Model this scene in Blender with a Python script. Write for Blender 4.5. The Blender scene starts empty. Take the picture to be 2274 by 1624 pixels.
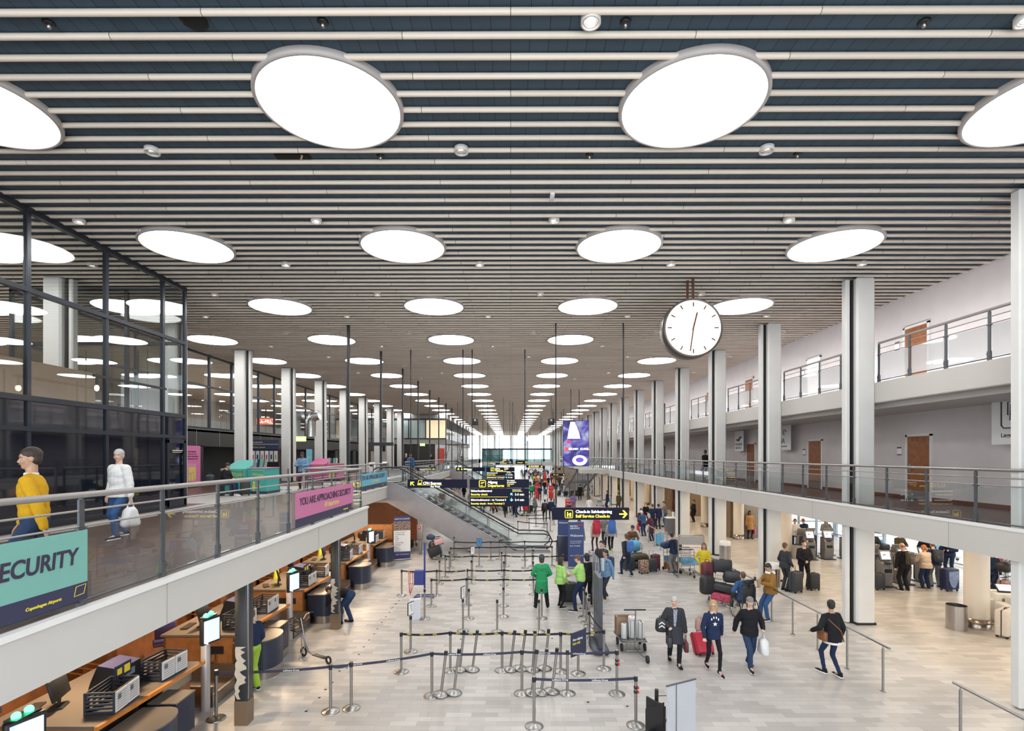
import bpy, bmesh, math, random
from mathutils import Vector, Matrix, Euler
random.seed(7)
PI = math.pi
SC = bpy.context.scene
COL = SC.collection; TS = bpy.data.scenes.new('workbench')
# ------------------------------------------------------------------ camera numbers
F, CX, CY, EYE, PSI = 1150.0, 1129.4, 1011.0, 5.1, 0.004
def ray(px, py):
    a, b = (px-CX)/F, (CY-py)/F
    c, s = math.cos(PSI), math.sin(PSI)
    return Vector((-s + c*a, c + s*a, b))
def P(px, py, z=0.0):
    d = ray(px, py); t = (z-EYE)/d.z
    return Vector((d.x*t, d.y*t, z))
def Q(px, py, Y):
    d = ray(px, py); t = Y/d.y
    return Vector((d.x*t, Y, EYE+d.z*t))
# ------------------------------------------------------------------ materials
M = {}
def mat(name, col=(.8, .8, .8), rough=.5, metal=0.0, emit=None, es=0.0, noise=0.0, nscale=8.0, spec=.5, coat=0.0, bump=0.0):
    if name in M: return M[name]
    m = bpy.data.materials.new(name); m.use_nodes = True
    nt = m.node_tree; b = nt.nodes['Principled BSDF']
    b.inputs['Base Color'].default_value = (*col, 1)
    b.inputs['Roughness'].default_value = rough
    b.inputs['Metallic'].default_value = metal
    b.inputs['Specular IOR Level'].default_value = spec
    b.inputs['Coat Weight'].default_value = coat
    if emit is not None:
        b.inputs['Emission Color'].default_value = (*emit, 1)
        b.inputs['Emission Strength'].default_value = es
    if noise > 0 or bump > 0:
        tc = nt.nodes.new('ShaderNodeTexCoord'); n = nt.nodes.new('ShaderNodeTexNoise')
        n.inputs['Scale'].default_value = nscale; n.inputs['Detail'].default_value = 4
        nt.links.new(tc.outputs['Object'], n.inputs['Vector'])
        if noise > 0:
            r = nt.nodes.new('ShaderNodeValToRGB')
            r.color_ramp.elements[0].position = .3; r.color_ramp.elements[1].position = .7
            r.color_ramp.elements[0].color = (*[max(0, c*(1-noise)) for c in col], 1)
            r.color_ramp.elements[1].color = (*[min(1, c*(1+noise)) for c in col], 1)
            nt.links.new(n.outputs['Fac'], r.inputs['Fac']); nt.links.new(r.outputs['Color'], b.inputs['Base Color'])
        if bump > 0:
            bp = nt.nodes.new('ShaderNodeBump'); bp.inputs['Strength'].default_value = bump; bp.inputs['Distance'].default_value = .02
            nt.links.new(n.outputs['Fac'], bp.inputs['Height']); nt.links.new(bp.outputs['Normal'], b.inputs['Normal'])
    M[name] = m
    return m
def glassmat(name, tint=(1, 1, 1), refl=1.0, rough=0.0, ior=1.5, film=0.0, filmcol=(.9, .93, .95)):
    if name in M: return M[name]
    m = bpy.data.materials.new(name); m.use_nodes = True
    nt = m.node_tree; nt.nodes.clear()
    o = nt.nodes.new('ShaderNodeOutputMaterial'); mx = nt.nodes.new('ShaderNodeMixShader')
    t = nt.nodes.new('ShaderNodeBsdfTransparent'); g = nt.nodes.new('ShaderNodeBsdfGlossy'); fr = nt.nodes.new('ShaderNodeFresnel')
    mu = nt.nodes.new('ShaderNodeMath'); mu.operation = 'MULTIPLY'; mu.inputs[1].default_value = refl; mu.use_clamp = True
    geo = nt.nodes.new('ShaderNodeNewGeometry'); io = nt.nodes.new('ShaderNodeMapRange'); io.inputs[3].default_value = ior; io.inputs[4].default_value = 1/ior
    nt.links.new(geo.outputs['Backfacing'], io.inputs[0]); nt.links.new(io.outputs[0], fr.inputs['IOR'])
    t.inputs['Color'].default_value = (*tint, 1); g.inputs['Roughness'].default_value = rough
    nt.links.new(fr.outputs[0], mu.inputs[0]); nt.links.new(mu.outputs[0], mx.inputs[0])
    src = t
    if film > 0:
        d = nt.nodes.new('ShaderNodeBsdfDiffuse'); d.inputs['Color'].default_value = (*filmcol, 1)
        tr = nt.nodes.new('ShaderNodeBsdfTranslucent'); tr.inputs['Color'].default_value = (*filmcol, 1)
        m0 = nt.nodes.new('ShaderNodeMixShader'); m0.inputs[0].default_value = .5
        nt.links.new(d.outputs[0], m0.inputs[1]); nt.links.new(tr.outputs[0], m0.inputs[2])
        m2 = nt.nodes.new('ShaderNodeMixShader'); m2.inputs[0].default_value = film
        nt.links.new(t.outputs[0], m2.inputs[1]); nt.links.new(m0.outputs[0], m2.inputs[2]); src = m2
    nt.links.new(src.outputs[0], mx.inputs[1]); nt.links.new(g.outputs[0], mx.inputs[2]); nt.links.new(mx.outputs[0], o.inputs[0])
    M[name] = m
    return m
# ------------------------------------------------------------------ mesh builder
class MB:
    def __init__(s): s.v = []; s.f = []; s.m = []; s.sm = []
    def add(s, vs, fs, mi=0, smooth=False):
        o = len(s.v); s.v += [tuple(v) for v in vs]
        s.f += [tuple(i+o for i in f) for f in fs]; s.m += [mi]*len(fs); s.sm += [smooth]*len(fs)
        return s
    def box(s, c, d, mi=0, rz=0.0, rx=0.0, ry=0.0, taper=1.0):
        x, y, z = d[0]/2, d[1]/2, d[2]/2; t = taper
        vs = [Vector(v) for v in ((-x, -y, -z), (x, -y, -z), (x, y, -z), (-x, y, -z), (-x*t, -y*t, z), (x*t, -y*t, z), (x*t, y*t, z), (-x*t, y*t, z))]
        if rz or rx or ry:
            R = Euler((rx, ry, rz)).to_matrix(); vs = [R @ v for v in vs]
        C = Vector(c)
        return s.add([v+C for v in vs], [(0, 3, 2, 1), (4, 5, 6, 7), (0, 1, 5, 4), (1, 2, 6, 5), (2, 3, 7, 6), (3, 0, 4, 7)], mi)
    def bb(s, x0, x1, y0, y1, z0, z1, mi=0):
        return s.box(((x0+x1)/2, (y0+y1)/2, (z0+z1)/2), (abs(x1-x0), abs(y1-y0), abs(z1-z0)), mi)
    def rbox(s, c, d, r=.02, mi=0, rz=0.0, rx=0.0, ry=0.0, seg=2, smooth=True):
        bm = bmesh.new(); bmesh.ops.create_cube(bm, size=1.0)
        for v in bm.verts: v.co = Vector((v.co.x*d[0], v.co.y*d[1], v.co.z*d[2]))
        bmesh.ops.bevel(bm, geom=bm.edges[:], offset=min(r, min(d)*.49), segments=seg, affect='EDGES', profile=.5)
        R = Euler((rx, ry, rz)).to_matrix(); C = Vector(c); bm.verts.index_update()
        s.add([R @ v.co + C for v in bm.verts], [[v.index for v in f.verts] for f in bm.faces], mi, smooth); bm.free()
        return s
    def cyl(s, p0, p1, r0, r1=None, n=12, mi=0, caps=True):
        r1 = r0 if r1 is None else r1
        p0, p1 = Vector(p0), Vector(p1); a = (p1-p0)
        if a.length < 1e-6: return s
        a.normalize(); u = a.orthogonal().normalized(); w = a.cross(u)
        vs = []
        for p, r in ((p0, r0), (p1, r1)):
            for i in range(n):
                t = 2*PI*i/n; vs.append(p+(u*math.cos(t)+w*math.sin(t))*r)
        s.add(vs, [(i, (i+1) % n, n+(i+1) % n, n+i) for i in range(n)], mi, True)
        if caps: s.add(vs, [tuple(range(n))[::-1], tuple(range(n, 2*n))], mi, False)
        return s
    def lathe(s, prof, c=(0, 0, 0), n=20, mi=0, smooth=True, caps=False):
        C = Vector(c); vs = []
        for r, z in prof:
            for i in range(n):
                t = 2*PI*i/n; vs.append(C+Vector((r*math.cos(t), r*math.sin(t), z)))
        fs = [(k*n+i, k*n+(i+1) % n, (k+1)*n+(i+1) % n, (k+1)*n+i) for k in range(len(prof)-1) for i in range(n)]
        s.add(vs, fs, mi, smooth)
        if caps and prof[-1][0] > 1e-4: s.add(vs[-n:], [tuple(range(n))], mi)
        if caps and prof[0][0] > 1e-4: s.add(vs[:n], [tuple(range(n))[::-1]], mi)
        return s
    def tube(s, pts, r, n=8, mi=0, closed=False):
        pts = [Vector(p) for p in pts]; N = len(pts); vs = []; u = None
        for i, p in enumerate(pts):
            a = pts[(i+1) % N] if (closed or i < N-1) else p
            b = pts[i-1] if (closed or i > 0) else p
            t = (a-b).normalized()
            u = t.orthogonal().normalized() if u is None else (u-t*u.dot(t)).normalized()
            w = t.cross(u)
            rr = r[i] if isinstance(r, (list, tuple)) else r
            for k in range(n):
                q = 2*PI*k/n; vs.append(p+(u*math.cos(q)+w*math.sin(q))*rr)
        L = N if closed else N-1
        s.add(vs, [(i*n+k, i*n+(k+1) % n, ((i+1) % N)*n+(k+1) % n, ((i+1) % N)*n+k) for i in range(L) for k in range(n)], mi, True)
        if not closed: s.add(vs[:n], [tuple(range(n))[::-1]], mi); s.add(vs[-n:], [tuple(range(n))], mi)
        return s
    def ell(s, c, r, mi=0, n=12, m=8, rz=0.0, rx=0.0):
        R = Euler((rx, 0, rz)).to_matrix(); C = Vector(c); vs = [C+R @ Vector((0, 0, -r[2]))]
        for j in range(1, m):
            ph = -PI/2+PI*j/m
            for i in range(n):
                t = 2*PI*i/n; vs.append(C+R @ Vector((r[0]*math.cos(ph)*math.cos(t), r[1]*math.cos(ph)*math.sin(t), r[2]*math.sin(ph))))
        vs.append(C+R @ Vector((0, 0, r[2]))); L = len(vs)-1
        fs = [(0, 1+(i+1) % n, 1+i) for i in range(n)]
        for j in range(m-2):
            fs += [(1+j*n+i, 1+j*n+(i+1) % n, 1+(j+1)*n+(i+1) % n, 1+(j+1)*n+i) for i in range(n)]
        fs += [(L, 1+(m-2)*n+i, 1+(m-2)*n+(i+1) % n) for i in range(n)]
        return s.add(vs, fs, mi, True)
    def prism(s, poly, a, b, axis='z', mi=0, smooth=False):
        def pt(u, v, w): return (u, v, w) if axis == 'z' else ((u, w, v) if axis == 'y' else (w, u, v))
        n = len(poly); vs = [pt(u, v, a) for u, v in poly]+[pt(u, v, b) for u, v in poly]
        s.add(vs, [(i, (i+1) % n, n+(i+1) % n, n+i) for i in range(n)], mi, smooth)
        s.add(vs, [tuple(range(n))[::-1], tuple(range(n, 2*n))], mi)
        return s
    def xf(s, R=None, t=(0, 0, 0)):
        T = Vector(t); s.v = [tuple((R @ Vector(v) if R else Vector(v))+T) for v in s.v]; return s
    def mesh(s, name, mats):
        me = bpy.data.meshes.new(name); me.from_pydata(s.v, [], s.f)
        for m in (mats if isinstance(mats, (list, tuple)) else [mats]): me.materials.append(m)
        me.polygons.foreach_set('material_index', s.m); me.polygons.foreach_set('use_smooth', s.sm)
        bm = bmesh.new(); bm.from_mesh(me); bmesh.ops.recalc_face_normals(bm, faces=bm.faces[:]); bm.to_mesh(me); bm.free()
        me.update(); return me
    def build(s, name, mats, parent=None, loc=None):
        o = bpy.data.objects.new(name, s.mesh(name, mats)); COL.objects.link(o)
        if parent: o.parent = parent
        if loc is not None: o.location = loc
        return o
def tag(o, label=None, cat=None, group=None, kind=None):
    if label: o['label'] = label
    if cat: o['category'] = cat
    if group: o['group'] = group
    if kind: o['kind'] = kind
    return o
def thing(name, label, cat, loc=(0, 0, 0), rz=0.0, group=None):
    o = bpy.data.objects.new(name, None); COL.objects.link(o); o.empty_display_size = .1
    o.location = loc; o.rotation_euler = (0, 0, rz)
    return tag(o, label, cat, group)
def struct(name, mb, m, parent=None):
    o = mb.build(name, m, parent)
    if not parent: o['kind'] = 'structure'
    return o
def dup(o, parent=None):
    c = o.copy(); COL.objects.link(c)
    if parent: c.parent = parent
    for ch in list(o.children): dup(ch, c)
    return c
def place(o, first, loc, rz=0.0, label=None, group=None):
    c = o if first else dup(o)
    c.location = loc; c.rotation_euler = (0, 0, rz)
    if label: c['label'] = label
    if group: c['group'] = group
    return c
TXT = {}
def text(s, size, m, parent, loc, rz=0.0, name='lettering', align='LEFT', bold=.012, sx=1.0, ext=.002, shear=0.0, label=None, rx=PI/2):
    k = (s, round(size, 4), m.name, align, bold, sx, shear)
    if k not in TXT:
        cu = bpy.data.curves.new('txt', 'FONT'); cu.body = s; cu.size = size; cu.extrude = ext; cu.align_x = align; cu.offset = bold*size
        cu.resolution_u = 4; cu.shear = shear
        ob = bpy.data.objects.new('tmp', cu); TS.collection.objects.link(ob)
        TS.view_layers[0].update(); dg = TS.view_layers[0].depsgraph; me = bpy.data.meshes.new_from_object(ob.evaluated_get(dg))
        bpy.data.objects.remove(ob); bpy.data.curves.remove(cu)
        me.materials.clear(); me.materials.append(m)
        if sx != 1.0:
            for v in me.vertices: v.co.x *= sx
        TXT[k] = me
    o = bpy.data.objects.new(name, TXT[k]); COL.objects.link(o); o.parent = parent; o.location = loc; o.rotation_euler = (rx, 0, rz)
    if label: o['label'] = label
    return o
ORD = ['first', 'second', 'third', 'fourth', 'fifth', 'sixth', 'seventh', 'eighth', 'ninth', 'tenth', 'eleventh', 'twelfth', 'thirteenth', 'fourteenth', 'fifteenth', 'sixteenth', 'seventeenth', 'eighteenth', 'nineteenth', 'twentieth', 'twenty-first', 'twenty-second', 'twenty-third', 'twenty-fourth', 'twenty-fifth', 'twenty-sixth', 'twenty-seventh', 'twenty-eighth', 'twenty-ninth', 'thirtieth']
# palette
steel = mat('brushed_steel', (.36, .35, .34), .32, 1.0, noise=.08, nscale=30)
steel2 = mat('dull_grey_metal', (.12, .128, .14), .45, .7, noise=.05)
railm = mat('rail_grey_paint', (.33, .31, .30), .4, .4)
black = mat('black_plastic', (.012, .012, .014), .45)
rubber = mat('black_rubber', (.015, .015, .015), .7)
navy = mat('navy_laminate', (.018, .027, .055), .35, noise=.15, nscale=40)
white = mat('white_paint', (.74, .73, .715), .55, noise=.02, nscale=3)
paper = mat('white_paper', (.8, .8, .8), .7)
signblue = mat('sign_navy', (.010, .012, .034), .5, spec=.15)
yel_e = mat('sign_yellow_backlit', (.9, .75, .05), .5, emit=(1, .78, .06), es=1.0)
wht_e = mat('sign_white_backlit', (.9, .9, .9), .5, emit=(1, .97, .93), es=1.05)
teal_e = mat('sign_teal_backlit', (.2, .8, .8), .5, emit=(.25, .85, .85), es=1.0)
for m_ in (yel_e, wht_e, teal_e): m_.cycles.emission_sampling = 'NONE'
yel = mat('yellow_print', (.85, .7, .05), .5)
glass = glassmat('clear_glass', (.96, .98, .98), .9)
glass_b = glassmat('box_glass', (.86, .88, .88), 1.5)
def area(name, loc, size, power, col, rot=(0, 0, 0)):
    l = bpy.data.lights.new(name, 'AREA'); l.shape = 'RECTANGLE'; l.size, l.size_y = size; l.energy = power; l.color = col
    o = bpy.data.objects.new(name, l); COL.objects.link(o); o.location = loc; o.rotation_euler = rot
    return o
# ------------------------------------------------------------------ people
def remesh(mb, vox, mi_mat, name, smooth=2):
    me = mb.mesh('tmpr', M['_']); ob = bpy.data.objects.new('tmpr', me); TS.collection.objects.link(ob)
    r = ob.modifiers.new('r', 'REMESH'); r.mode = 'VOXEL'; r.voxel_size = vox; r.use_smooth_shade = True
    if smooth:
        q = ob.modifiers.new('s', 'SMOOTH'); q.factor = .5; q.iterations = smooth
    TS.view_layers[0].update(); dg = TS.view_layers[0].depsgraph
    out = bpy.data.meshes.new_from_object(ob.evaluated_get(dg)); bpy.data.objects.remove(ob); bpy.data.meshes.remove(me)
    out.name = name; out.materials.clear()
    for m in mi_mat: out.materials.append(m)
    for p in out.polygons: p.use_smooth = True
    return out
mat('_')
def cap(mb, a, b, r0, r1, n=10):
    a, b = Vector(a), Vector(b)
    mb.cyl(a, b, r0, r1, n); mb.ell(a, (r0,)*3, n=n, m=6); mb.ell(b, (r1,)*3, n=n, m=6)
def ik(a, t, l1, l2, pole):
    a, t = Vector(a), Vector(t); d = t-a; L = d.length
    if L > (l1+l2)*.998: t = a+d*((l1+l2)*.998/L); d = t-a; L = d.length
    L = max(L, abs(l1-l2)+.02)
    c = (l1*l1-l2*l2+L*L)/(2*L); h = math.sqrt(max(0, l1*l1-c*c)); u = d.normalized(); p = Vector(pole); p = p-u*p.dot(u)
    p = p.normalized() if p.length > 1e-5 else u.orthogonal().normalized()
    return a+u*c+p*h, t
def V(*a): return Vector(a)
SKIN = {'fair': (.62, .40, .31), 'tan': (.46, .27, .18), 'brown': (.19, .10, .065)}
COLS = {'black': (.015, .015, .018), 'charcoal': (.04, .042, .05), 'grey': (.19, .19, .19), 'navy': (.018, .03, .075), 'blue': (.04, .095, .22), 'jeans': (.028, .05, .11), 'lightblue': (.16, .28, .45),
        'white': (.75, .75, .74), 'beige': (.55, .43, .33), 'brown': (.12, .065, .035), 'camel': (.42, .23, .09), 'maroon': (.09, .03, .045), 'red': (.55, .03, .04), 'yellow': (.62, .48, .03), 'mustard': (.60, .33, .015),
        'green': (.03, .30, .12), 'lime': (.36, .65, .16), 'purple': (.20, .14, .30), 'orange': (.8, .17, .03), 'olive': (.07, .06, .03), 'tanj': (.28, .14, .035), 'blonde': (.42, .27, .12), 'ginger': (.38, .12, .03), 'darkbrown': (.03, .018, .012), 'silver': (.45, .45, .45), 'hivis': (.33, .52, .06), 'hgreen': (.36, .62, .18)}
def cm(c, tex=.05): return mat('cloth_'+c, COLS[c], .85, noise=tex, nscale=25, bump=.15, spec=.2)
def hm(c): return mat('hair_'+c, COLS[c], .6, noise=.14, nscale=60)
def sm_(s): return mat('skin_'+s, SKIN[s], .5, noise=.05, nscale=20)
def skeleton(pose):
    g = pose.get; J = {}
    hip = V(0, 0, .93)+V(*g('hip', (0, 0, 0))); ln = g('lean', 0.03); sl = g('side', 0.0)
    up = V(math.sin(sl), math.sin(ln), math.cos(ln)).normalized(); tw = g('twist', 0.0)
    rt = V(math.cos(tw), math.sin(tw), 0); rt = (rt-up*rt.dot(up)).normalized(); fw = up.cross(rt)
    J.update(hip=hip, up=up, rt=rt, fw=fw)
    J['chest'] = hip+up*.34; J['neck'] = hip+up*.53
    hl = g('nod', 0.0); ht = g('turn', 0.0); hu = V(up.x*.5+fw.x*hl, up.y*.6+math.sin(hl), math.cos(ln*.6+hl)).normalized()
    J['head'] = J['neck']+up*.03+hu*.142; J['hu'] = hu
    hf = (fw*math.cos(ht)+rt*math.sin(ht)); hf = (hf-hu*hf.dot(hu)).normalized(); J['hf'] = hf; J['hr'] = hf.cross(hu)
    feet = g('feet', [(-.11, .02, 0), (.11, -.02, 0)]); hands = g('hands', [(-.27, .06, .80), (.27, .06, .80)])
    fr = g('footrot', [.12, -.12]); J['legs'] = []; J['arms'] = []
    for i, s in enumerate((-1, 1)):
        hj = hip+V(1, 0, 0)*.095*s+V(0, 0, -.03); an = V(*feet[i])+V(0, 0, .085)
        kn, an2 = ik(hj, an, .43, .425, g('kpole', [(0.1*s, 1, 0), (0.1*s, 1, 0)])[i])
        J['legs'].append((hj, kn, an2, fr[i]))
        sh = hip+up*.452+rt*.168*s; ha = V(*hands[i])
        el, wr = ik(sh, ha, .285, .26, g('epole', [(-.7, -1, -.5), (.7, -1, -.5)])[i])
        J['arms'].append((sh, el, wr))
    return J
def hand(mb, el, wr, s, curl=.5, fine=True):
    d = (wr-el).normalized(); side = d.cross(V(0, 1, .2)).normalized(); side = side if side.length > .1 else V(1, 0, 0)
    nrm = side.cross(d).normalized()
    pc = wr+d*.045
    for k in range(4):
        o = side*(k-1.5)*.021; cap(mb, wr+side*(k-1.5)*.013, wr+d*.085+o, .014, .0125, 6)
        if fine:
            L = (.036, .041, .038, .030)[k]; p = wr+d*.09+o; d1 = (d-nrm*curl*.6).normalized(); q = p+d1*L; d2 = (d-nrm*curl*1.5).normalized()
            cap(mb, p, q, .0098, .0092, 6); cap(mb, q, q+d2*L*.8, .0092, .0082, 6)
    t0 = wr+d*.02+side*.02*(1 if s > 0 else 1); t1 = t0+(side*.8+d*.6-nrm*.3).normalized()*.04
    cap(mb, t0, t1, .013, .011, 6); cap(mb, t1, t1+(d-nrm*.3+side*.15).normalized()*.03, .0105, .009, 6)
def body_mesh(J, vox, skin, fem=False):
    mb = MB(); h = J['head']; hu, hf, hr = J['hu'], J['hf'], J['hr']
    def E(c, r):
        R = Matrix((hr, hf, hu)).transposed(); t = MB().ell((0, 0, 0), r, n=14, m=10); t.xf(R, c); mb.add(t.v, t.f)
    E(h+hu*.025-hf*.012, (.076, .095, .098)); E(h-hu*.035+hf*.022, (.058, .068, .075)); E(h-hu*.09+hf*.05, (.03, .03, .025))
    cap(mb, h-hu*.0+hf*.084, h-hu*.028+hf*.097, .009, .0125, 6)
    E(h+hu*.028+hf*.075, (.055, .015, .012))
    for s in (-1, 1):
        E(h+hr*.077*s-hu*.012-hf*.008, (.009, .019, .030)); E(h+hr*.038*s-hu*.03+hf*.062, (.024, .02, .022))
    cap(mb, J['neck']-J['up']*.03, h-hu*.055-hf*.015, .058, .052)
    t = MB().ell((0, 0, 0), (.165, .105, .20), n=14, m=10).xf(Matrix((J['rt'], J['fw'], J['up'])).transposed(), J['chest']+J['up']*.02); mb.add(t.v, t.f)
    t = MB().ell((0, 0, 0), (.15, .11, .15), n=14, m=10).xf(Matrix((J['rt'], J['fw'], J['up'])).transposed(), J['hip']+J['up']*.05); mb.add(t.v, t.f)
    cap(mb, J['neck']-J['up']*.05, J['arms'][0][0], .06, .055); cap(mb, J['neck']-J['up']*.05, J['arms'][1][0], .06, .055)
    for sh, el, wr in J['arms']: cap(mb, sh, el, .05, .038); cap(mb, el, wr, .038, .026)
    for hj, kn, an, _ in J['legs']: cap(mb, hj, kn, .068, .044); cap(mb, kn, an, .045, .032); cap(mb, an, an+V(0, .12, -.05), .035, .03)
    for i, s in enumerate((-1, 1)): hand(mb, J['arms'][i][1], J['arms'][i][2], s, J.get('curl', .5), vox < .012)
    me = remesh(mb, vox, [sm_(skin), mat('eye_dark', (.02, .015, .012), .2), mat('lips', (.42, .16, .14), .5), mat('eye_white', (.7, .68, .66), .3)], 'body', 1)
    if vox < .02:
        d = MB()
        for s in (-1, 1):
            d.ell(h+hr*.033*s+hu*.002+hf*.0765, (.012, .010, .006), 3, 8, 5); d.ell(h+hr*.033*s+hu*.002+hf*.083, (.0055, .005, .0055), 1, 6, 4)
            d.tube([h+hr*.016*s+hu*.022+hf*.086, h+hr*.036*s+hu*.027+hf*.083, h+hr*.054*s+hu*.020+hf*.074], .0035, 5, 1)
        d.tube([h-hr*.024-hu*.058+hf*.078, h-hu*.056+hf*.090, h+hr*.024-hu*.058+hf*.078], .0065, 6, 2)
        bm = bmesh.new(); bm.from_mesh(me); dm = d.mesh('d', [M['_']]*4); bm.from_mesh(dm); bm.to_mesh(me); bm.free()
    return me
def folds(me, fn):   # cloth folds
    n = len(me.vertices); co = [0.0]*(3*n); no = [0.0]*(3*n)
    me.vertices.foreach_get('co', co); me.vertices.foreach_get('normal', no)
    for i in range(0, 3*n, 3):
        f = fn((co[i], co[i+1], co[i+2])); co[i] += no[i]*f; co[i+1] += no[i+1]*f; co[i+2] += no[i+2]*f
    me.vertices.foreach_set('co', co); me.update(); return me
def top_mesh(J, vox, kind, b):
    mb = MB(); up, rt, fw = J['up'], J['rt'], J['fw']; R = Matrix((rt, fw, up)).transposed()
    def E(c, r): t = MB().ell((0, 0, 0), r, n=16, m=10).xf(R, c); mb.add(t.v, t.f)
    b *= .85; E(J['chest']+up*.0, (.168+b, .122+b, .20)); E(J['hip']+up*.10, (.158+b, .125+b, .19))
    E(J['chest']-up*.12, (.158+b, .125+b*1.2, .2))
    cap(mb, J['neck']-up*.04, J['arms'][0][0], .062, .060+b*.5); cap(mb, J['neck']-up*.04, J['arms'][1][0], .062, .060+b*.5)
    cap(mb, J['neck']-up*.06, J['neck']-up*.015, .075, .062)
    for sh, el, wr in J['arms']:
        if kind == 'tshirt': cap(mb, sh, sh.lerp(el, .75), .062+b*.5, .055+b*.5)
        else: cap(mb, sh, el, .062+b*.6, .052+b*.6); cap(mb, el, el.lerp(wr, .93), .052+b*.6, .04+b*.4)
    if kind == 'coat':
        z0 = J['hip']; c = (J['legs'][0][1]+J['legs'][1][1])/2
        mb.cyl(z0+V(0, 0, .05), c.lerp(z0, .12)+V(0, 0, .0), .175+b, .188+b, 16)
    if kind in ('jacket', 'hoodie'):
        mb.cyl(J['hip']+up*.08, J['hip']-up*.09, .168+b, .172+b, 16)
    if kind == 'hoodie': cap(mb, J['neck']-up*.03-fw*.07-rt*.05, J['neck']-up*.03-fw*.07+rt*.05, .06, .06)
    me = remesh(mb, vox, [cm('black')], 'top', 2)
    return folds(me, lambda c: .0019*(math.sin(c[2]*55+c[0]*22)+.6*math.sin(c[2]*31-c[1]*40)))
def leg_mesh(J, vox, b, skirt=False):
    mb = MB(); t = MB().ell((0, 0, 0), (.158+b, .122+b, .13), n=14, m=8).xf(Matrix((J['rt'], J['fw'], J['up'])).transposed(), J['hip']+J['up']*.02); mb.add(t.v, t.f)
    for hj, kn, an, _ in J['legs']:
        cap(mb, hj, kn, .086+b, max(.052, .06+b)); cap(mb, kn, kn.lerp(an, .97), max(.052, .06+b), max(.041, .045+b*1.3))
    me = remesh(mb, vox, [cm('black')], 'trousers', 2)
    return folds(me, lambda c: .002*math.sin(c[2]*48+c[0]*30))
def shoe_mb(an, rot):
    mb = MB(); R = Matrix.Rotation(rot, 3, 'Z'); f = R @ V(0, 1, 0)
    g = V(an.x, an.y, an.z-.085)
    t = MB()
    t.rbox((0, .075, .016), (.092, .285, .030), .014, 1)
    for y, rx, rz, z in ((-.03, .040, .038, .055), (.03, .044, .036, .048), (.09, .046, .030, .038), (.15, .043, .026, .034), (.19, .034, .020, .030)):
        t.ell((0, y, z), (rx, .055, rz), 0, 10, 6)
    t.cyl((0, -.01, .05), (0, -.015, .11), .045, .046, 10, 0)
    t.xf(R, g); return t
def hair_mesh(J, style, vox):
    mb = MB(); h, hu, hf, hr = J['head'], J['hu'], J['hf'], J['hr']; R = Matrix((hr, hf, hu)).transposed()
    def E(c, r): t = MB().ell((0, 0, 0), r, n=14, m=10).xf(R, c); mb.add(t.v, t.f)
    if style in ('short', 'long', 'bob', 'bun'):
        E(h+hu*.045-hf*.022, (.084, .100, .090)); E(h-hu*.0-hf*.045, (.078, .066, .085))
    if style == 'bald': E(h-hu*.005-hf*.045, (.080, .062, .05))
    if style in ('long', 'bob'):
        L = .30 if style == 'long' else .15
        for s in (-1, 0, 1):
            cap(mb, h+hr*.06*s-hf*(.05-.02*abs(s))+hu*.02, h+hr*.075*s-hf*.065-V(0, 0, L-.05), .042, .035)
    if style == 'bun': E(h+hu*.08-hf*.10, (.04, .04, .04))
    if style == 'cap':
        E(h+hu*.055-hf*.012, (.086, .104, .075)); E(h+hu*.045+hf*.105, (.062, .055, .010))
    if style == 'hood':
        E(h+hu*.03-hf*.03, (.10, .11, .12)); E(h-hu*.07-hf*.03, (.085, .085, .08))
    return remesh(mb, vox*.8, [hm('black')], 'hair', 2)
def setm(o, m, i=0):
    o.material_slots[i].link = 'OBJECT'; o.material_slots[i].material = m
PROTO = {}
def cached(k, fn):
    if k not in PROTO: PROTO[k] = fn()
    return PROTO[k]
def proto(key, pose, vox, kind, bulk, hair, tb):
    J = skeleton(pose); J['curl'] = pose.get('curl', .5)
    d = dict(J=J, body=cached((key, 'b'), lambda: body_mesh(J, vox, 'fair')), top=cached((key, kind, bulk), lambda: top_mesh(J, vox*1.15, kind, bulk)), legs=cached((key, 'l', tb), lambda: leg_mesh(J, vox*1.15, tb)))
    d['shoe'] = cached((key, 's'), lambda: [shoe_mb(J['legs'][i][2], J['legs'][i][3]).mesh('shoe', [rubber, rubber]) for i in (0, 1)])
    d['hair'] = cached((key, 'h', hair), lambda: hair_mesh(J, hair, vox)) if hair != 'none' else None
    return d
TOPN = {'tshirt': 'shirt', 'jacket': 'jacket', 'coat': 'coat', 'sweater': 'sweater', 'hoodie': 'hoodie'}
HN = {'cap': 'cap', 'hood': 'hood'}
def person(loc, face, label, h=1.75, pose=None, top=('jacket', 'black', .01), legs=('black', .0), shoes='black', sole='white', hair=('short', 'darkbrown'), skin='fair', vox=.014, key=None, group=None):
    pose = pose or {}
    key = (key or repr(sorted(pose.items())), vox)
    d = proto(key, pose, vox, top[0], top[2], hair[0], legs[1])
    r = thing('person', label, 'person', loc, math.radians(face), group); r.scale = (h/1.75,)*3
    def ob(name, me, m=None, i=0):
        o = bpy.data.objects.new(name, me); COL.objects.link(o); o.parent = r
        if m: setm(o, m, i)
        return o
    ob('body', d['body'], sm_(skin)); ob(TOPN[top[0]], d['top'], cm(top[1])); ob('trousers', d['legs'], cm(legs[0]))
    for s in d['shoe']:
        o = ob('shoe', s, cm(shoes)); setm(o, cm(sole), 1)
    if d['hair']: ob(HN.get(hair[0], 'hair'), d['hair'], hm(hair[1]))
    r['J'] = 0; del r['J']
    return r, d['J']
def wpt(r, p):
    s = r.scale[0]; a = r.rotation_euler[2]; p = Vector(p)*s
    return Vector((r.location.x+p.x*math.cos(a)-p.y*math.sin(a), r.location.y+p.x*math.sin(a)+p.y*math.cos(a), r.location.z+p.z))
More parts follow.
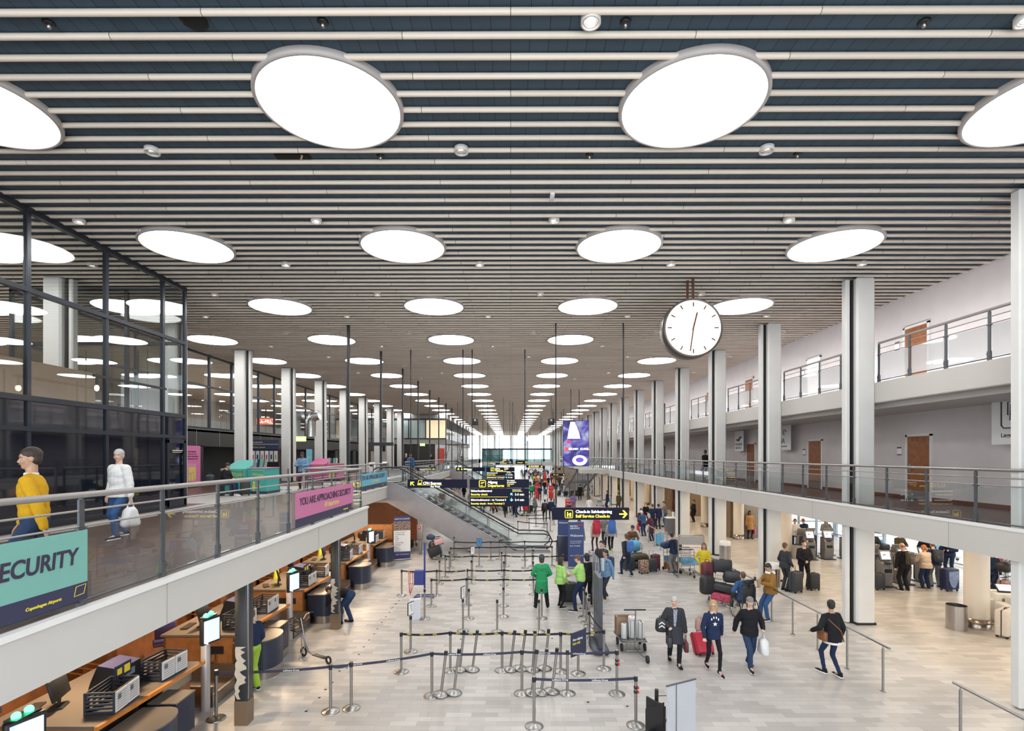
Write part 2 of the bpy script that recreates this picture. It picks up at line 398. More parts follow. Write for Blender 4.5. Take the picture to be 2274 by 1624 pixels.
# poses
STAND = {}
def walk(k=1.0, a=1): return {'hip': (0, 0, -.03), 'feet': [(-.08, .30*k*a, .0), (.08, -.28*k*a, .03)], 'hands': [(-.25, -.16*k*a, .83), (.25, .22*k*a, .86)], 'lean': .06}
PHONE = {'hands': [(-.10, .30, 1.12), (.10, .30, 1.12)], 'epole': [(-1, -.2, -1), (1, -.2, -1)], 'nod': .45}
CLASP = {'hands': [(-.05, .24, 1.02), (.05, .24, 1.02)], 'epole': [(-1, -.3, -.8), (1, -.3, -.8)]}
FWD = {'hands': [(-.12, .40, 1.05), (.14, .42, 1.08)], 'epole': [(-1, -.2, -1), (1, -.2, -1)], 'nod': .25, 'lean': .12}
SIT = {'hip': (0, 0, -.42), 'feet': [(-.12, .46, 0), (.12, .50, 0)], 'hands': [(-.10, .30, .72), (.10, .32, .72)], 'epole': [(-1, -.4, -1), (1, -.4, -1)], 'nod': .35, 'lean': .12, 'kpole': [(0, .3, 1), (0, .3, 1)]}
BEND = {'hip': (0, -.16, -.06), 'lean': 1.45, 'feet': [(-.13, .10, 0), (.13, -.10, 0)], 'hands': [(-.12, .62, .42), (.12, .66, .45)], 'nod': .6, 'epole': [(-1, 0, .2), (1, 0, .2)]}
# ------------------------------------------------------------------ hall shell
CEIL = 10.45; BAY = 5.36; DL = 3.47; DR = 3.62; YEND = 142.0
def node_mat(name): 
    m = bpy.data.materials.new(name); m.use_nodes = True; M[name] = m
    return m, m.node_tree, m.node_tree.nodes['Principled BSDF']
def brickmat(name, c1, c2, mortar, bw, rh, ms=.003, rough=.28, off=.5, nmix=.25, spec=.5, vary=.5, rot=0):
    m, nt, b = node_mat(name); N = nt.nodes; L = nt.links
    tc = N.new('ShaderNodeTexCoord'); br = N.new('ShaderNodeTexBrick'); mp = N.new('ShaderNodeMapping'); mp.inputs['Rotation'].default_value = (0, 0, rot)
    L.new(tc.outputs['Object'], mp.inputs[0]); L.new(mp.outputs[0], br.inputs['Vector'])
    br.inputs['Scale'].default_value = 1; br.inputs['Brick Width'].default_value = bw; br.inputs['Row Height'].default_value = rh
    br.inputs['Mortar Size'].default_value = ms; br.offset = off; br.inputs['Bias'].default_value = -.1
    br.inputs['Color1'].default_value = (*c1, 1); br.inputs['Color2'].default_value = (*c2, 1); br.inputs['Mortar'].default_value = (*mortar, 1)
    n = N.new('ShaderNodeTexNoise'); n.inputs['Scale'].default_value = .8; n.inputs['Detail'].default_value = 6; L.new(mp.outputs[0], n.inputs['Vector'])
    mr = N.new('ShaderNodeMapRange'); mr.inputs[3].default_value = 1-nmix; mr.inputs[4].default_value = 1+nmix*.6; L.new(n.outputs['Fac'], mr.inputs[0])
    mx = N.new('ShaderNodeMix'); mx.data_type = 'RGBA'; mx.blend_type = 'MULTIPLY'; mx.inputs[0].default_value = 1
    L.new(br.outputs['Color'], mx.inputs[6]); L.new(mr.outputs[0], mx.inputs[7]); L.new(mx.outputs[2], b.inputs['Base Color'])
    r2 = N.new('ShaderNodeMapRange'); r2.inputs[3].default_value = rough*.8; r2.inputs[4].default_value = rough*1.4; L.new(n.outputs['Fac'], r2.inputs[0]); L.new(r2.outputs[0], b.inputs['Roughness'])
    b.inputs['Specular IOR Level'].default_value = spec
    return m
floor_m = brickmat('floor_stone_tiles', (.55, .525, .50), (.39, .37, .355), (.30, .28, .265), .51, .168, .0025, .34)
granite = mat('granite_slab', (.27, .245, .22), .5, noise=.35, nscale=14)
wood_deck = mat('brown_wood_floor', (.085, .045, .036), .38)
m, nt, b = M['brown_wood_floor'], M['brown_wood_floor'].node_tree, M['brown_wood_floor'].node_tree.nodes['Principled BSDF']
tc = nt.nodes.new('ShaderNodeTexCoord'); mp = nt.nodes.new('ShaderNodeMapping'); mp.inputs['Scale'].default_value = (14, 1.2, 1); n = nt.nodes.new('ShaderNodeTexNoise'); n.inputs['Scale'].default_value = 1.5; n.inputs['Detail'].default_value = 5
rp = nt.nodes.new('ShaderNodeValToRGB'); rp.color_ramp.elements[0].color = (.055, .027, .022, 1); rp.color_ramp.elements[1].color = (.15, .085, .068, 1); rp.color_ramp.elements[0].position = .35; rp.color_ramp.elements[1].position = .7
nt.links.new(tc.outputs['Object'], mp.inputs[0]); nt.links.new(mp.outputs[0], n.inputs['Vector']); nt.links.new(n.outputs['Fac'], rp.inputs[0]); nt.links.new(rp.outputs[0], b.inputs['Base Color'])
wallw = mat('wall_plaster', (.64, .60, .60), .7, noise=.03, nscale=2)
fascia = mat('fascia_cream', (.54, .52, .495), .45, noise=.02, nscale=1)
colm = mat('column_paint', (.66, .655, .64), .5, noise=.03, nscale=2)
battm = brickmat('ceiling_slat', (.76, .665, .57), (.66, .57, .485), (.10, .085, .075), 3.75, .3573, .005, .38, .37, .06, .4)
boardm = brickmat('ceiling_board', (.034, .066, .098), (.027, .054, .082), (.008, .012, .018), 30, .25, .006, .5, .0, .15, rot=PI/2)
framed = mat('dark_frame', (.022, .028, .04), .35, .3)
darkgl = mat('dark_room_glass', (.006, .008, .016), .04, 0, spec=.9)  # near-black pane colour stands in for the dark room behind the glass
panelk = mat('black_wall_panel', (.022, .020, .020), .45)
woodd = mat('door_wood', (.28, .095, .03), .4, noise=.25, nscale=6)
beige = mat('beige_wall', (.50, .37, .27), .6, noise=.05)
concrete = mat('concrete', (.34, .32, .30), .7, noise=.1, nscale=5)

fl = MB(); fl.bb(-30, 34, -4, YEND+2, -.3, 0); struct('floor', fl, floor_m)
bd = MB(); bd.bb(-30, 13.6, -2, YEND, CEIL+.075, CEIL+.35)
ce = struct('ceiling', bd, boardm)
sl = MB()
k = 0; y = 6.245-.3573*14
while y < YEND-.3:
    sl.rbox((-8.25, y+.036, CEIL+.036), (43.3, .074, .078), .02, 0, seg=1)
    y += .3573
o = sl.build('ceiling_slats', battm, ce)
# ---- circular lights
em_disc = mat('light_diffuser', (.9, .92, .92), .5, emit=(1.0, .985, .96), es=6.6)
rimm = mat('light_rim', (.40, .37, .36), .4)
CXS = [-24.9, -19.4, -13.86, -8.3, -2.76, 2.77, 8.27]
cn = ['seventh', 'sixth', 'fifth', 'fourth', 'third', 'second', 'first']
t = MB(); t.lathe([(1.10, .10), (1.10, -.012), (1.075, -.03), (1.045, -.03), (1.04, -.018)], n=64)
cl0 = thing('round_ceiling_light', 'x', 'ceiling light')
t.build('rim', rimm, cl0)
d = MB(); d.add([(1.046*math.cos(a*PI/24), 1.046*math.sin(a*PI/24), -.016) for a in range(48)], [tuple(range(48))]); d.build('diffuser', em_disc, cl0)
first = True
for r in range(-1, 25):
    yy = 7.93+BAY*r
    for ci, x in enumerate(CXS):
        if r < 0 and (x < -9 or x > 9): continue
        if ci < 2 and r < 1 or ci < 1 and r > 10: continue
        if yy > YEND-2: continue
        if r < 0: continue
        if r < 12:
            lab = 'round white ceiling light, %s row from camera, %s across from the right' % (ORD[r], cn[ci]); gr = 'round ceiling lights'
        else:
            lab = 'tiny far round ceiling light in the last rows towards the end window'; gr = 'far round ceiling lights'
        place(cl0, first, (x, yy, CEIL), 0, lab, gr); first = False
# ---- recessed downlights
dm_e = mat('downlight_lamp', (1, 1, 1), .5, emit=(1, .93, .82), es=20)
dm_e.cycles.emission_sampling = 'NONE'
dl = thing('recessed_downlight', 'x', 'downlight')
t = MB(); t.lathe([(.125, .07), (.125, -.012), (.105, -.018), (.10, -.004), (.085, .04), (.05, .05), (.0001, .05)], n=20); t.build('housing', mat('downlight_white', (.6, .58, .57), .3), dl)
t = MB()
for i in range(3): t.tube([(.088*(1-.22*i)*math.cos(a*PI/8), .088*(1-.22*i)*math.sin(a*PI/8), .006+.011*i) for a in range(16)], .005, 5, closed=True)
t.build('louvre_rings', mat('downlight_ring', (.8, .78, .75), .25, .8), dl)
t = MB(); t.lathe([(.0001, .025), (.05, .03)], n=14); t.build('lamp', dm_e, dl)
first = True
for k in range(12):
    yy = 6.4+2.72*k
    xs = [-9.9, -4.45, .99, 6.35, 11.9] if k % 2 == 0 else [-11.8, -6.33, -.87, 4.5, 9.85]
    for i, x in enumerate(xs):
        if (k == 0 and x < 0) or (x > 11 and k < 5) or (x < -10 and k < 1): continue
        place(dl, first, (x, yy, CEIL-.005), 0, 'small recessed spot downlight, %s spot row from camera, %s from the left' % (ORD[k], ORD[i]), 'recessed downlights'); first = False
# dark sockets in the near ceiling
so = thing('ceiling_socket', 'x', 'ceiling fitting')
t = MB(); t.lathe([(.055, .0), (.07, -.01), (.05, -.03), (.02, -.035), (.0001, -.05)], n=14); t.build('ring', black, so)
t = MB(); t.lathe([(.022, -.03), (.02, -.075), (.0001, -.08)], n=10); t.build('sensor', steel, so)
first = True
for px, py, w in ((109, 50, 'far left'), (717, 47, 'left of centre'), (1389, 47, 'beside the bright spot'), (2052, 47, 'far right'), (845, 345, 'behind the near left disc'), (1309, 343, 'before the near right disc'), (1771, 341, 'right of the near right disc')):
    p = P(px, py, CEIL+.075); place(so, first, p, 0, 'small dark sensor in the blue ceiling gap, %s' % w, 'ceiling sensors'); first = False
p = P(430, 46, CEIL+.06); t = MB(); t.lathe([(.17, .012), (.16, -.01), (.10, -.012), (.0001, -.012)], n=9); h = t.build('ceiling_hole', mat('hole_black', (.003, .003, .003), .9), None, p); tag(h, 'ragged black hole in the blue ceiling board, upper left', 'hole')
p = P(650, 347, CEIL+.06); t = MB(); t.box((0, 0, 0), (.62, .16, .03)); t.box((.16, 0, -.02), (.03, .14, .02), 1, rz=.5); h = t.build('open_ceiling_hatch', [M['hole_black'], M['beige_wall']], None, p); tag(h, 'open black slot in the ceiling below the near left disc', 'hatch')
p = P(1226, 437, CEIL-.1); t = MB(); t.rbox((0, 0, 0), (.09, .32, .07), .02); h = t.build('ceiling_sensor_box', white, None, p); tag(h, 'small white oblong sensor box under the ceiling near the middle', 'sensor')
# ---- right wall, balconies
XW = 13.45
t = MB(); t.bb(XW, XW+.25, -3, YEND, DR, CEIL+.08); struct('wall_right', t, wallw)
t = MB(); t.bb(10.06, XW, -3, 106, DR-.05, DR); dk = struct('floor_right_walkway', t, wood_deck)
t = MB(); t.bb(10.05, 20.75, -3, 33.2, 2.98, DR-.052); t.bb(10.05, 17.4, 33.2, 106, 2.98, DR-.052)
for k in range(20): t.bb(10.045, 10.06, 1.2+BAY*k, 1.212+BAY*k, 2.985, DR, 1)
t.bb(10.04, 10.10, -3, 106, DR-.05, DR+.02, 2)
struct('trim_1', t, [fascia, mat('joint_grey', (.35, .34, .33), .7), white])
t = MB(); t.bb(10.95, XW, -3, 106, 6.66, 7.22); t.bb(10.93, 11.02, -3, 106, 6.68, 7.27); t.bb(11.3, XW, -3, 106, 6.52, 6.67)
struct('trim_2', t, fascia)
t = MB(); t.bb(11.02, XW, -3, 106, 7.22, 7.26); struct('floor_upper_walkway', t, mat('grey_carpet', (.18, .17, .17), .9))
t = MB(); t.bb(XW-.03, XW, -3, 106, DR, DR+.12); struct('baseboard_right', t, mat('baseboard_brown', (.12, .035, .022), .5))
# columns right
def column(x, y, z0, z1, lab, side=-1, w=.56, group=None):
    c = thing('concrete_column', lab, 'column', (x, y, z0), 0, group)
    t = MB(); t.rbox((0, 0, (z1-z0)/2), (w, .5, z1-z0), .05, 0, seg=1, smooth=False); t.build('shaft', colm, c)
    t = MB(); t.bb(-.03, .03, -.1, .1, .02, z1-z0-.05); o = t.build('gap_shade_strip', black, c); o.location = (side*(w/2+.04), 0, 0)  # black strip set in for the shade of the gap beside the pipe
    t = MB(); t.rbox((0, 0, (z1-z0)/2), (.14, .22, z1-z0-.04), .03, 0, seg=1, smooth=False); o = t.build('rain_pipe', colm, c); o.location = (side*(w/2+.16), .02, 0)
    if z0 < .1: t = MB(); t.bb(-w/2-.012, w/2+.012, -.262, .262, 0, .07); t.build('kick_plate', black, c)
    return c
for k in range(19):
    y = 10.45+BAY*k
    column(10.66, y, 0, CEIL, 'white column on the right side, %s from camera, rising through both balconies' % ORD[k], group='right columns')
for k in range(19, 24):
    column(10.66, 10.45+BAY*k, 0, CEIL, 'far white column in the close row by the end window, right side', group='far right columns')
for k in range(24):
    y = 15.65+BAY*k
    if y > 134: break
    column(-13.72, y, DL, CEIL, ('white column on the left walkway, %s from camera' % ORD[k]) if k < 14 else 'far white column on the left side by the end window', side=1, group='left columns' if k < 14 else 'far left columns')
# railings
def railing(name, lab, cat, x, y0, y1, z, pitch, h=1.15, gl=glass, dark=steel2, top=railm, faceL=1, phase=0, par=None, skip=()):
    r = thing(name, lab, cat, (x, 0, z)); d = y1-y0
    t = MB(); t.cyl((0, y0, h), (0, y1, h), .035, n=12); t.build('handrail', top, r)
    for q in (.86, .72):
        t = MB(); t.cyl((0, y0, h*q), (0, y1, h*q), .012, n=8); t.build('rail', top, r)
    t = MB(); t.cyl((0, y0, .06), (0, y1, .06), .014, n=8); t.build('rail', dark, r)
    n = int(round(d/pitch)); base = None; g0 = None; p = d/n
    for i in range(n+1):
        yy = y0+i*p
        if base is None:
            t = MB(); t.bb(-.012, .012, -.035, .035, -.12, h-.05); t.bb(-.02, .02, -.012, .012, h-.06, h-.02); t.bb(-.026*1, .026, -.04, .04, -.12, .22); t.box((.0, 0, h*.70), (.05, .11, .02)); t.box((.0, .05, .16), (.04, .03, .03))
            base = t.build('post', dark, r); o = base
        else: o = base.copy(); COL.objects.link(o)
        o.parent = r; o.location = (0, yy, 0)
        if i < n:
            if g0 is None:
                t = MB(); t.bb(-.005, .005, .045, p-.045, .085, h*.70); g0 = t.build('glass_panel', gl, r); g = g0
            else: g = g0.copy(); COL.objects.link(g); g.parent = r
            g.location = (0.02, yy, 0)
    return r
railing('balustrade', 'long steel and glass balustrade along the right walkway at eye level', 'railing', 10.12, 0.65, 105.9, DR, 1.34, 1.17, top=steel)
frost = glassmat('frosted_panel', (.9, .9, .9), 1.0, film=.55, filmcol=(.85, .87, .88))
for k in range(14):
    y = 10.45+BAY*k
    railing('upper_balustrade', 'steel balustrade with frosted glass on the upper right balcony, %s bay from camera' % ORD[k], 'railing', 11.0, y-5.06, y-.3, 7.27, 1.2, 1.17, gl=frost, top=railm)
# doors on the right wall
def door(n, y, z, lab, open_=False, pict=None, h=2.1, w=.92):
    d = bpy.data.objects.new('door_%d' % n, None); COL.objects.link(d); d.location = (XW, y, z); tag(d, lab, None, None, 'structure')
    t = MB()
    for a in (-w/2-.05, w/2+.05): t.bb(-.05, .02, a-.04, a+.04, 0, h+.06)
    t.bb(-.05, .02, -w/2-.09, w/2+.09, h, h+.08); t.build('door_frame', white, d)
    t = MB(); t.bb(-.03, .0, -w/2, w/2, 0.01, h); t.build('door_leaf', woodd if not open_ else mat('open_doorway_bright', (.9, .88, .85), .6, emit=(1, .95, .9), es=.7), d)
    if not open_:
        t = MB(); t.bb(-.045, -.03, w/2-.14, w/2-.06, .92, 1.18); t.cyl((-.04, w/2-.1, 1.0), (-.09, w/2-.1, 1.0), .012); t.cyl((-.09, w/2-.1, 1.0), (-.09, w/2-.24, 1.0), .011); t.build('door_handle', steel, d)
        t = MB(); t.bb(-.036, -.03, -w/2, w/2, .02, .30); t.build('kick_plate', steel, d)
    s = thing('door_name_plate', 'small grey name plate beside %s' % lab[0:60], 'sign', (XW-.02, y+w/2+.38, z+1.62))
    t = MB(); t.bb(-.01, .01, -.1, .1, -.14, .14); t.build('plate', paper, s); t = MB(); t.bb(-.015, -.01, -.1, .1, .09, .14); t.bb(-.015, -.01, -.1, .1, -.14, -.11); t.build('stripe', mat('plate_brown', (.1, .05, .05), .5), s)
n = 1
for y, lab in ((17.1, 'the brown wooden door right of the big near column'), (22.9, 'the brown wooden door between the second and third columns'), (29.0, 'the brown wooden door left of the hanging airline sign'), (34.8, 'the brown wooden door beside the fifth column'), (46.0, 'the narrow looking brown door far along the walkway'), (56, 'the distant brown door on the walkway')):
    door(n, y, DR, lab); n += 1
for y, lab, op in ((17.2, 'brown wooden door on the upper balcony nearest the camera', False), (23.0, 'bright open doorway on the upper balcony', True), (29.2, 'brown door on the upper balcony behind the clock side columns', False), (35.0, 'dark brown door far on the upper balcony', False), (41, 'orange lit doorway on the upper balcony', False)):
    door(n, y, 7.26, lab, op); n += 1
# window wall pieces on upper right
for y, z in ((46.5, 7.3), (46.5, DR)):
    d = bpy.data.objects.new('window_%d' % n, None); COL.objects.link(d); d.location = (XW-.03, y, z); d['kind'] = 'structure'; n += 1
    t = MB()
    for i in range(5): t.bb(-.05, .03, -1.3+i*.65-.05, -1.3+i*.65+.05, 0, 2.2)
    t.bb(-.05, .03, -1.35, 1.35, 2.15, 2.28); t.build('window_frame', framed, d); t = MB(); t.bb(0, .02, -1.3, 1.3, 0, 2.2); t.build('pane', mat('lit_office_glass', (.5, .45, .4), .2, emit=(1, .8, .6), es=.35), d)
# ---- left deck
t = MB(); t.bb(-30, -4.54, -3, 16.4, DL-.05, DL); t.bb(-30, -6.45, 16.4, 27.55, DL-.05, DL); t.bb(-30, -7.6, 27.55, 31.9, DL-.05, DL); t.bb(-30, -6.45, 31.9, 55, DL-.05, DL); t.bb(-30, -7.6, 55, 59.9, DL-.05, DL); t.bb(-30, -6.45, 59.9, 106, DL-.05, DL)
struct('floor_left_walkway', t, wood_deck)
t = MB(); t.bb(-30, -4.53, -3, 16.41, 2.87, DL-.052); t.bb(-30, -6.44, 16.41, 27.55, 2.87, DL-.052); t.bb(-30, -7.6, 27.5, 32, 2.87, DL-.052); t.bb(-30, -6.44, 31.9, 55, 2.87, DL-.052); t.bb(-30, -7.6, 55, 59.9, 2.87, DL-.052); t.bb(-30, -6.44, 59.9, 106, 2.87, DL-.052)
for y in (6.8, 12.2): t.bb(-4.535, -4.525, y, y+.012, 2.875, DL-.05, 1)
t.bb(-4.60, -4.50, -3, 16.43, DL-.05, DL+.015, 2); t.bb(-6.5, -6.41, 16.4, 27.56, DL-.05, DL+.015, 2); t.bb(-6.5, -6.41, 31.9, 55, DL-.05, DL+.015, 2); t.bb(-6.5, -6.41, 59.9, 106, DL-.05, DL+.015, 2)
struct('trim_3', t, [fascia, M['joint_grey'], white])
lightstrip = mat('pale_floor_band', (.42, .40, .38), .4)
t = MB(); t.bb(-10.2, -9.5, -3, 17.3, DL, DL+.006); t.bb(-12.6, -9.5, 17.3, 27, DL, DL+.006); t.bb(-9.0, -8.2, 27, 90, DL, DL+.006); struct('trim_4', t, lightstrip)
railing('balustrade', 'near steel and glass balustrade along the left walkway with banners', 'railing', -4.62, 1.65, 15.95, DL, 1.3, 1.2)
b2 = railing('balustrade', 'second steel balustrade on the stepped back left walkway before the escalator', 'railing', -6.52, 16.6, 27.2, DL, 1.33, 1.2)
t = MB(); t.cyl((-6.5, 16.3, DL+1.2), (-4.62, 15.97, DL+1.2), .035); t.bb(-6.55, -6.49, 16.27, 16.33, DL, DL+1.2); t.cyl((-6.5, 16.3, DL+.8), (-4.62, 15.97, DL+.8), .012); t.cyl((-6.5, 16.3, DL+.3), (-4.62, 15.97, DL+.3), .012)
tag(t.build('corner_rail', railm), 'short white cross rail joining the two left balustrades', 'railing')
railing('balustrade', 'third steel balustrade on the left walkway beyond the escalator', 'railing', -6.52, 32.0, 54.8, DL, 1.33, 1.2)
railing('balustrade', 'far left balustrade beyond the second escalator', 'railing', -6.52, 60.0, 105.8, DL, 1.33, 1.2)
# ---- glass box on the left
XB = -10.45
lt = area('balcony_trough_light', (11.15, 43, 7.34), (.08, 76), 1300, (1, .98, .97), (0, -1.2, 0))
gb = thing('glass_partition', 'tall glazed partition box with dark frames on the left walkway', 'glass partition', (XB, 0, DL))
H = CEIL-DL
ys = [2.5, 4.65, 6.8, 8.98, 11.15, 13.32, 15.5, 16.55]
for y in ys:
    t = MB(); t.bb(-.05, .05, y-.045, y+.045, 0, H); t.build('mullion', framed, gb)
for z, w in ((H-.05, .06), (5.2, .05), (2.86, .06), (2.2, .05), (.05, .06)):
    t = MB(); t.bb(-.07, .07, ys[0], ys[-1], z-w, z+w); t.build('transom', framed, gb)
for a, b_ in zip(ys[:-1], ys[1:]):
    for z0, z1, mm, nm in ((.1, 2.16, darkgl, 'dark_pane'), (2.24, 2.8, darkgl, 'dark_pane'), (2.92, 5.15, glass_b, 'glass_pane'), (5.25, H-.1, glass_b, 'glass_pane')):
        t = MB(); t.bb(-.008, .008, a+.045, b_-.045, z0, z1); t.build(nm, mm, gb)
# door leaf at the last narrow bay and side wall
t = MB()
for a, b_ in ((15.6, 15.68), (16.40, 16.48)): t.bb(.05, .09, a, b_, .05, 2.1)
t.bb(.05, .09, 15.6, 16.48, 2.0, 2.12); t.bb(.05, .09, 15.6, 16.48, .05, .25); t.cyl((.12, 15.75, .9), (.12, 15.75, 1.2), .012); t.build('door_leaf', framed, gb)
t = MB(); t.bb(-5.6, 0, 16.5, 16.6, 0, .12); t.bb(-5.6, 0, 16.5, 16.6, H-.1, H); t.bb(-5.6, 0, 16.5, 16.6, 5.15, 5.25); t.bb(-5.6, 0, 16.5, 16.6, 2.8, 2.92)
for x in (-1.85, -3.7, -5.55): t.bb(x-.05, x+.05, 16.5, 16.6, 0, H)
t.build('end_frame', framed, gb)
t = MB(); t.bb(-5.6, -.05, 16.54, 16.556, 2.92, H-.1); t.build('end_glass', glass_b, gb)
t = MB(); t.bb(-5.6, -.05, 16.54, 16.556, .1, 2.8); t.build('end_dark_pane', darkgl, gb)
t = MB(); t.bb(.09, .1, 15.82, 16.3, 1.76, 1.78); t.bb(.09, .1, 15.82, 16.25, 1.71, 1.725, 1); t.build('door_notice', [paper, yel], gb)
t = MB(); t.bb(-12.1, -11.95, 3, 14.85, 6.2, 7.45); t.bb(-16, -11.95, 3, 14.85, 6.2, 6.3)
struct('trim_5', t, beige)
t = MB(); t.bb(-30, -10.6, 2.5, 16.45, 6.1, 6.25); t.bb(-30, -16.0-.25, 16.6, 66, 6.1, 6.28); struct('floor_upper_bounce', t, mat('pale_bounce_floor', (.45, .36, .28), .5))  # unseen upper floors, added in a pale tone to bounce light upwards
# pendant bulb fitting inside the box
p = Q(215, 862, 11.9)
pl = thing('track_lamp', 'small glowing bulb on a dark track inside the glass box', 'lamp', p)
t = MB(); t.cyl((0, 0, .06), (0, 0, .25), .025); t.build('socket', black, pl); t = MB(); t.ell((0, 0, 0), (.045, .045, .07)); t.build('bulb', mat('bulb_glow', (1, .8, .5), .4, emit=(1, .7, .4), es=14), pl)
t = MB(); t.bb(-.02, .02, -.1, 2.4, .25, .31); t.build('track', black, pl)
# ---- left wall: black panels + glazing
XL = -16.0
t = MB(); t.bb(XL-.2, XL, 16.6, 66, 5.55, 6.42)
t.bb(XL-.2, XL, 16.6, 24.4, DL, 5.6); 
for a, b_ in ((26.4, 26.9), (30.1, 31.6), (36.5, 37.4), (41.8, 42.8), (47.2, 48.2), (52.5, 53.5), (58, 59.2)): t.bb(XL-.2, XL, a, b_, DL, 5.6)
for y in (24.9, 26.3, 28.4, 30.1, 33.0, 34.6): t.bb(XL, XL+.006, y, y+.02, 5.56, 6.4, 1)
struct('wall_left', t, [panelk, M['joint_grey']])
gl = thing('upper_glazing', 'long glazed wall with dark mullions above the black panels, left side', 'glazing', (XL, 0, 6.46))
H2 = CEIL-6.49
for k in range(9):
    for o_ in (.75, 2.95):
        y = 15.65+BAY*k+o_+.3
        if y < 17: continue
        t = MB(); t.bb(-.06, .06, y-.06, y+.06, 0, H2); t.build('mullion', framed, gl)
for z in (.04, 2.25, H2-.08):
    t = MB(); t.bb(-.05, .07, 16.6, 66, z-.05, z+.05); t.build('transom', framed, gl)
t = MB(); t.bb(-.005, .005, 16.6, 66, 0.05, H2); t.build('glass_pane', glass, gl)
t = MB(); t.bb(XL-3.2, XL-3.0, 16.6, 66, 6.4, 7.3); struct('trim_6', t, concrete)
t = MB(); t.bb(XL-4, XL, 16.6, 66, 6.3, 6.41); struct('trim_7', t, concrete)
t = MB(); t.bb(-30.2, -30, -3, YEND, DL, CEIL+.1); struct('wall_far_left', t, mat('far_wall', (.30, .25, .21), .7))
t = MB(); t.bb(XL-3.0, XL-2.9, 24, 66, DL, 5.6); struct('wall_shop_back', t, mat('shop_back', (.05, .06, .07), .3))
# red shop sign and ducts behind the glazing
s = thing('red_shop_sign', 'red lit shop sign with pale letters seen through the upper glazing', 'sign', Q(588, 936, 38)); t = MB(); t.bb(-.6, .6, 0, .05, -.22, .22); t.build('panel', mat('red_sign_lit', (.8, .06, .03), .5, emit=(1, .10, .04), es=1.0), s); text('ILL. FILL', .3, wht_e, s, (-.5, -.01, -.1))
t = MB(); t.tube([Q(690, 960, 34.5)+Vector((0, 0, -.3)), Q(690, 935, 34.5), Q(697, 925, 34.5), Q(709, 922, 34.5)], .33, 14); tag(t.build('silver_air_duct', mat('duct_foil', (.6, .6, .6), .25, 1.0, noise=.2, nscale=20)), 'bent silver foil air duct behind the upper glazing', 'duct')
t = MB(); t.tube([Q(657, 960, 33.5)+Vector((0, 0, -.3)), Q(657, 935, 33.5), Q(663, 925, 33.5), Q(672, 922, 33.5)], .3, 14); tag(t.build('grey_air_duct', mat('duct_grey', (.3, .33, .34), .3, .6)), 'darker grey air duct left of the silver duct, behind glazing', 'duct')
# ---- steel posts along the left walkway edge, ceiling hung rods
for k, (px, lab) in enumerate(((777, 'nearest'), (850, 'second'), (896, 'third'), (928, 'fourth'), (952, 'fifth'), (970, 'sixth'), (985, 'seventh'), (997, 'eighth'))):
    Y = 21.3+BAY*k; t = MB(); t.bb(-.05, .05, -.05, .05, 0, CEIL-DL); t.bb(-.09, .09, -.09, .09, 0, .02)
    tag(t.build('black_steel_post', mat('post_black', (.02, .022, .028), .4, .3), None, (-6.68, Y, DL)), 'slim black steel post from left walkway edge to ceiling, %s from camera' % lab, 'post', 'black steel posts')
p = Q(848, 987, 26.6); t = MB(); t.bb(-.63, .63, -.06, .06, -.08, .09); tag(t.build('black_sign_back', M['post_black'], None, (p.x, 26.45, p.z)), 'black horizontal sign box fixed across the second steel post', 'sign')
p = Q(1005+40, 1000, 60)
# ---- far end
t = MB()
for x in (-13, -8.5, -4.4, 0.1, 4.6, 9.1, 13): t.bb(x-.25, x+.25, YEND, YEND+.5, 0, CEIL)
for x in [-13+.9*i for i in range(30)]: t.bb(x-.03, x+.03, YEND+.1, YEND+.2, 3.5, CEIL)
t.bb(-16, 14, YEND, YEND+.4, 3.0, 4.0); t.bb(-16, 14, YEND+.1, YEND+.2, 8.0, 8.12); t.bb(-30, -8.5, YEND, YEND+.3, 0, 3.2); t.bb(5, 14, YEND, YEND+.3, 0, 2.8); t.bb(-30, -12, YEND, YEND+.3, 3, CEIL)
struct('window_90', t, mat('pale_frame', (.55, .57, .6), .5))
# cross bridge
cb = thing('glass_bridge', 'glazed footbridge crossing the far end of the hall', 'bridge', (0, 108, 0))
t = MB(); t.bb(-6, 8.6, 0, 3, 2.9, 3.7); t.build('deck_slab', fascia, cb)
t = MB(); t.bb(-6, 8.6, -.1, 3.1, 6.2, 6.5)
for i in range(9): t.bb(-6+i*1.82, -5.9+i*1.82, 0, .1, 3.7, 6.3)
t.bb(-6, -1.5, 0.02, .08, 5.0, 5.06); t.build('frame', framed, cb)
t = MB(); t.bb(-6, 8.6, .04, .06, 3.7, 6.2); t.build('glass_pane', glassmat('teal_glass', (.75, .93, .92), .8), cb)
t = MB(); t.bb(-6, -1.6, .3, .5, 3.7, 6.2); t.build('grey_panel', mat('bridge_grey', (.25, .27, .28), .5), cb)
t = MB(); t.bb(-6, -3.0, -.3, -.1, 0, 2.9); t.build('advert_wall', mat('teal_wall', (.06, .22, .28), .4), cb)
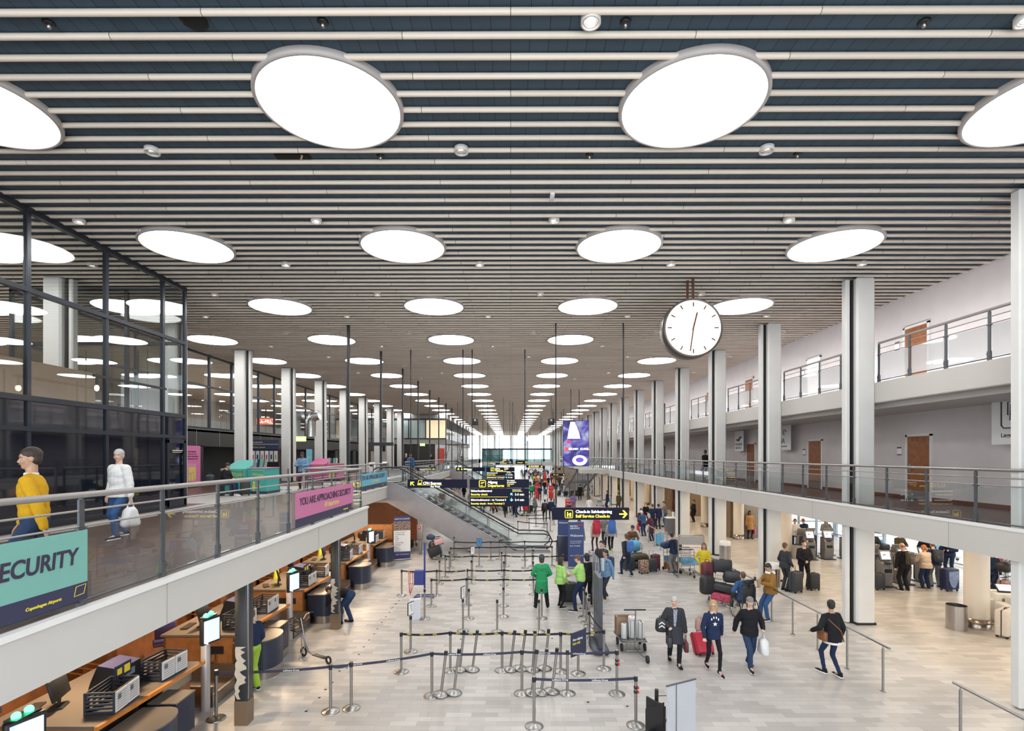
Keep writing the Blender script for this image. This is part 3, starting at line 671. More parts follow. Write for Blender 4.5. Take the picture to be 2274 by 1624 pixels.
# glazed office on upper left far
of = thing('glazed_office', 'glazed corner office standing above the left walkway, far', 'office', (-12, 67, 0))
t = MB(); t.bb(-4, 3.7, 0, 38, 6.5, 7.2); t.bb(-4, 3.7, 0, 38, CEIL-.6, CEIL); t.build('slab', concrete, of)
t = MB(); t.bb(-4, 2.2, 0, 38, DL, 6.4); t.build('lower_wall', panelk, of)
t = MB(); t.bb(2.2, 3.5, .1, 38, DL, 6.5); t.build('pale_wall', white, of)
t = MB()
for x in (-4, -1.2, 1.0, 3.65): t.bb(x-.06, x+.06, -.06, .06, 7.2, CEIL-.6)
for i in range(20): t.bb(3.6, 3.7, i*2-.04, i*2+.04, 7.2, CEIL-.6)
t.bb(-4, 3.7, -.05, .05, 7.15, 7.3); t.bb(-4, 3.7, -.05, .05, CEIL-.8, CEIL-.6); t.build('frame', framed, of)
t = MB(); t.bb(-4, 1, 0, .03, 7.3, CEIL-.8); t.build('glass_pane', mat('frosted_blue_glass', (.42, .52, .53), .3), of)
t = MB(); t.bb(1, 3.6, .5, .55, 7.3, CEIL-.8); t.build('lit_room', mat('lit_room_warm', (.6, .5, .35), .5, emit=(1, .8, .5), es=.4), of)
t = MB(); t.bb(3.62, 3.66, 0, 38, 7.2, CEIL-.6); t.build('side_glass', glass, of)
pr = thing('red_poster', 'tall red poster on the pale wall under the glazed office', 'poster', (-9.0, 66.9, DL+.3)); t = MB(); t.bb(-.45, .45, -.02, .02, 0, 2.2); t.build('sheet', mat('poster_red', (.65, .08, .05), .5), pr)
# vertical slats far right ground level
t = MB()
for i in range(36): t.bb(8.9, 9.05, 72+i*1.0, 72.3+i*1.0, 0, DR-.6)
struct('trim_8', t, mat('slat_brown', (.30, .23, .18), .6))
# ---- ground floor right wing
def bin_(loc, lab, r=.26, h=.9, top=True):
    b = thing('litter_bin', lab, 'litter bin', loc, 0, None)
    t = MB(); t.lathe([(r, 0), (r, h*.78)], n=28); t.build('body', mat('bin_steel', (.45, .42, .40), .28, 1.0), b)
    if top: t = MB(); t.lathe([(r, h*.78), (r, h*.97), (r-.03, h), (r-.09, h), (r-.10, h-.1)], n=28); t.build('rim', white, b)
    return b
bin_(P(1610, 1243), 'round steel litter bin with white rim by the third column'); bin_((10.98, 16.45, 0), 'round steel litter bin tucked left of the nearest floor column')
bin_((10.2, 20.2, 0), 'round steel litter bin behind the man in the dark checked suit'); bin_((13.08, 15.25, 0), 'plain round steel bin left of the near round column', .25, .9, False); bin_((14.1, 25.5, 0), 'round bronze bin beside the left check-in kiosk', .25, .9, False)
for k in range(9):
    y = 15.45+BAY*k
    c = thing('round_column', 'cream round column in the right wing, %s from camera' % ORD[k], 'column', (13.85, y, 0), 0, 'round columns')
    t = MB(); t.lathe([(.30, .0), (.30, 2.99)], n=32); t.build('shaft', mat('cream_column', (.68, .62, .55), .4), c)
    t = MB(); t.lathe([(.335, 0), (.335, .28), (.30, .285)], n=32); t.build('steel_collar', mat('collar_bronze', (.35, .29, .25), .25, 1.0), c)
    if k < 2:
        t = MB(); t.tube([(.48*math.cos(a), .48*math.sin(a), .22) for a in [i*PI/12 for i in range(24)]], .02, 6, closed=True); t.build('guard_ring', M['collar_bronze'], c)
t = MB(); t.bb(13.65, 17.2, 31.9, 34.4, 0, 2.99)
struct('wall_granite', t, brickmat('granite_tiles', (.30, .28, .265), (.20, .185, .17), (.12, .11, .10), 1.35, .95, .008, .45, .5, .45))
t = MB(); t.bb(13.5, 13.66, 31.9, 34.4, 0, 2.99); struct('trim_9', t, mat('bronze_side', (.16, .11, .07), .4))
# exterior window wall
ww = bpy.data.objects.new('window_91', None); COL.objects.link(ww); ww['kind'] = 'structure'; ww.location = (20.6, 0, 0)
t = MB()
for i in range(23): t.bb(-.06, .06, 2+i*1.4-.05, 2+i*1.4+.05, 0, 2.99)
for i in range(4): t.bb(-3.4+i*1.12-.05, -3.4+i*1.12+.05, 32.94, 33.06, 0, 2.99)
for z in (.1, .9, 2.2, 2.93): t.bb(-.05, .05, 2, 33, z-.04, z+.04); t.bb(-3.4, 0, 32.95, 33.05, z-.04, z+.04)
t.build('window_frame', mat('pale_blue_frame', (.45, .52, .6), .4), ww)
t = MB(); t.bb(-.01, .01, 2, 33, 0, 2.99); t.bb(-3.4, 0, 32.99, 33.01, 0, 2.99); t.build('pane', glass, ww)
t = MB(); t.bb(17.2, 17.4, 34.4, 106, 0, 3); struct('wall_right_ground', t, mat('shop_wall', (.42, .35, .28), .6))
# shop fronts on ground right beyond granite
sh = MB()
for y in (37.5, 43.2, 48.6, 54, 59.4, 64.8, 70): sh.bb(13.9, 17.2, y, y+.3, 0, 2.99)
struct('wall_shop_dividers', sh, mat('shop_divider', (.35, .27, .2), .6))
sm = MB(); sm.bb(14.2, 17.1, 45.5, 46.0, 0.1, 2.2); sm.bb(14.4, 17, 51, 51.4, .1, 2.0)
struct('wall_shop_shelves', sm, mat('shelves_mixed', (.12, .06, .05), .6, noise=.9, nscale=5))
# under-balcony ceiling downlights (warm)
wl = thing('warm_soffit_light', 'x', 'downlight'); t = MB(); t.lathe([(.13, .02), (.13, -.01), (.11, -.012)], n=18); t.build('ring', white, wl)
t = MB(); t.add([(.11*math.cos(a*PI/5), .11*math.sin(a*PI/5), -.007) for a in range(10)], [tuple(range(10))]); t.build('lamp', mat('warm_lamp', (1, .8, .5), .5, emit=(1, .78, .52), es=190), wl)
first = True; n_ = 0
for y in range(6, 66, 3):
    for x in (12.0, 15.6, 19.5):
        if y > 29 and x > 17: continue
        place(wl, first, (x, y+1.1, 2.96), 0, 'warm round downlight in the soffit over the right wing', 'right wing downlights'); first = False
# ------------------------------------------------------------------ escalators and stairs (run across the hall)
glad = mat('escalator_cladding', (.34, .32, .33), .35, .5, noise=.06, nscale=2)
step_m = mat('step_grey', (.10, .10, .105), .5, .4)
X0, X1, SLP = -5.98, .23, .5637
def zline(x): return DL+.13 if x < X0 else (.10 if x > X1 else DL+.13-(x-X0)*SLP)
def escalator(loc, lab, rev=False):
    e = thing('escalator', lab, 'escalator', loc, 0, None)
    for nm, ya, yb in (('side_cladding', 0, .10), ('side_cladding', 1.5, 1.6)):
        t = MB(); poly = [(-7.3, zline(-7)), (X0, zline(-7)), (X1, .10), (2.1, .10), (2.1, 0.0), (-1.95, 0.0), (-4.9, 1.75), (-6.45, 2.62), (-7.3, 2.62)]
        t.prism(poly, ya, yb, 'y'); 
        for x in (-5.2, -4.3, -3.4, -2.5, -1.6, -.7): t.box((x-.35, ya-.001 if ya == 0 else yb+.001, zline(x)-.62), (.006, .004, 1.15), 1, ry=.55)
        t.build(nm, [glad, M['joint_grey']], e)
    t = MB(); t.bb(-4.9, -1.9, .1, 1.5, 1.7, 1.75); t.prism([(-6.45, 2.62), (-4.9, 1.75), (-1.95, 0), (-1.7, 0), (-4.8, 1.85), (-6.4, 2.75)], .1, 1.5, 'y'); t.v = t.v[8:]; t = MB(); t.prism([(-6.45, 2.62), (-4.9, 1.75), (-1.95, 0), (-1.7, 0), (-4.8, 1.85), (-6.4, 2.75)], .1, 1.5, 'y'); t.build('soffit', glad, e)
    for y in (.02, 1.42):
        t = MB(); t.tube([(-7.2, y+.08, zline(-7)+.01), (X0-.2, y+.08, zline(-7)+.01), (X0+.25, y+.08, zline(X0+.25)+.02), (X1-.2, y+.08, zline(X1-.2)+.02), (X1+.25, y+.08, .13), (2.05, y+.08, .13)], .03, 8); t.build('steel_skirting', steel, e)
    t = MB(); x = X0-.2
    prof = [(-7.0, DL)]
    while x < X1+.1:
        z = zline(x)-.13+.10; prof += [(x, z), (x+.36, z)]; x += .36
    prof += [(1.9, .03), (1.9, 0), (-1.6, 0)]
    prof += [(-6.9, DL-.4)]
    t.prism(prof, .32, 1.28, 'y'); t.build('step_band', step_m, e)
    for y in (.15, 1.45):
        t = MB(); H_ = .82
        t.prism([(-7.0, DL+.15), (X0, DL+.15), (X1, .15), (1.85, .15), (2.05, .35), (2.1, .6), (1.95, .85), (1.75, .15+H_-.02), (X1+.1, .12+H_), (X0+.1, DL+.13+H_-.02), (-7.0, DL+.13+H_-.02), (-7.2, DL+.6)], y-.006, y+.006, 'y'); t.build('glass_balustrade', glass, e)
        pts = [(-7.0, y, DL+.18), (-7.22, y, DL+.35), (-7.28, y, DL+.6), (-7.2, y, DL+.85), (-7.0, y, DL+.97), (X0+.1, y, DL+.97), (X0+.5, y, DL+.97-.2), (X1-.2, y, 1.18), (X1+.2, y, .98), (1.8, y, .96), (2.05, y, .86), (2.18, y, .6), (2.08, y, .32), (1.85, y, .16)]
        t = MB(); t.tube(pts, .035, 8); t.build('handrail', black, e)
    return e
es = escalator((0, 27.0, 0), 'near escalator running down from the left walkway to the queue area')
def stair(loc, lab):
    e = thing('staircase', lab, 'staircase', loc)
    t = MB(); n_ = 20; rise = DL/n_; run = .30
    prof = [(-6.5, DL)]
    x = -6.1; z = DL
    for i in range(n_): z -= rise; prof += [(x, z+rise), (x, z)]; x += run
    prof += [(x, 0)]; prof2 = [(x-.35, 0), (-6.15, DL-.38), (-6.5, DL-.38)]
    t.prism(prof+prof2, .1, 2.0, 'y'); t.build('treads', mat('stair_stone', (.35, .33, .32), .5), e)
    for y in (.05, 2.05):
        t = MB(); t.prism([(-6.5, DL+.05), (-6.1, DL+.05), (0.05, .05), (.1, -.0), (-.6, 0), (-6.15, DL-.45), (-6.5, DL-.45)], y-.03, y+.03, 'y'); t.build('stringer', glad, e)
        t = MB(); sl_ = (DL)/(6.1)
        for hh, rr in ((.95, .025), (.80, .02)):
            t.tube([(-6.5, y, DL+hh), (-6.1, y, DL+hh), (-.1, y, hh+.05), (.2, y, hh)], rr, 8)
        t.build('handrail', steel, e)
        t = MB(); t.prism([(-6.1, DL+.12), (-.1, .12), (-.1, .75), (-6.1, DL+.75)], y-.005, y+.005, 'y'); t.build('glass_balustrade', glass, e)
        for i in range(6):
            xx = -6.1+1.2*i; t = MB(); t.cyl((xx, y, DL-(xx+6.1)*sl_), (xx, y, DL-(xx+6.1)*sl_+.95), .018, n=8); t.build('post', steel, e)
    return e
st = stair((0, 29.0, 0), 'steel and stone staircase beside the near escalator')
c = dup(es); c.location = (0, 55.2, 0); c['label'] = 'far escalator half way down the hall, left side'
c = dup(st); c.location = (0, 57.2, 0); c['label'] = 'far staircase beside the second escalator'
# open metal staircase on the right
ms = thing('metal_staircase', 'open black metal staircase dropping from the right walkway, far', 'staircase', (8.2, 55, 0))
t = MB()
for x in (-1.15, 1.15):
    t.prism([(0, DR), (.1, DR-.3), (6.6, 1.75), (6.6, 2.05)], x-.05, x+.05, 'x'); t.prism([(7.6, 2.0), (7.6, 1.7), (14.5, 0), (14.9, .0)], x-.05, x+.05, 'x')
t.bb(-1.2, 1.2, 6.4, 7.8, 1.95, 2.05); t.build('frame', black, ms)
t = MB()
for i in range(11): t.bb(-1.1, 1.1, .3+i*.58, .62+i*.58, DR-.18-i*.16, DR-.13-i*.16)
for i in range(12): t.bb(-1.1, 1.1, 7.9+i*.55, 8.2+i*.55, 1.8-i*.155, 1.85-i*.155)
t.build('treads', steel2, ms)
t = MB()
for x in (-1.15, 1.15): t.tube([(x, 0, DR+1), (x, 6.6, 3.0), (x, 7.6, 3.0), (x, 14.7, 1.0)], .03)
for x in (-1.15, 1.15): t.cyl((x, 7.0, 0), (x, 7.0, 2), .06)
t.bb(-.08, .08, 0, .2, 0, DR) ; t.build('handrail', steel2, ms)
t = MB(); t.bb(7.2, 10.06, 53, 55, DR-.4, DR); tag(t.build('stair_landing', fascia), 'cream landing slab joining the metal staircase to the right walkway', 'landing')
# upper left spiral like stair far away
us = thing('display_staircase', 'dark steel staircase rising from the left walkway to the upper level, far', 'staircase', (-6.95, 59.6, DL))
t = MB()
for i in range(14): t.bb(-.75, .75, i*.42, .3+i*.42, .22+.3*i*.6, .26+.3*i*.6)
for x in (-.8, .8): t.prism([(0, 0), (6, 2.7), (6, 3.0), (0, .3)], x-.04, x+.04, 'x'); t.tube([(x, 0, 1), (x, 6, 3.8)], .03)
t.bb(-1.2, 1.6, 5.4, 7, 2.9, 3.0); t.build('frame', framed, us)
# ------------------------------------------------------------------ hanging signs
def hang(s, xs, ztop, z0, y=.04):
    for x in xs:
        t = MB(); t.cyl((x, y, z0), (x, y, ztop), .028, n=8); t.build('hanger_rod', M['post_black'], s)
def icon_checkin(s, x, z, w):
    t = MB(); r = w/2
    t.tube([(x-r, -.01, z-r*.8), (x-r, -.01, z+r*.8), (x-r*.8, -.01, z+r), (x+r*.8, -.01, z+r), (x+r, -.01, z+r*.8), (x+r, -.01, z-r*.8), (x+r*.8, -.01, z-r), (x-r*.8, -.01, z-r)], w*.035, 6, closed=True)
    t.bb(x-.5*r, x-.15*r, -.012, -.004, z-.7*r, z+.15*r); t.ell((x-.33*r, -.008, z+.42*r), (.17*r, .006, .17*r)); t.bb(x+.15*r, x+.6*r, -.012, -.004, z-.7*r, z+.3*r); t.bb(x-.15*r, x+.15*r, -.012, -.004, z-.12*r, z+.05*r)
    t.build('check_in_icon', yel_e, s)
def arrow(s, x, z, r, ang, m, nm='arrow'):
    t = MB(); w = r*.30
    poly = [(-r, -w/2), (.35*r, -w/2), (-.25*r, -r+.1*r), (.2*r, -r+.1*r), (r, 0), (.2*r, r-.1*r), (-.25*r, r-.1*r), (.35*r, w/2), (-r, w/2)]
    c_, s_ = math.cos(ang), math.sin(ang)
    t.prism([(x+a*c_-b*s_, z+a*s_+b*c_) for a, b in poly], -.012, -.003, 'y'); t.build(nm, m, s)
def sign_self(Y, x0, x1, z0, z1, lab, full=True):
    s = thing('hanging_sign', lab, 'sign', ((x0+x1)/2, Y, z0)); w, h = x1-x0, z1-z0
    t = MB(); t.bb(-w/2, w/2, 0, .14, 0, h); t.build('panel', signblue, s)
    hang(s, (-w*.455, w*.43), CEIL-z0, h, .07)
    icon_checkin(s, -w*.287, h*.48, h*.62)
    text('Check-in Selvbetjening', h*.33, wht_e, s, (-w*.198, -.006, h*.57), bold=.02, sx=.98)
    text('Self Service Check-in', h*.33, yel_e, s, (-w*.198, -.006, h*.20), bold=.02, sx=1.0)
    arrow(s, w*.425, h*.48, h*.34, 0, yel_e)
    return s
a, b = Q(1227, 1155, 20.9), Q(1397, 1128, 20.9)
sign_self(20.9, a.x, b.x, a.z, b.z, 'nearest hanging sign reading Check-in Selvbetjening, Self Service Check-in, with yellow arrow')
a, b = Q(1168, 1039, 72), Q(1205, 1033, 72); sign_self(72, a.x, b.x, a.z, b.z, 'small far self service check-in sign before the end doors')
def sign_exp(Y, x0, x1, z0, z1, lab):
    s = thing('hanging_sign', lab, 'sign', ((x0+x1)/2, Y, z0)); w, h = x1-x0, z1-z0
    t = MB(); t.bb(-w/2, w/2, 0, .14, 0, h); t.build('panel', signblue, s); hang(s, (-w*.45, w*.43), CEIL-z0, h, .07)
    arrow(s, -w*.42, h*.5, h*.30, 3*PI/4, yel_e)
    t = MB(); t.tube([(-w*.33, -.01, h*.38), (-w*.31, -.01, h*.9), (-w*.255, -.01, h*.9), (-w*.27, -.01, h*.38)], .012, 5, closed=True); t.bb(-w*.33, w*.08, -.012, -.006, h*.335, h*.36); t.build('emblem', yel_e, s)
    text('CPH', h*.22, yel_e, s, (-w*.325, -.006, h*.42), bold=.03)
    text('CPH Express', h*.40, wht_e, s, (-w*.24, -.006, h*.42), bold=.02); text('Fast Track', h*.26, wht_e, s, (-w*.115, -.006, h*.08), bold=.01, shear=.25)
def sign_dep(Y, x0, x1, z0, z1, lab):
    s = thing('hanging_sign', lab, 'sign', ((x0+x1)/2, Y, z0)); w, h = x1-x0, z1-z0
    t = MB(); t.bb(-w/2, w/2, 0, .14, h*.68, h); t.bb(-w/2+.005, w/2-.005, 0, .14, h*.35, h*.665); t.bb(-w/2+.005, w/2-.005, 0, .14, 0, h*.34); t.build('panel', signblue, s); hang(s, (-w*.46, w*.43), CEIL-z0, h, .07)
    H = h*.31
    t = MB(); r = H*.38; x = -w*.285; z = h*.84
    t.tube([(x-r, -.01, z-r*.8), (x-r, -.01, z+r*.8), (x-r*.8, -.01, z+r), (x+r*.8, -.01, z+r), (x+r, -.01, z+r*.8), (x+r, -.01, z-r*.8), (x+r*.8, -.01, z-r), (x-r*.8, -.01, z-r)], .016, 6, closed=True)
    t.prism([(x-.55*r, z+.05*r), (x-.35*r, z-.05*r), (x+.6*r, z+.35*r), (x+.5*r, z+.55*r)], -.012, -.004, 'y'); t.prism([(x-.5*r, z+.45*r), (x-.3*r, z+.5*r), (x+.2*r, z+.2*r), (x, z+.05*r)], -.012, -.004, 'y'); t.bb(x-.55*r, x+.1*r, -.012, -.004, z-.65*r, z-.5*r)
    t.build('departure_icon', yel_e, s)
    text('Afgang', H*.42, wht_e, s, (-w*.195, -.006, h*.855), bold=.02); text('Departures', H*.42, yel_e, s, (-w*.195, -.006, h*.725), bold=.02)
    for i, (q, m_) in enumerate((('Kun adgang', wht_e), ('for passagerer', wht_e), ('Passengers', yel_e), ('only', yel_e))): text(q, H*.19, m_, s, (w*.13, -.006, h*(.94-.065*i)), bold=.01)
    text('Sikkerhedskontrol', H*.34, wht_e, s, (-w*.48, -.006, h*.54), bold=.01); text('Security check', H*.34, yel_e, s, (-w*.48, -.006, h*.41), bold=.01)
    text('Sikkerhedskontrol - via Terminal 3', H*.30, wht_e, s, (-w*.48, -.006, h*.21), bold=.01); text('Security check - from Terminal 3', H*.30, yel_e, s, (-w*.48, -.006, h*.075), bold=.01)
    text('Forventet ventetid', H*.13, wht_e, s, (w*.22, -.006, h*.60)); text('Expected waiting time', H*.13, yel_e, s, (w*.22, -.006, h*.55))
    text('3-5 min', H*.36, wht_e, s, (w*.26, -.006, h*.405), bold=.01); text('2-4 min', H*.36, wht_e, s, (w*.26, -.006, h*.205), bold=.01)
    arrow(s, w*.205, h*.45, H*.18, 3*PI/4, teal_e); arrow(s, w*.205, h*.25, H*.2, -PI/2, teal_e)
    t = MB(); t.bb(-w*.49, w*.14, -.01, -.002, h*.345, h*.352); t.build('divider', yel_e, s)
a, b = Q(905, 1084, 26.2), Q(1037, 1065, 26.2); sign_exp(26.2, a.x, b.x, a.z, b.z, 'near hanging sign reading CPH Express Fast Track with yellow arrow')
a, b = Q(1043, 1125, 26.2), Q(1175, 1065, 26.2); sign_dep(26.2, a.x, b.x, a.z, b.z, 'near large hanging sign reading Afgang Departures with security waiting times')
a, b = Q(1013, 1047, 52), Q(1077, 1038, 52); sign_exp(52, a.x, b.x, a.z, b.z, 'second hanging express sign, behind and above the near one')
a, b = Q(1080, 1068, 52), Q(1143, 1038, 52); sign_dep(52, a.x, b.x, a.z, b.z, 'second Departures sign with waiting times, behind the near one')
a, b = Q(1112, 1031, 90), Q(1138, 1021, 90); sign_dep(90, a.x, b.x, a.z, b.z, 'third tiny Departures sign far down the hall')
a, b = Q(1085, 1032, 90), Q(1110, 1028, 90); sign_exp(90, a.x, b.x, a.z, b.z, 'third tiny express sign far down the hall')
for px0, py0, px1, py1, Y, lab in ((1145, 1031, 1170, 1023, 80, 'small far double line sign left of the far self service sign'), (1227, 1044, 1249, 1040, 64, 'upper small yellow lettered sign left of the big screen foot'), (1224, 1057, 1255, 1052, 60, 'lower small dark sign left of the metal staircase')):
    a, b = Q(px0, py1, Y), Q(px1, py0, Y); s = thing('hanging_sign', lab, 'sign', (a.x, Y, min(a.z, b.z))); h = abs(a.z-b.z); w = b.x-a.x
    t = MB(); t.bb(0, w, 0, .12, 0, h); t.build('panel', signblue, s); hang(s, (w*.1, w*.9), CEIL-s.location.z, h, .06); arrow(s, w*.9, h*.5, h*.3, 0, yel_e); text('Terminal 3', min(h*.5, w*.11), yel_e, s, (w*.15, -.01, h*.3))
# ------------------------------------------------------------------ video wall
m, nt, bs = node_mat('video_image'); N = nt.nodes; L = nt.links
tc = N.new('ShaderNodeTexCoord'); n1 = N.new('ShaderNodeTexNoise'); n1.inputs['Scale'].default_value = 1.1; n1.inputs['Detail'].default_value = 3; n1.inputs['Distortion'].default_value = .8
rp = N.new('ShaderNodeValToRGB'); e = rp.color_ramp.elements; e[0].position = .32; e[0].color = (.01, .008, .06, 1); e[1].position = .72; e[1].color = (.75, .8, 1, 1); q = e.new(.5); q.color = (.10, .08, .55, 1)
L.new(tc.outputs['Object'], n1.inputs['Vector']); L.new(n1.outputs['Fac'], rp.inputs[0]); L.new(rp.outputs[0], bs.inputs['Emission Color']); bs.inputs['Emission Strength'].default_value = .42; bs.inputs['Base Color'].default_value = (.01, .01, .02, 1); m.cycles.emission_sampling = 'NONE'
a, b = Q(1250, 1036, 42), Q(1308, 934, 42); s = thing('video_wall', 'large hanging portrait video wall showing a blue alpine advert', 'screen', ((a.x+b.x)/2, 42, a.z)); w = b.x-a.x; h = b.z-a.z
t = MB(); t.bb(-w/2, w/2, 0, .25, 0, h); t.build('casing', black, s); t = MB(); t.bb(-w/2+.03, w/2-.03, -.01, 0, .05, h-.03); t.build('screen', m, s)
t = MB()
for i in (1, 2): t.bb(-w/2+.03, w/2-.03, -.014, -.011, h*i/3-.008, h*i/3+.008)
t.bb(-.008, .008, -.014, -.011, .05, h-.03); t.build('panel_joints', black, s)
t = MB(); cone = [(.05, h*.97), (.40*w/2+.0, h*.72), (.48*w/2, h*.6), (-.52*w/2, h*.6), (-.46*w/2, h*.72), (-.30, h*.97)]
t.prism([(x-.15, z) for x, z in cone], -.018, -.015, 'y'); t.build('glass_dome_picture', mat('pic_white', (.8, .8, 1), .5, emit=(.85, .85, 1), es=.5), s)
t = MB(); t.add([(.3+.75*math.cos(i*PI/12)*.8, -.017, h*.13+.42*math.sin(i*PI/12)) for i in range(24)], [tuple(range(24))]); t.add([(.3+.40*math.cos(i*PI/12)*.8, -.02, h*.14+.2*math.sin(i*PI/12)) for i in range(24)], [tuple(range(24))], 1); t.build('building_picture', [M['pic_white'], mat('pic_violet', (.05, .03, .2), .5, emit=(.12, .06, .4), es=.8)], s)
text('SÖLDEN', .2, wht_e, s, (-w*.28, -.02, h*.36), bold=.03); text('GURGL', .22, wht_e, s, (w*.16, -.02, h*.36), bold=.03)
t = MB()
for q in (-.6, -.3, 0, .3, .6): t.tube([(-.12+q*.22, -.022, h*.97), (-.15+q*.7, -.022, h*.73), (-.15+q*.75, -.022, h*.6)], .008, 4)
for z_, w_ in ((.72, .42), (.66, .46), (.80, .33)): t.tube([(-.15-w_, -.022, h*z_), (-.15+w_*.95, -.022, h*z_)], .008, 4)
t.build('dome_ribs', mat('pic_rib', (.05, .05, .15), .5), s)
t = MB(); t.bb(-w*.42, -w*.30, -.022, -.018, h*.34, h*.42); t.bb(-w*.36, -w*.2, -.022, -.018, h*.545, h*.565); t.bb(-w*.36, -w*.2, -.022, -.018, h*.50, h*.52); t.build('red_logo', mat('logo_red', (.7, .02, .05), .5, emit=(.9, .05, .08), es=.8), s)
hang(s, (-w*.19, w*.13), CEIL-a.z, h, .12)
for px, lab in ((1055, 'left black hanging speaker box near the end window'), (1224, 'right black hanging speaker box near the end window')):
    p = Q(px, 937, 45); s = thing('hanging_loudspeaker', lab, 'loudspeaker', p); t = MB(); t.rbox((0, 0, 0), (.56, .4, .56), .03); t.build('cabinet', black, s); t = MB(); t.bb(-.07, .07, -.22, -.2, .05, .2); t.build('badge', paper, s); t = MB(); t.cyl((0, 0, .25), (0, 0, CEIL-p.z), .015, n=6); t.build('hanger_rod', black, s)
# thin rods hanging from the ceiling further back
for i, (px, Y, zb) in enumerate(((911, 27, 0), (1118, 48, 2), (1132, 52, 3), (1085, 60, 4), (1062, 64, 4), (1020, 62, 4), (1037, 70, 4), (1143, 66, 4), (1200, 70, 4), (1160, 85, 4))):
    if i == 0: continue
    p = Q(px, 1000, Y); t = MB(); t.cyl((0, 0, 0), (0, 0, CEIL-4.6), .02, n=6); tag(t.build('ceiling_rod', M['post_black'], None, (p.x, Y, 4.6)), 'thin black rod hanging from the ceiling far down the hall', 'rod', 'thin ceiling rods')
# ------------------------------------------------------------------ clock
def clock(loc, R, lab, rods=True):
    c = thing('hanging_clock', lab, 'clock', loc)
    t = MB(); t.lathe([(.0001, -.20), (R*.93, -.20), (R*.985, -.23), (R, -.23), (R, .24), (R*.95, .26), (.0001, .26)], n=56); t.xf(Matrix.Rotation(PI/2, 3, 'X').to_3x3()); t.v = [(x, -y, z) for x, y, z in t.v]
    o = t.build('drum', mat('clock_bronze', (.10, .085, .075), .35, .6), c)
    t = MB(); t.add([(R*.93*math.cos(i*PI/28), -.215, R*.93*math.sin(i*PI/28)) for i in range(56)], [tuple(range(56))]); t.build('dial', mat('clock_dial', (1, .98, .92), .5, emit=(1, .93, .82), es=1.5), c)
    hm_ = mat('clock_brown', (.10, .035, .015), .5); t = MB()
    for i in range(12):
        a = i*PI/6; c_, s_ = math.cos(a), math.sin(a); t.box((R*.79*s_, -.222, R*.79*c_), (.045*R, .012, .15*R), ry=a)
    for i in range(60):
        if i % 5: a = i*PI/30; t.box((R*.85*math.sin(a), -.222, R*.85*math.cos(a)), (.022*R, .012, .022*R), ry=a)
    t.build('hour_marks', hm_, c)
    a = math.radians(14); t = MB(); t.box((.22*R*math.sin(a), -.235, .22*R*math.cos(a)), (.055*R, .012, .62*R), ry=a); t.build('hour_hand', hm_, c)
    a = math.radians(188); t = MB(); t.box((.33*R*math.sin(a), -.245, .33*R*math.cos(a)), (.045*R, .012, .95*R), ry=a); t.build('minute_hand', hm_, c)
    for x, y in ((-.05, .15), (.05, -.05)):
        t = MB(); t.bb(x-.03, x+.03, y-.03, y+.03, R*.95, CEIL-loc[2]); t.build('hanger_rod', hm_, c)
    return c
p = Q(1534, 732, 15.75); clock(p, .885, 'large round lit station clock hanging on the right')
p = Q(1177, 975, 118); clock(p, .80, 'tiny distant round clock before the end window')
# ------------------------------------------------------------------ wall signs on the right
def wsign(px, py, w, h, lab, lines, m=paper, X=XW-.35, tx=None, size=.2):
    d = ray(px, py); tt_ = X/d.x; p = Vector((X, d.y*tt_, EYE+d.z*tt_))
    s = thing('airline_sign', lab, 'sign', p, -PI/2); t = MB(); t.bb(-w/2, w/2, 0, .02, -h/2, h/2); t.build('panel', m, s)
    for i, l in enumerate(lines): text(l, size, tx or mat('print_dark', (.03, .03, .05), .5), s, (-w*.42, -.004, -h*.22-i*size*1.05), bold=.02)
    return s, w, h
s, w, h = wsign(1641, 980, 1.1, 1.15, 'white airline sign reading ATLANTIC AIRWAYS with a dark bird', ['ATLANTIC', 'AIRWAYS'], size=.19)
t = MB(); t.prism([(-.45, .1), (-.1, .12), (.15, .28), (.45, .2), (.2, .14), (.05, -.02), (-.2, 0)], -.012, -.004, 'y'); t.build('bird_emblem', M['print_dark'], s)
s, w, h = wsign(1742, 972, 1.1, 1.2, 'white airline sign reading PIA in green letters', ['PIA'], tx=mat('print_green', (.02, .2, .08), .5), size=.34)
text('International', .1, M['print_dark'], s, (-.3, -.004, -.45)); t = MB(); t.tube([(.12*math.cos(i), -.008, .25+.12*math.sin(i)) for i in [k*.5 for k in range(11)]], .015, 5); t.build('emblem', M['print_dark'], s)
s, w, h = wsign(2262, 920, 1.5, 1.55, 'white doctor sign with a pictogram in a long coat, top right', [], size=.2)
pd = M['print_dark']; t = MB(); r = .46; x, z = 0, .14
t.tube([(x-r, -.01, z-r*.9), (x-r, -.01, z+r*.9), (x-r*.85, -.01, z+r*1.05), (x+r*.85, -.01, z+r*1.05), (x+r, -.01, z+r*.9), (x+r, -.01, z-r*.9), (x+r*.85, -.01, z-r*1.05), (x-r*.85, -.01, z-r*1.05)], .016, 6, closed=True)
t.ell((-.10, -.01, .46), (.075, .01, .075)); t.tube([(-.28, -.01, .34), (-.28, -.01, 0), (-.2, -.01, 0), (-.2, -.01, .28), (-.22, -.01, -.14), (.02, -.01, -.14), (.0, -.01, .28), (0.0, -.01, 0), (.08, -.01, 0), (.08, -.01, .34), (-.1, -.01, .34)], .012, 5, closed=True); t.bb(-.18, -.11, -.014, -.004, -.32, -.14); t.bb(-.09, -.02, -.014, -.004, -.32, -.14); t.build('doctor_pictogram', pd, s)
text('Læge - Doctor', .15, pd, s, (-.48, -.004, -.58), bold=.015)
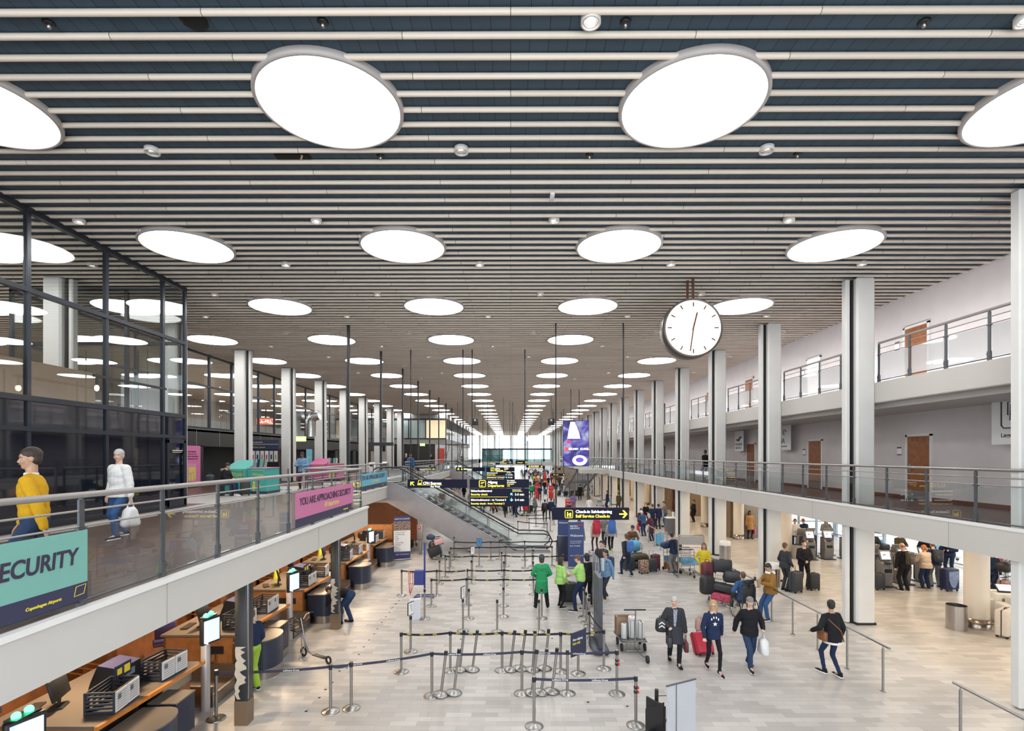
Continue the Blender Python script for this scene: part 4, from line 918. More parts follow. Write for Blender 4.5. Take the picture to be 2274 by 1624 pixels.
s, w, h = wsign(1386, 986, .9, 1.3, 'small red airline sign far along the walkway', ['Turkish'], m=mat('sign_red', (.45, .02, .02), .5), tx=paper, size=.22)
# ------------------------------------------------------------------ left walkway: banners, poster, bins
def banner(x, y0, y1, z0, z1, col, lab, l1, l2, s1, off=(0.1, .0)):
    b = thing('railing_banner', lab, 'banner', (x, y0, z0), PI/2); w = y1-y0; h = z1-z0   # local +x runs along the hall, front faces +X world
    t = MB(); t.bb(0, w, -.012, .0, h*.25, h); t.build('sheet', mat(col[0], col[1], .55, noise=.02), b)
    t = MB(); t.bb(0, w, -.0125, .0005, 0, h*.25); t.build('navy_band', mat('banner_navy', (.03, .03, .075), .5), b)
    dk = mat('banner_text', (.035, .025, .06), .5)
    text(l1, s1, dk, b, (w*off[0], -.016, h*(.62+off[1])), bold=.02, sx=.95 if l2 else .9, align='LEFT' if l2 else 'RIGHT', shear=0 if l2 else .12)
    if l2: text(l2, s1*.8, mat('banner_yellow', (.75, .62, .2), .5), b, (w*.42, -.016, h*.38), bold=.0)
    text('Copenhagen Airports', h*.06, yel, b, (w*.78 if l2 else w*.855, -.016, h*.09), bold=.01, shear=.2)
    t = MB(); t.tube([(w*.965, -.014, h*.08), (w*.97, -.014, h*.21), (w*.995, -.014, h*.22), (w*.99, -.014, h*.09)], .004, 4, closed=True); t.build('emblem', yel, b)
    return b
tealc = ('banner_teal', (.17, .40, .35)); pinkc = ('banner_pink', (.53, .16, .32)); bluec = ('banner_blue', (.13, .42, .58))
banner(-4.57, .6, 5.56, DL+.09, DL+.83, tealc, 'teal banner reading SECURITY fixed to the near left balustrade', 'YOU ARE APPROACHING SECURITY', None, .235, (.972, -.08))
banner(-4.57, 10.97, 14.97, DL+.07, DL+.82, pinkc, 'pink banner reading YOU ARE APPROACHING SECURITY, All departures', 'YOU ARE APPROACHING SECURITY', 'All departures', .232, (.05, .0))
banner(-6.47, 22.2, 27.0, DL+.07, DL+.80, bluec, 'light blue security banner on the second left balustrade', 'YOU ARE APPROACHING SECURITY', 'All departures', .27, (.05, .0))
def poster(loc, w, h, m_, lab, rz=PI/2):
    s = thing('wall_poster', lab, 'poster', loc, rz); t = MB(); t.bb(0, w, -.02, 0, 0, h); t.build('sheet', m_, s); return s
pk = mat('poster_pink', (.62, .17, .36), .5)
s = poster((-15.9, 25.0, DL+.05), 1.45, 2.05, pk, 'tall pink poster asking to pack liquids in a plastic bag')
for i, l in enumerate(('PLEASE REMEMBER', 'TO PACK ALL YOUR', 'LIQUIDS IN A TRANSPARENT', 'RESEALABLE PLASTIC BAG')): text(l, .085, M['banner_text'], s, (.72, -.024, 1.72-.12*i), align='CENTER')
yl = mat('poster_yellow', (.70, .62, .10), .5); t = MB(); t.bb(.45, .62, -.03, -.02, .3, .62); t.bb(.68, .84, -.03, -.02, .3, .68); t.prism([(.45, .95), (.9, .98), (.84, .75), (.5, .68)], -.03, -.02, 'y'); t.bb(.9, 1.02, -.03, -.02, .35, .95); t.build('bottle_picture', yl, s)
t = MB(); t.bb(.38, 1.1, -.022, -.02, .25, 1.15); t.build('bag_picture', mat('poster_pink_pale', (.66, .28, .42), .5), s)
for i, (y, w, h, c, lab) in enumerate(((33.9, 1.2, 1.9, tealc, 'green poster behind the man in the blue jacket'), (40.2, 1.2, 1.8, bluec, 'blue poster beside the pink waste bin'), (48.2, .9, 1.8, pinkc, 'narrow pink poster further along the black wall'), (54, 1, 1.8, tealc, 'distant green poster on the black wall'))):
    s = poster((-15.9, y, DL+.3), w, h, mat(*c), lab); text('Security', .22, yl, s, (.15, -.024, h*.6))
def exitsign(p, lab, rz=0):
    s = thing('exit_sign', lab, 'sign', p, rz); t = MB(); t.bb(-.32, .32, 0, .06, -.16, .16); t.build('box', mat('exit_green', (.3, .6, .1), .5, emit=(.5, .85, .25), es=.9), s); t = MB(); t.bb(-.2, -.12, -.01, 0, -.09, .09); t.bb(-.02, .2, -.01, 0, -.02, .03); t.bb(.1, .16, -.01, 0, -.08, .08); t.build('running_figure', wht_e, s)
exitsign(Q(668, 975, 33.2)+Vector((0, 0, 0)), 'green lit exit sign between the left columns'); exitsign(Q(938, 988, 66.5), 'small green exit sign under the glazed office')
# information stand with flyers
s = thing('information_stand', 'black information stand with navy header and product leaflets', 'display stand', Q(588, 1065, 29.5)); z = DL-s.location.z; s.location.z = DL
t = MB(); t.bb(-.8, .8, 0, .08, 0, 2.5); t.build('board', black, s); t = MB(); t.bb(-.8, .8, -.02, 0, 1.95, 2.5); t.build('header', mat('stand_navy', (.035, .04, .09), .4), s)
text('Security check', .1, paper, s, (-.7, -.03, 2.33), bold=.0); text('Fast Track - open now', .08, yel, s, (-.7, -.03, 2.05)); t = MB(); t.bb(-.78, .78, -.025, -.02, 2.24, 2.255); t.build('rule', paper, s)
for i in range(6):
    t = MB(); t.bb(-.1, .1, -.03, 0, 0, .62); t.bb(-.04, .04, -.034, -.03, .15, .4, 1); o = t.build('leaflet', [mat('leaflet_%d' % (i % 3), [(.75, .75, .75), (.5, .62, .7), (.7, .66, .62)][i % 3], .6), [mat('leaf_red', (.55, .06, .06), .6), black, mat('leaf_grey', (.3, .3, .3), .5)][i % 3]], s); o.location = (-.66+.26*i, -.0, 1.25)
def waste(px, py, Y, col, lab, k=1.0):
    p = Q(px, py, Y); s = thing('waste_counter', lab, 'waste counter', (p.x, Y, DL)); s.scale = (1, 1, 1.1)
    t = MB(); t.prism([(0, .1), (0, .95), (1.2, 1.28), (1.2, .1)][::-1], -1.0, 0, 'x'); t.xf(Matrix.Rotation(0, 3, 'Z')); t.v = [(x, y, z) for x, y, z in t.v]; t.build('side_cabinet', mat(*col), s)
    t = MB(); t.bb(-1.05, .85, -.02, 1.22, 0, .1); t.build('plinth', M['banner_navy'], s)
    t = MB(); t.bb(.02, .82, 0, 1.2, .1, .97); t.build('front_cabinet', mat(*col), s); t = MB(); t.bb(.0, .84, -.01, 1.22, .97, 1.0); t.build('counter_top', mat('counter_pink', (.6, .25, .4), .3), s)
    for x, q in ((-.72, .22), (.24, .17)):
        tx = text('Waste', q, yl, s, (x, -.012, .68), bold=-.0)
        t = MB(); t.tube([(x-.06, -.01, .62), (x+q*2.5+.06, -.01, .62), (x+q*2.5+.06, -.01, .90), (x-.06, -.01, .90)], .008, 4, closed=True); t.build('text_frame', yl, s)
    t = MB()
    for x in (.3, .5): t.ell((x, -.005, .42), (.055, .008, .055)); t.prism([(x-.07, .36), (x+.07, .36), (x+.04, .12), (x-.04, .12)], -.012, -.002, 'y')
    t.build('figure_print', yl, s)
    for i in range(4):
        t = MB(); t.box((0, 0, .16), (.12, .015, .32), rx=-.3); o = t.build('leaflet_holder', [steel, black, tl, steel][i], s); o.location = (.08+.16*i, .5, 1.0)
tl = mat('teal_leaflet', (.1, .3, .25), .5)
waste(548, 1085, 21.6, ('bin_teal', (.05, .38, .34)), 'teal waste counter with yellow lettering beside the seated girl'); waste(722, 1055, 32.5, ('bin_pink', (.52, .10, .26)), 'pink waste counter with yellow lettering further along the walkway')
# barrier pieces on walkway
for i, (px, Y) in enumerate(((620, 24), (640, 24), (600, 26), (850, 40), (862, 40))):
    p = Q(px, 1050, Y); t = MB(); t.cyl((0, 0, 0), (0, 0, 1.0), .03); t.lathe([(.17, .0), (.16, .02), (.03, .05)], n=16); tag(t.build('queue_post', steel2, None, (p.x, Y, DL)), 'short grey queue post on the left walkway, %s along' % ORD[i], 'queue post')
p = Q(826, 1030, 38); s = thing('scanner_cabinet', 'small white scanner cabinet on the left walkway', 'cabinet', (p.x, 38, DL)); t = MB(); t.rbox((0, 0, .55), (.5, .3, 1.1), .1); t.build('body', white, s); t = MB(); t.rbox((0, -.15, .9), (.25, .03, .2), .02); t.build('screen', black, s)
# ------------------------------------------------------------------ check-in desks under the left walkway
worktop = mat('worktop_grey', (.15, .125, .105), .35); oedge = mat('orange_edge', (.55, .20, .04), .35, noise=.15); dwood = mat('desk_wood', (.30, .13, .048), .4, noise=.2, nscale=5); brass = mat('brass_rail', (.75, .45, .18), .3, 1.0)
dsteel = mat('desk_steel', (.42, .38, .35), .3, 1.0); darkw = mat('dark_back_wood', (.22, .085, .03), .45, noise=.25, nscale=4)
scr = mat('check_in_screen', (.5, .55, .7), .3, emit=(.62, .70, .95), es=.5); grn = mat('green_lamp', (.1, 1, .4), .5, emit=(.05, 1, .35), es=5); purple = mat('purple_fabric', (.05, .035, .12), .9)
form = mat('form_paper', (.72, .72, .72), .7)
def curved_bin():
    d = thing('curved_cabinet', 'x', 'cabinet'); pl = [(-.42, -.42)]+[(.02+.30*math.cos(a), .45*math.sin(a)) for a in [-PI/2+i*PI/10 for i in range(11)]]+[(-.42, .42)]
    t = MB(); t.prism(pl, .22, .86, 'z', 0, True); t.build('body', navy, d); t = MB(); t.prism([(x*1.01, y*1.01) for x, y in pl], 0, .22, 'z', 0, True); t.build('plinth', dsteel, d)
    t = MB(); t.prism([(x*1.02, y*1.02) for x, y in pl], .86, .885); t.build('lid', worktop, d); return d
def side_box():
    d = thing('side_cabinet', 'x', 'cabinet'); t = MB(); t.bb(-.24, .24, -.26, .26, .2, .84); t.build('body', navy, d); t = MB(); t.bb(-.245, .245, -.265, .265, 0, .2); t.build('plinth', dsteel, d); t = MB(); t.bb(-.25, .25, -.27, .27, .84, .865); t.build('lid', worktop, d)
    t = MB(); t.cyl((.24, .1, .6), (.26, .1, .6), .012); t.build('lock', steel, d); return d
def desk():
    d = thing('check_in_desk', 'x', 'check-in desk')
    t = MB(); t.bb(-1.7, -.12, 0, .04, .08, 1.0); t.bb(-1.7, -.12, 2.3, 2.34, .08, 1.0); t.bb(-.16, -.12, 0, 2.34, .08, .72); t.bb(-1.7, -1.66, 0, 2.34, .08, 1.0); t.build('carcass', dwood, d)
    t = MB(); t.bb(-.14, -.09, 0, .9, .72, 1.0); t.bb(-.14, -.09, 1.1, 2.34, .72, 1.0); t.build('steel_front', dsteel, d)
    t = MB(); t.bb(-.15, -.11, .02, 2.3, 0, .08); t.build('kick_plate', dsteel, d)
    t = MB(); t.prism([(-1.75, -.05), (-.02, -.05), (.10, 2.4), (-1.75, 2.4)], 1.0, 1.045); t.build('counter_top', worktop, d)
    t = MB(); t.prism([(-.06, -.07), (.0, -.07), (.13, 2.42), (.07, 2.42)], .99, 1.05); t.build('orange_edge', oedge, d)
    t = MB(); t.box((-.6, -.02, .70), (.5, .03, .16), 0); t.tube([(-.62, -.03, .66), (-.66, -.05, .5), (-.58, -.05, .42), (-.5, -.05, .5), (-.52, -.03, .66)], .01, 5); t.build('hand_scanner', black, d)
    return d
def conveyor():
    d = thing('baggage_scale', 'x', 'baggage conveyor'); t = MB(); t.bb(-1.9, .12, -1.25, -1.2, 0, .42); t.bb(-1.9, .12, -.12, -.07, 0, .42); t.bb(.08, .13, -1.25, -.07, 0, .24); t.build('side_plates', dsteel, d)
    t = MB(); t.bb(-1.9, .08, -1.2, -.12, .0, .2); t.build('belt', mat('belt_black', (.05, .035, .025), .6, noise=.5, nscale=50), d)
    t = MB()
    for z in (.55, .68, .8): t.tube([(-1.9, -1.2, z), (-3.0, -1.2, z+.15)], .018, 6)
    t.build('brass_rails', brass, d); return d
def mpole():
    d = thing('queue_monitor', 'x', 'monitor'); t = MB(); t.lathe([(.085, 0), (.085, 1.55), (.05, 1.6)], n=16); t.build('pole', mat('pole_pale', (.45, .42, .42), .4, .3), d)
    t = MB(); t.rbox((.12, -.05, 1.62), (.09, .42, .52), .02, rz=-.35); t.build('casing', black, d); t = MB(); t.box((.165, -.067, 1.62), (.012, .34, .43), rz=-.35); t.box((.155, -.24, 1.62), (.1, .012, .43), rz=-.35); t.build('screen', scr, d)
    for y in (-.12, .05): t = MB(); t.ell((.08, y, 1.92), (.05, .05, .05)); t.build('green_light', grn, d)
    t = MB(); t.bb(.0, .16, -.2, .14, 1.87, 1.9); t.build('lamp_bracket', black, d); return d
def crate():
    d = thing('form_crate', 'x', 'crate'); t = MB()
    for z in (.02, .08, .14, .20, .26, .32): t.bb(-.22, .22, -.32, -.30, z, z+.03); t.bb(-.22, .22, .30, .32, z, z+.03); t.bb(-.22, -.20, -.32, .32, z, z+.03); t.bb(.20, .22, -.32, .32, z, z+.03)
    t.bb(-.22, .22, -.32, .32, 0, .015)
    for x, y in ((-.21, -.31), (.21, -.31), (-.21, .31), (.21, .31)): t.bb(x-.015, x+.015, y-.015, y+.015, 0, .35)
    t.build('slatted_body', mat('crate_black', (.02, .025, .04), .5), d)
    t = MB(); t.bb(.225, .235, -.31, -.01, .02, .34); t.bb(.225, .235, .01, .31, .02, .34)
    for y0 in (-.28, .04):
        for k in range(7): t.bb(.236, .238, y0, y0+.24, .06+k*.038, .068+k*.038, 1)
        t.bb(.236, .238, y0+.02, y0+.1, .2, .28, 1)
    t.build('printed_form', [form, mat('print_grey', (.15, .15, .16), .7)], d); return d
def housing():
    d = thing('computer_housing', 'x', 'computer'); t = MB(); t.prism([(-.28, 0), (.28, 0), (.28, .42), (-.1, .48), (-.22, .2)], -.25, .25, 'y'); t.build('body', black, d)
    t = MB(); t.box((.09, 0, .457), (.38, .5, .012), ry=.156); t.build('lid', mat('lid_violet', (.05, .05, .11), .35), d); t = MB(); t.bb(.281, .285, -.1, .1, .25, .36); t.build('number_plate', mat('plate_blue', (.2, .25, .4), .4), d); return d
def monitor():
    d = thing('desk_monitor', 'x', 'monitor'); t = MB(); t.rbox((0, 0, .32), (.05, .5, .34), .01, ry=-.25); t.build('screen_back', black, d); t = MB(); t.bb(-.1, .1, -.12, .12, 0, .02); t.cyl((0, 0, 0), (.02, 0, .25), .025); t.build('stand', black, d)
    t = MB(); t.bb(-.42, -.26, -.22, .22, 0, .025, 0); t.build('keyboard', mat('keyboard_dark', (.03, .02, .018), .5, noise=.6, nscale=120), d); return d
def printer():
    d = thing('boarding_pass_printer', 'x', 'printer'); t = MB(); t.rbox((0, 0, .14), (.34, .26, .28), .06); t.build('body', black, d); t = MB(); t.rbox((.02, -.0, .1), (.31, .28, .13), .06); t.build('side_shell', mat('printer_grey', (.35, .33, .32), .4), d); return d
def chair():
    d = thing('office_chair', 'x', 'chair'); t = MB(); t.rbox((0, 0, .50), (.50, .50, .09), .04); t.build('seat', purple, d); t = MB(); t.rbox((-.26, 0, .86), (.09, .44, .42), .04, ry=-.15); t.build('backrest', purple, d)
    t = MB(); t.cyl((0, 0, .08), (0, 0, .46), .03)
    for k in range(5): a = k*2*PI/5; t.cyl((0, 0, .1), (.3*math.cos(a), .3*math.sin(a), .06), .02); 
    t.cyl((-.05, 0, .47), (-.28, 0, .7), .015); t.build('base', black, d)
    t = MB()
    for k in range(5): a = k*2*PI/5; t.ell((.3*math.cos(a), .3*math.sin(a), .03), (.03, .03, .03), n=8, m=5)
    t.build('castors', black, d); return d
def smallsign():
    d = thing('arrow_sign', 'x', 'sign'); t = MB(); t.cyl((0, 0, 0), (0, 0, .3), .02); t.build('stem', black, d); t = MB(); t.box((0, 0, .42), (.02, .36, .22)); t.build('board', M['banner_navy'], d)
    t = MB(); t.box((.012, -.09, .42), (.006, .1, .1)); t.box((.012, .08, .42), (.006, .13, .13)); t.build('yellow_symbols', yel, d); return d
def vest():
    d = thing('safety_vest', 'x', 'vest'); t = MB(); t.tube([(0, 0, .0), (.03, .02, .25), (-.02, .04, .55), (.01, .08, .7)], [.07, .09, .08, .04], 8); t.build('cloth', mat('vest_yellow', (.6, .65, .05), .8), d); return d
PR = [(curved_bin, (.1, .0, 0), 'curved navy cabinet'), (side_box, (-.12, .86, 0), 'small square navy cabinet'), (desk, (-.32, -.45, 0), 'wooden desk with orange counter edge'), (conveyor, (-.32, -.45, 0), 'low baggage conveyor'), (mpole, (-.28, -1.80, 0), 'pale pole with queue screen and green lamps'),
      (crate, (-.62, .15, 1.05), 'black slatted crate with printed forms'), (crate, (-.60, 1.35, 1.05), 'farther black crate with printed forms'), (housing, (-1.05, .75, 1.05), 'black computer housing with violet lid'), (monitor, (-1.45, .1, 1.05), 'black desk monitor and keyboard'), (printer, (-1.5, 1.4, 1.05), 'black and grey boarding pass printer'),
      (chair, (-2.7, .6, 0), 'purple office chair'), (smallsign, (-.75, .55, 1.05), 'small navy sign with yellow symbols')]
first_of = {}
for k in range(5):
    y0 = 8.2+3.93*k; x0 = -5.82
    for i, (fn, off, nm) in enumerate(PR):
        if fn is mpole and k in (3,): continue
        if fn is smallsign and k > 2: continue
        if fn is chair and k > 3: continue
        f = fn not in first_of
        if f: first_of[fn] = fn()
        rz = {crate: [.12, -.1, .0, .15, .05][(k+i) % 5], chair: [.4, 2.2, -.5, .9, 0][k], monitor: [.3, .1, .5, .2, .3][k], printer: .4+.3*k}.get(fn, 0)
        place(first_of[fn], f, (x0+off[0], y0+off[1], off[2]), rz, '%s at the %s check-in desk from the camera' % (nm, ORD[k]))
    for q, (xx, yy) in enumerate(((-3.35, .2),)):
        bw = thing('wooden_partition', 'curved wooden partition with brass rails behind the %s check-in desk' % ORD[k], 'partition', (x0+xx, y0, 0))
        t = MB(); t.bb(-.06, .06, -1.0, 2.4, 0, 1.35); t.prism([(.06, -.9), (.8, -1.15), (.8, -1.08), (.06, -.8)], 0, 1.25); t.build('panel', darkw, bw)
        t = MB()
        for z in (1.42, 1.2, .95): t.cyl((.12, -.9, z), (.12, 2.3, z), .018, n=8)
        t.build('brass_rails', brass, bw)
    l = area('desk_downlight', (-7.2, y0+.6, 2.80), (.5, .5), 50, (1, .70, .42)); l.data.shape = 'DISK'
    dlx = place(wl, False, (-7.2, y0+.6, 2.86), 0, 'warm round downlight in the soffit over the check-in desks', 'desk downlights')
for k, (lab, p) in enumerate((('yellow safety vest hanging behind the third desk', (-7.7, 16.9, 1.0)), ('yellow safety vest hanging behind the fourth desk', (-7.7, 20.8, 1.0)))):
    v = vest(); v.location = p; v['label'] = lab
t = MB(); t.bb(-7.9, -5.95, 26.0, 26.2, 0, 1.6); t.bb(-6.1, -5.95, 26.2, 26.9, 0, 1.6); tag(t.build('end_partition', dwood), 'tall orange wood partition closing the row of check-in desks', 'partition')
t = MB(); t.bb(-9.6, -9.45, 3, 26, 0, 2.86); struct('wall_left_ground', t, mat('warm_back_wall', (.20, .085, .03), .45, noise=.25, nscale=1.5))
t = MB(); t.bb(-12, -5.6, 31, 31.2, 0, 2.86); t.bb(-12, -7.6, 36, 60, 0, 2.86); struct('wall_left_ground_far', t, mat('orange_back', (.30, .10, .03), .5))
# peeled columns
peel = bpy.data.materials.new('peeling_paint'); peel.use_nodes = True; nt = peel.node_tree; b = nt.nodes['Principled BSDF']
def steelcol(x, y, lab, s=.24):
    c = thing('steel_column', lab, 'column', (x, y, 0)); mt = mat('column_dark_paint', (.022, .027, .033), .45)
    t = MB(); t.rbox((0, 0, 1.43), (s, s, 2.86), .012, seg=1); t.build('shaft', mt, c)
    t = MB(); t.bb(-s/2-.004, s/2+.004, -s/2-.004, s/2+.004, 0, .46); t.build('brown_base', mat('column_base_brown', (.16, .11, .07), .5), c)
    t = MB(); t.bb(s/2, s/2+.02, -s/2+.0, -s/2+.03, .5, 2.85); t.build('corner_strip', steel, c)
    rnd = random.Random(int(y*10)); t = MB()
    L_ = []; R_ = []
    for i in range(20):
        z = .50+i*.052; a = -s/2+.0+(rnd.random()*.03 if i % 7 else .05); w_ = s*(.35+.6*rnd.random()) if i > 4 else s*(.15+.3*rnd.random())
        L_.append((a, z)); R_.append((min(a+w_, s/2-.002), z))
    t.prism(L_+R_[::-1], -s/2-.006, -s/2-.001, 'y'); t.build('bare_paint_patch', mat('bare_cream_paint', (.5, .46, .40), .7, noise=.1), c)
    return c
steelcol(-5.08, 9.85, 'nearest dark steel column with peeled paint under the left walkway'); steelcol(-5.14, 15.2, 'second dark steel column with peeled paint beside the bending man', .23)
# ------------------------------------------------------------------ stanchions and belts
def stan():
    d = thing('stanchion', 'x', 'barrier post'); t = MB(); t.lathe([(.175, 0), (.175, .012), (.165, .022), (.09, .045), (.038, .065), (.03, .07)], n=28); t.build('base', steel, d)
    t = MB(); t.cyl((0, 0, .05), (0, 0, .84), .030, n=14); t.build('tube', steel, d)
    t = MB(); t.cyl((0, 0, .84), (0, 0, .93), .035, n=14); t.bb(-.038, .038, -.012, .012, .845, .92); t.build('belt_head', black, d)
    t = MB(); t.cyl((0, 0, .93), (0, 0, .945), .033, n=14); t.build('top_cap', steel, d); return d
S0 = stan(); used = [False]; STN = {}
def S(px, py, lean=None, lab=None, top=None):
    p = P(px, py); c = place(S0, not used[0], p, random.uniform(0, 3)); used[0] = True
    if lean:  # base tilted so the pole leans to the right
        c.rotation_euler = (random.uniform(-.03, .02), lean, 0); c.location.z = .175*math.sin(lean)*.98+.0
    c['label'] = lab; c['group'] = 'belt barrier posts'; STN[(px, py)] = c
    return p
rows = [
 ('front post of the belt reading Lufthansa Group at bottom centre', [(1186, 1610)]),
]
def nm(txt, i): return 'steel barrier post, %s from left in %s' % (ORD[i], txt)
A = [(891, 1493), (1000, 1490), (1115, 1490), (1245, 1492), (1341, 1486)]
for i, (x, y) in enumerate(A): S(x, y, lab=nm('the CPH belt row', i))
B = [(959, 1546), (1159, 1541), (1260, 1541), (1370, 1542)]
for i, (x, y) in enumerate(B): S(x, y, lab=nm('the Lufthansa Group belt row', i))
S(734, 1581, lab='upright steel barrier post, left of a pair at lower left'); S(780, 1574, lab='upright steel barrier post, right of a pair at lower left')
S(1186, 1614, lab='upright steel barrier post nearest the camera at bottom centre'); S(1412, 1612, lab='steel barrier post with red and black clips at lower right')
for i, (x, y, l) in enumerate(((1021, 1489, .11), (1049, 1489, .13), (1133, 1489, .12), (1156, 1487, .13), (1183, 1489, .06), (1210, 1486, .10))): S(x, y, l, lab='leaning steel barrier post, %s in the CPH belt row' % ORD[i])
for i, (x, y, l) in enumerate(((979, 1545, .12), (1008, 1541, .12), (1181, 1541, .12), (1202, 1540, .13), (1226, 1538, .12))): S(x, y, l, lab='leaning steel barrier post, %s in the Lufthansa belt row' % ORD[i])
S(1284, 1497, lab='steel barrier post carrying the tilted navy entry sign')
mid = [(912, 1448), (943, 1375), (958, 1347), (892, 1323), (970, 1323), (1028, 1402), (1041, 1374), (1104, 1404), (1118, 1370), (1197, 1404), (1203, 1374), (1036, 1345), (1118, 1346), (976, 1297), (1047, 1297), (1119, 1300), (1119, 1321), (1038, 1321), (989, 1283), (1049, 1283), (1114, 1274), (1121, 1282), (998, 1273), (1010, 1245), (1001, 1262), (1064, 1259), (1090, 1245), (1109, 1242), (1123, 1258), (1165, 1244), (1166, 1262), (1184, 1267), (1182, 1258), (1226, 1258), (1236, 1243), (1184, 1300), (1185, 1321), (1184, 1283), (1296, 1372), (1302, 1384), (1309, 1391), (1308, 1399), (1308, 1436)]
far = [(1008, 1233), (1150, 1190), (1175, 1182), (1190, 1170), (1215, 1196), (1208, 1172), (1222, 1180), (1170, 1160), (1212, 1160), (1190, 1150), (1230, 1166), (1175, 1142), (1205, 1140), (1215, 1130), (1200, 1122), (1216, 1118), (1207, 1110), (1185, 1132)]
for i, (x, y) in enumerate(mid):
    row = 1+sum(1 for q in mid if q[1] > y+4) ; S(x, y, lab=('barrier post in the middle queue, %s' % ('left part, %s nearest' % ORD[sum(1 for q in mid if q[0] < 1130 and (q[1], q[0]) > (y, x))] if x < 1130 else 'right part by the staff, %s nearest' % ORD[sum(1 for q in mid if q[0] >= 1130 and (q[1], q[0]) > (y, x))])))
for i, (x, y) in enumerate(far): S(x, y, lab='distant barrier post in the queue behind the Departures sign, %s back' % ORD[i])
cphbelt = mat('belt_black_web', (.012, .012, .014), .7); lhb = mat('belt_lufthansa', (.03, .028, .06), .6)
def belt(a, b, m, lab, txt=None, z=.89, tm=None, sag=.03, every=.42, ts=.035, dz=0.0):
    A_, B_ = P(*a), P(*b); v = B_-A_; L = v.length; ang = math.atan2(v.y, v.x); d = thing('barrier_belt', lab, 'belt', (A_.x, A_.y, z), ang)
    t = MB(); n = 8; vs = []
    for i in range(n+1):
        x = .035+(L-.07)*i/n; q = -4*sag*(i/n)*(1-i/n)+dz*i/n
        vs += [(x, -.0015, q-.026), (x, -.0015, q+.026), (x, .0015, q+.026), (x, .0015, q-.026)]
    fs = []
    for i in range(n):
        o = i*4
        fs += [(o, o+4, o+5, o+1), (o+1, o+5, o+6, o+2), (o+2, o+6, o+7, o+3), (o+3, o+7, o+4, o)]
    t.add(vs, fs); t.build('webbing', m, d)
    if txt:
        k = int(L/every)
        for i in range(k):
            x = every*(i+.45); q = -4*sag*(x/L)*(1-x/L); text(txt, ts, tm or yel, d, (x, -.004, q-.012), bold=.02, ext=.0005)
    return d
pl_ = [(891, 1493), (1000, 1490), (1115, 1490), (1245, 1492), (1341, 1486)]
for i in range(4): belt(pl_[i], pl_[i+1], cphbelt, 'black belt with yellow CPH marks, front queue row, %s span' % ORD[i], 'CPH', every=.30, ts=.05)
pl_ = [(734, 1581), (959, 1546), (1159, 1541), (1370, 1542)]
for i in range(3): belt(pl_[i], pl_[i+1], lhb, 'dark blue belt reading Lufthansa Group, %s span' % ORD[i], 'Lufthansa Group', every=.75, ts=.04, tm=paper)
belt((734, 1581), (780, 1574), lhb, 'short dark blue belt between the pair of posts at lower left'); belt((480, 1597), (734, 1581), lhb, 'dark blue Lufthansa Group belt running left to the column', 'Lufthansa Group', every=.85, ts=.045, tm=paper)
S(480, 1597, lab='steel barrier post standing left of the nearest peeled column')
belt((1186, 1614), (1412, 1612), lhb, 'nearest dark blue belt reading Lufthansa Group', 'Lufthansa Group', every=.75, ts=.045, tm=paper)
bl = [((892, 1323), (970, 1323)), ((970, 1323), (1036, 1322)), ((1038, 1321), (1119, 1321)), ((1119, 1321), (1185, 1321)), ((958, 1347), (1036, 1345)), ((1036, 1345), (1118, 1346)), ((1118, 1346), (1215, 1344)), ((989, 1283), (1049, 1283)), ((1049, 1283), (1121, 1282)), ((1121, 1282), (1184, 1283)), ((1184, 1283), (1250, 1282)), ((1001, 1262), (1064, 1259)), ((1064, 1259), (1123, 1258)), ((1123, 1258), (1182, 1258)), ((1182, 1258), (1226, 1258)), ((1010, 1245), (1090, 1245)), ((1090, 1245), (1165, 1244)), ((1165, 1244), (1236, 1243)), ((1150, 1190), (1215, 1196)), ((1175, 1182), (1222, 1180)), ((1208, 1172), (1150, 1172)), ((1212, 1160), (1150, 1161)), ((1190, 1150), (1215, 1150)), ((1296, 1372), (1308, 1436)), ((1308, 1436), (1341, 1486))]
for i, (a, b_) in enumerate(bl): belt(a, b_, cphbelt, 'black belt in the middle queue area, %s span from the front left' % ORD[i], 'CPH' if i < 11 else None, every=.45, ts=.045)
S(1250, 1282, lab='barrier post at the right end of the queue behind the staff')
# A4 sign holders
def a4(px, py, lab, rz=.5, col=paper, z=.96):
    p = P(px, py); s = thing('sign_holder', lab, 'sign', (p.x, p.y, z), rz); t = MB(); t.bb(-.12, .12, -.012, .012, 0, .33); t.build('frame', black, s)
    t = MB(); t.bb(-.108, .108, -.016, -.012, .015, .315); t.build('sheet', col, s); t = MB()
    for q in range(4): t.bb(-.06+(.02*q), .05, -.019, -.016, .25-.05*q, .262-.05*q)
    t.build('print', M['print_dark'], s)
a4(912, 1448, 'white notice in black frame on the front left barrier post', 1.1); a4(1028, 1402, 'white notice in black frame on the post left of centre', 1.2); a4(1049, 1283, 'small white notice on a queue post before the escalator', .9); a4(1064, 1259, 'blue notice on a queue post before the escalator foot', 0, mat('notice_blue', (.05, .25, .55), .5))
p = P(1284, 1497); s = thing('entry_sign', 'tilted navy entry only sign on the barrier post', 'sign', (p.x, p.y-.06, .47), .75); t = MB(); t.bb(-.27, .27, -.01, .01, 0, .55); t.build('board', M['banner_navy'], s); text('Kun adgang', .075, paper, s, (-.22, -.014, .36)); text('Exit only', .075, yel, s, (-.22, -.014, .27))
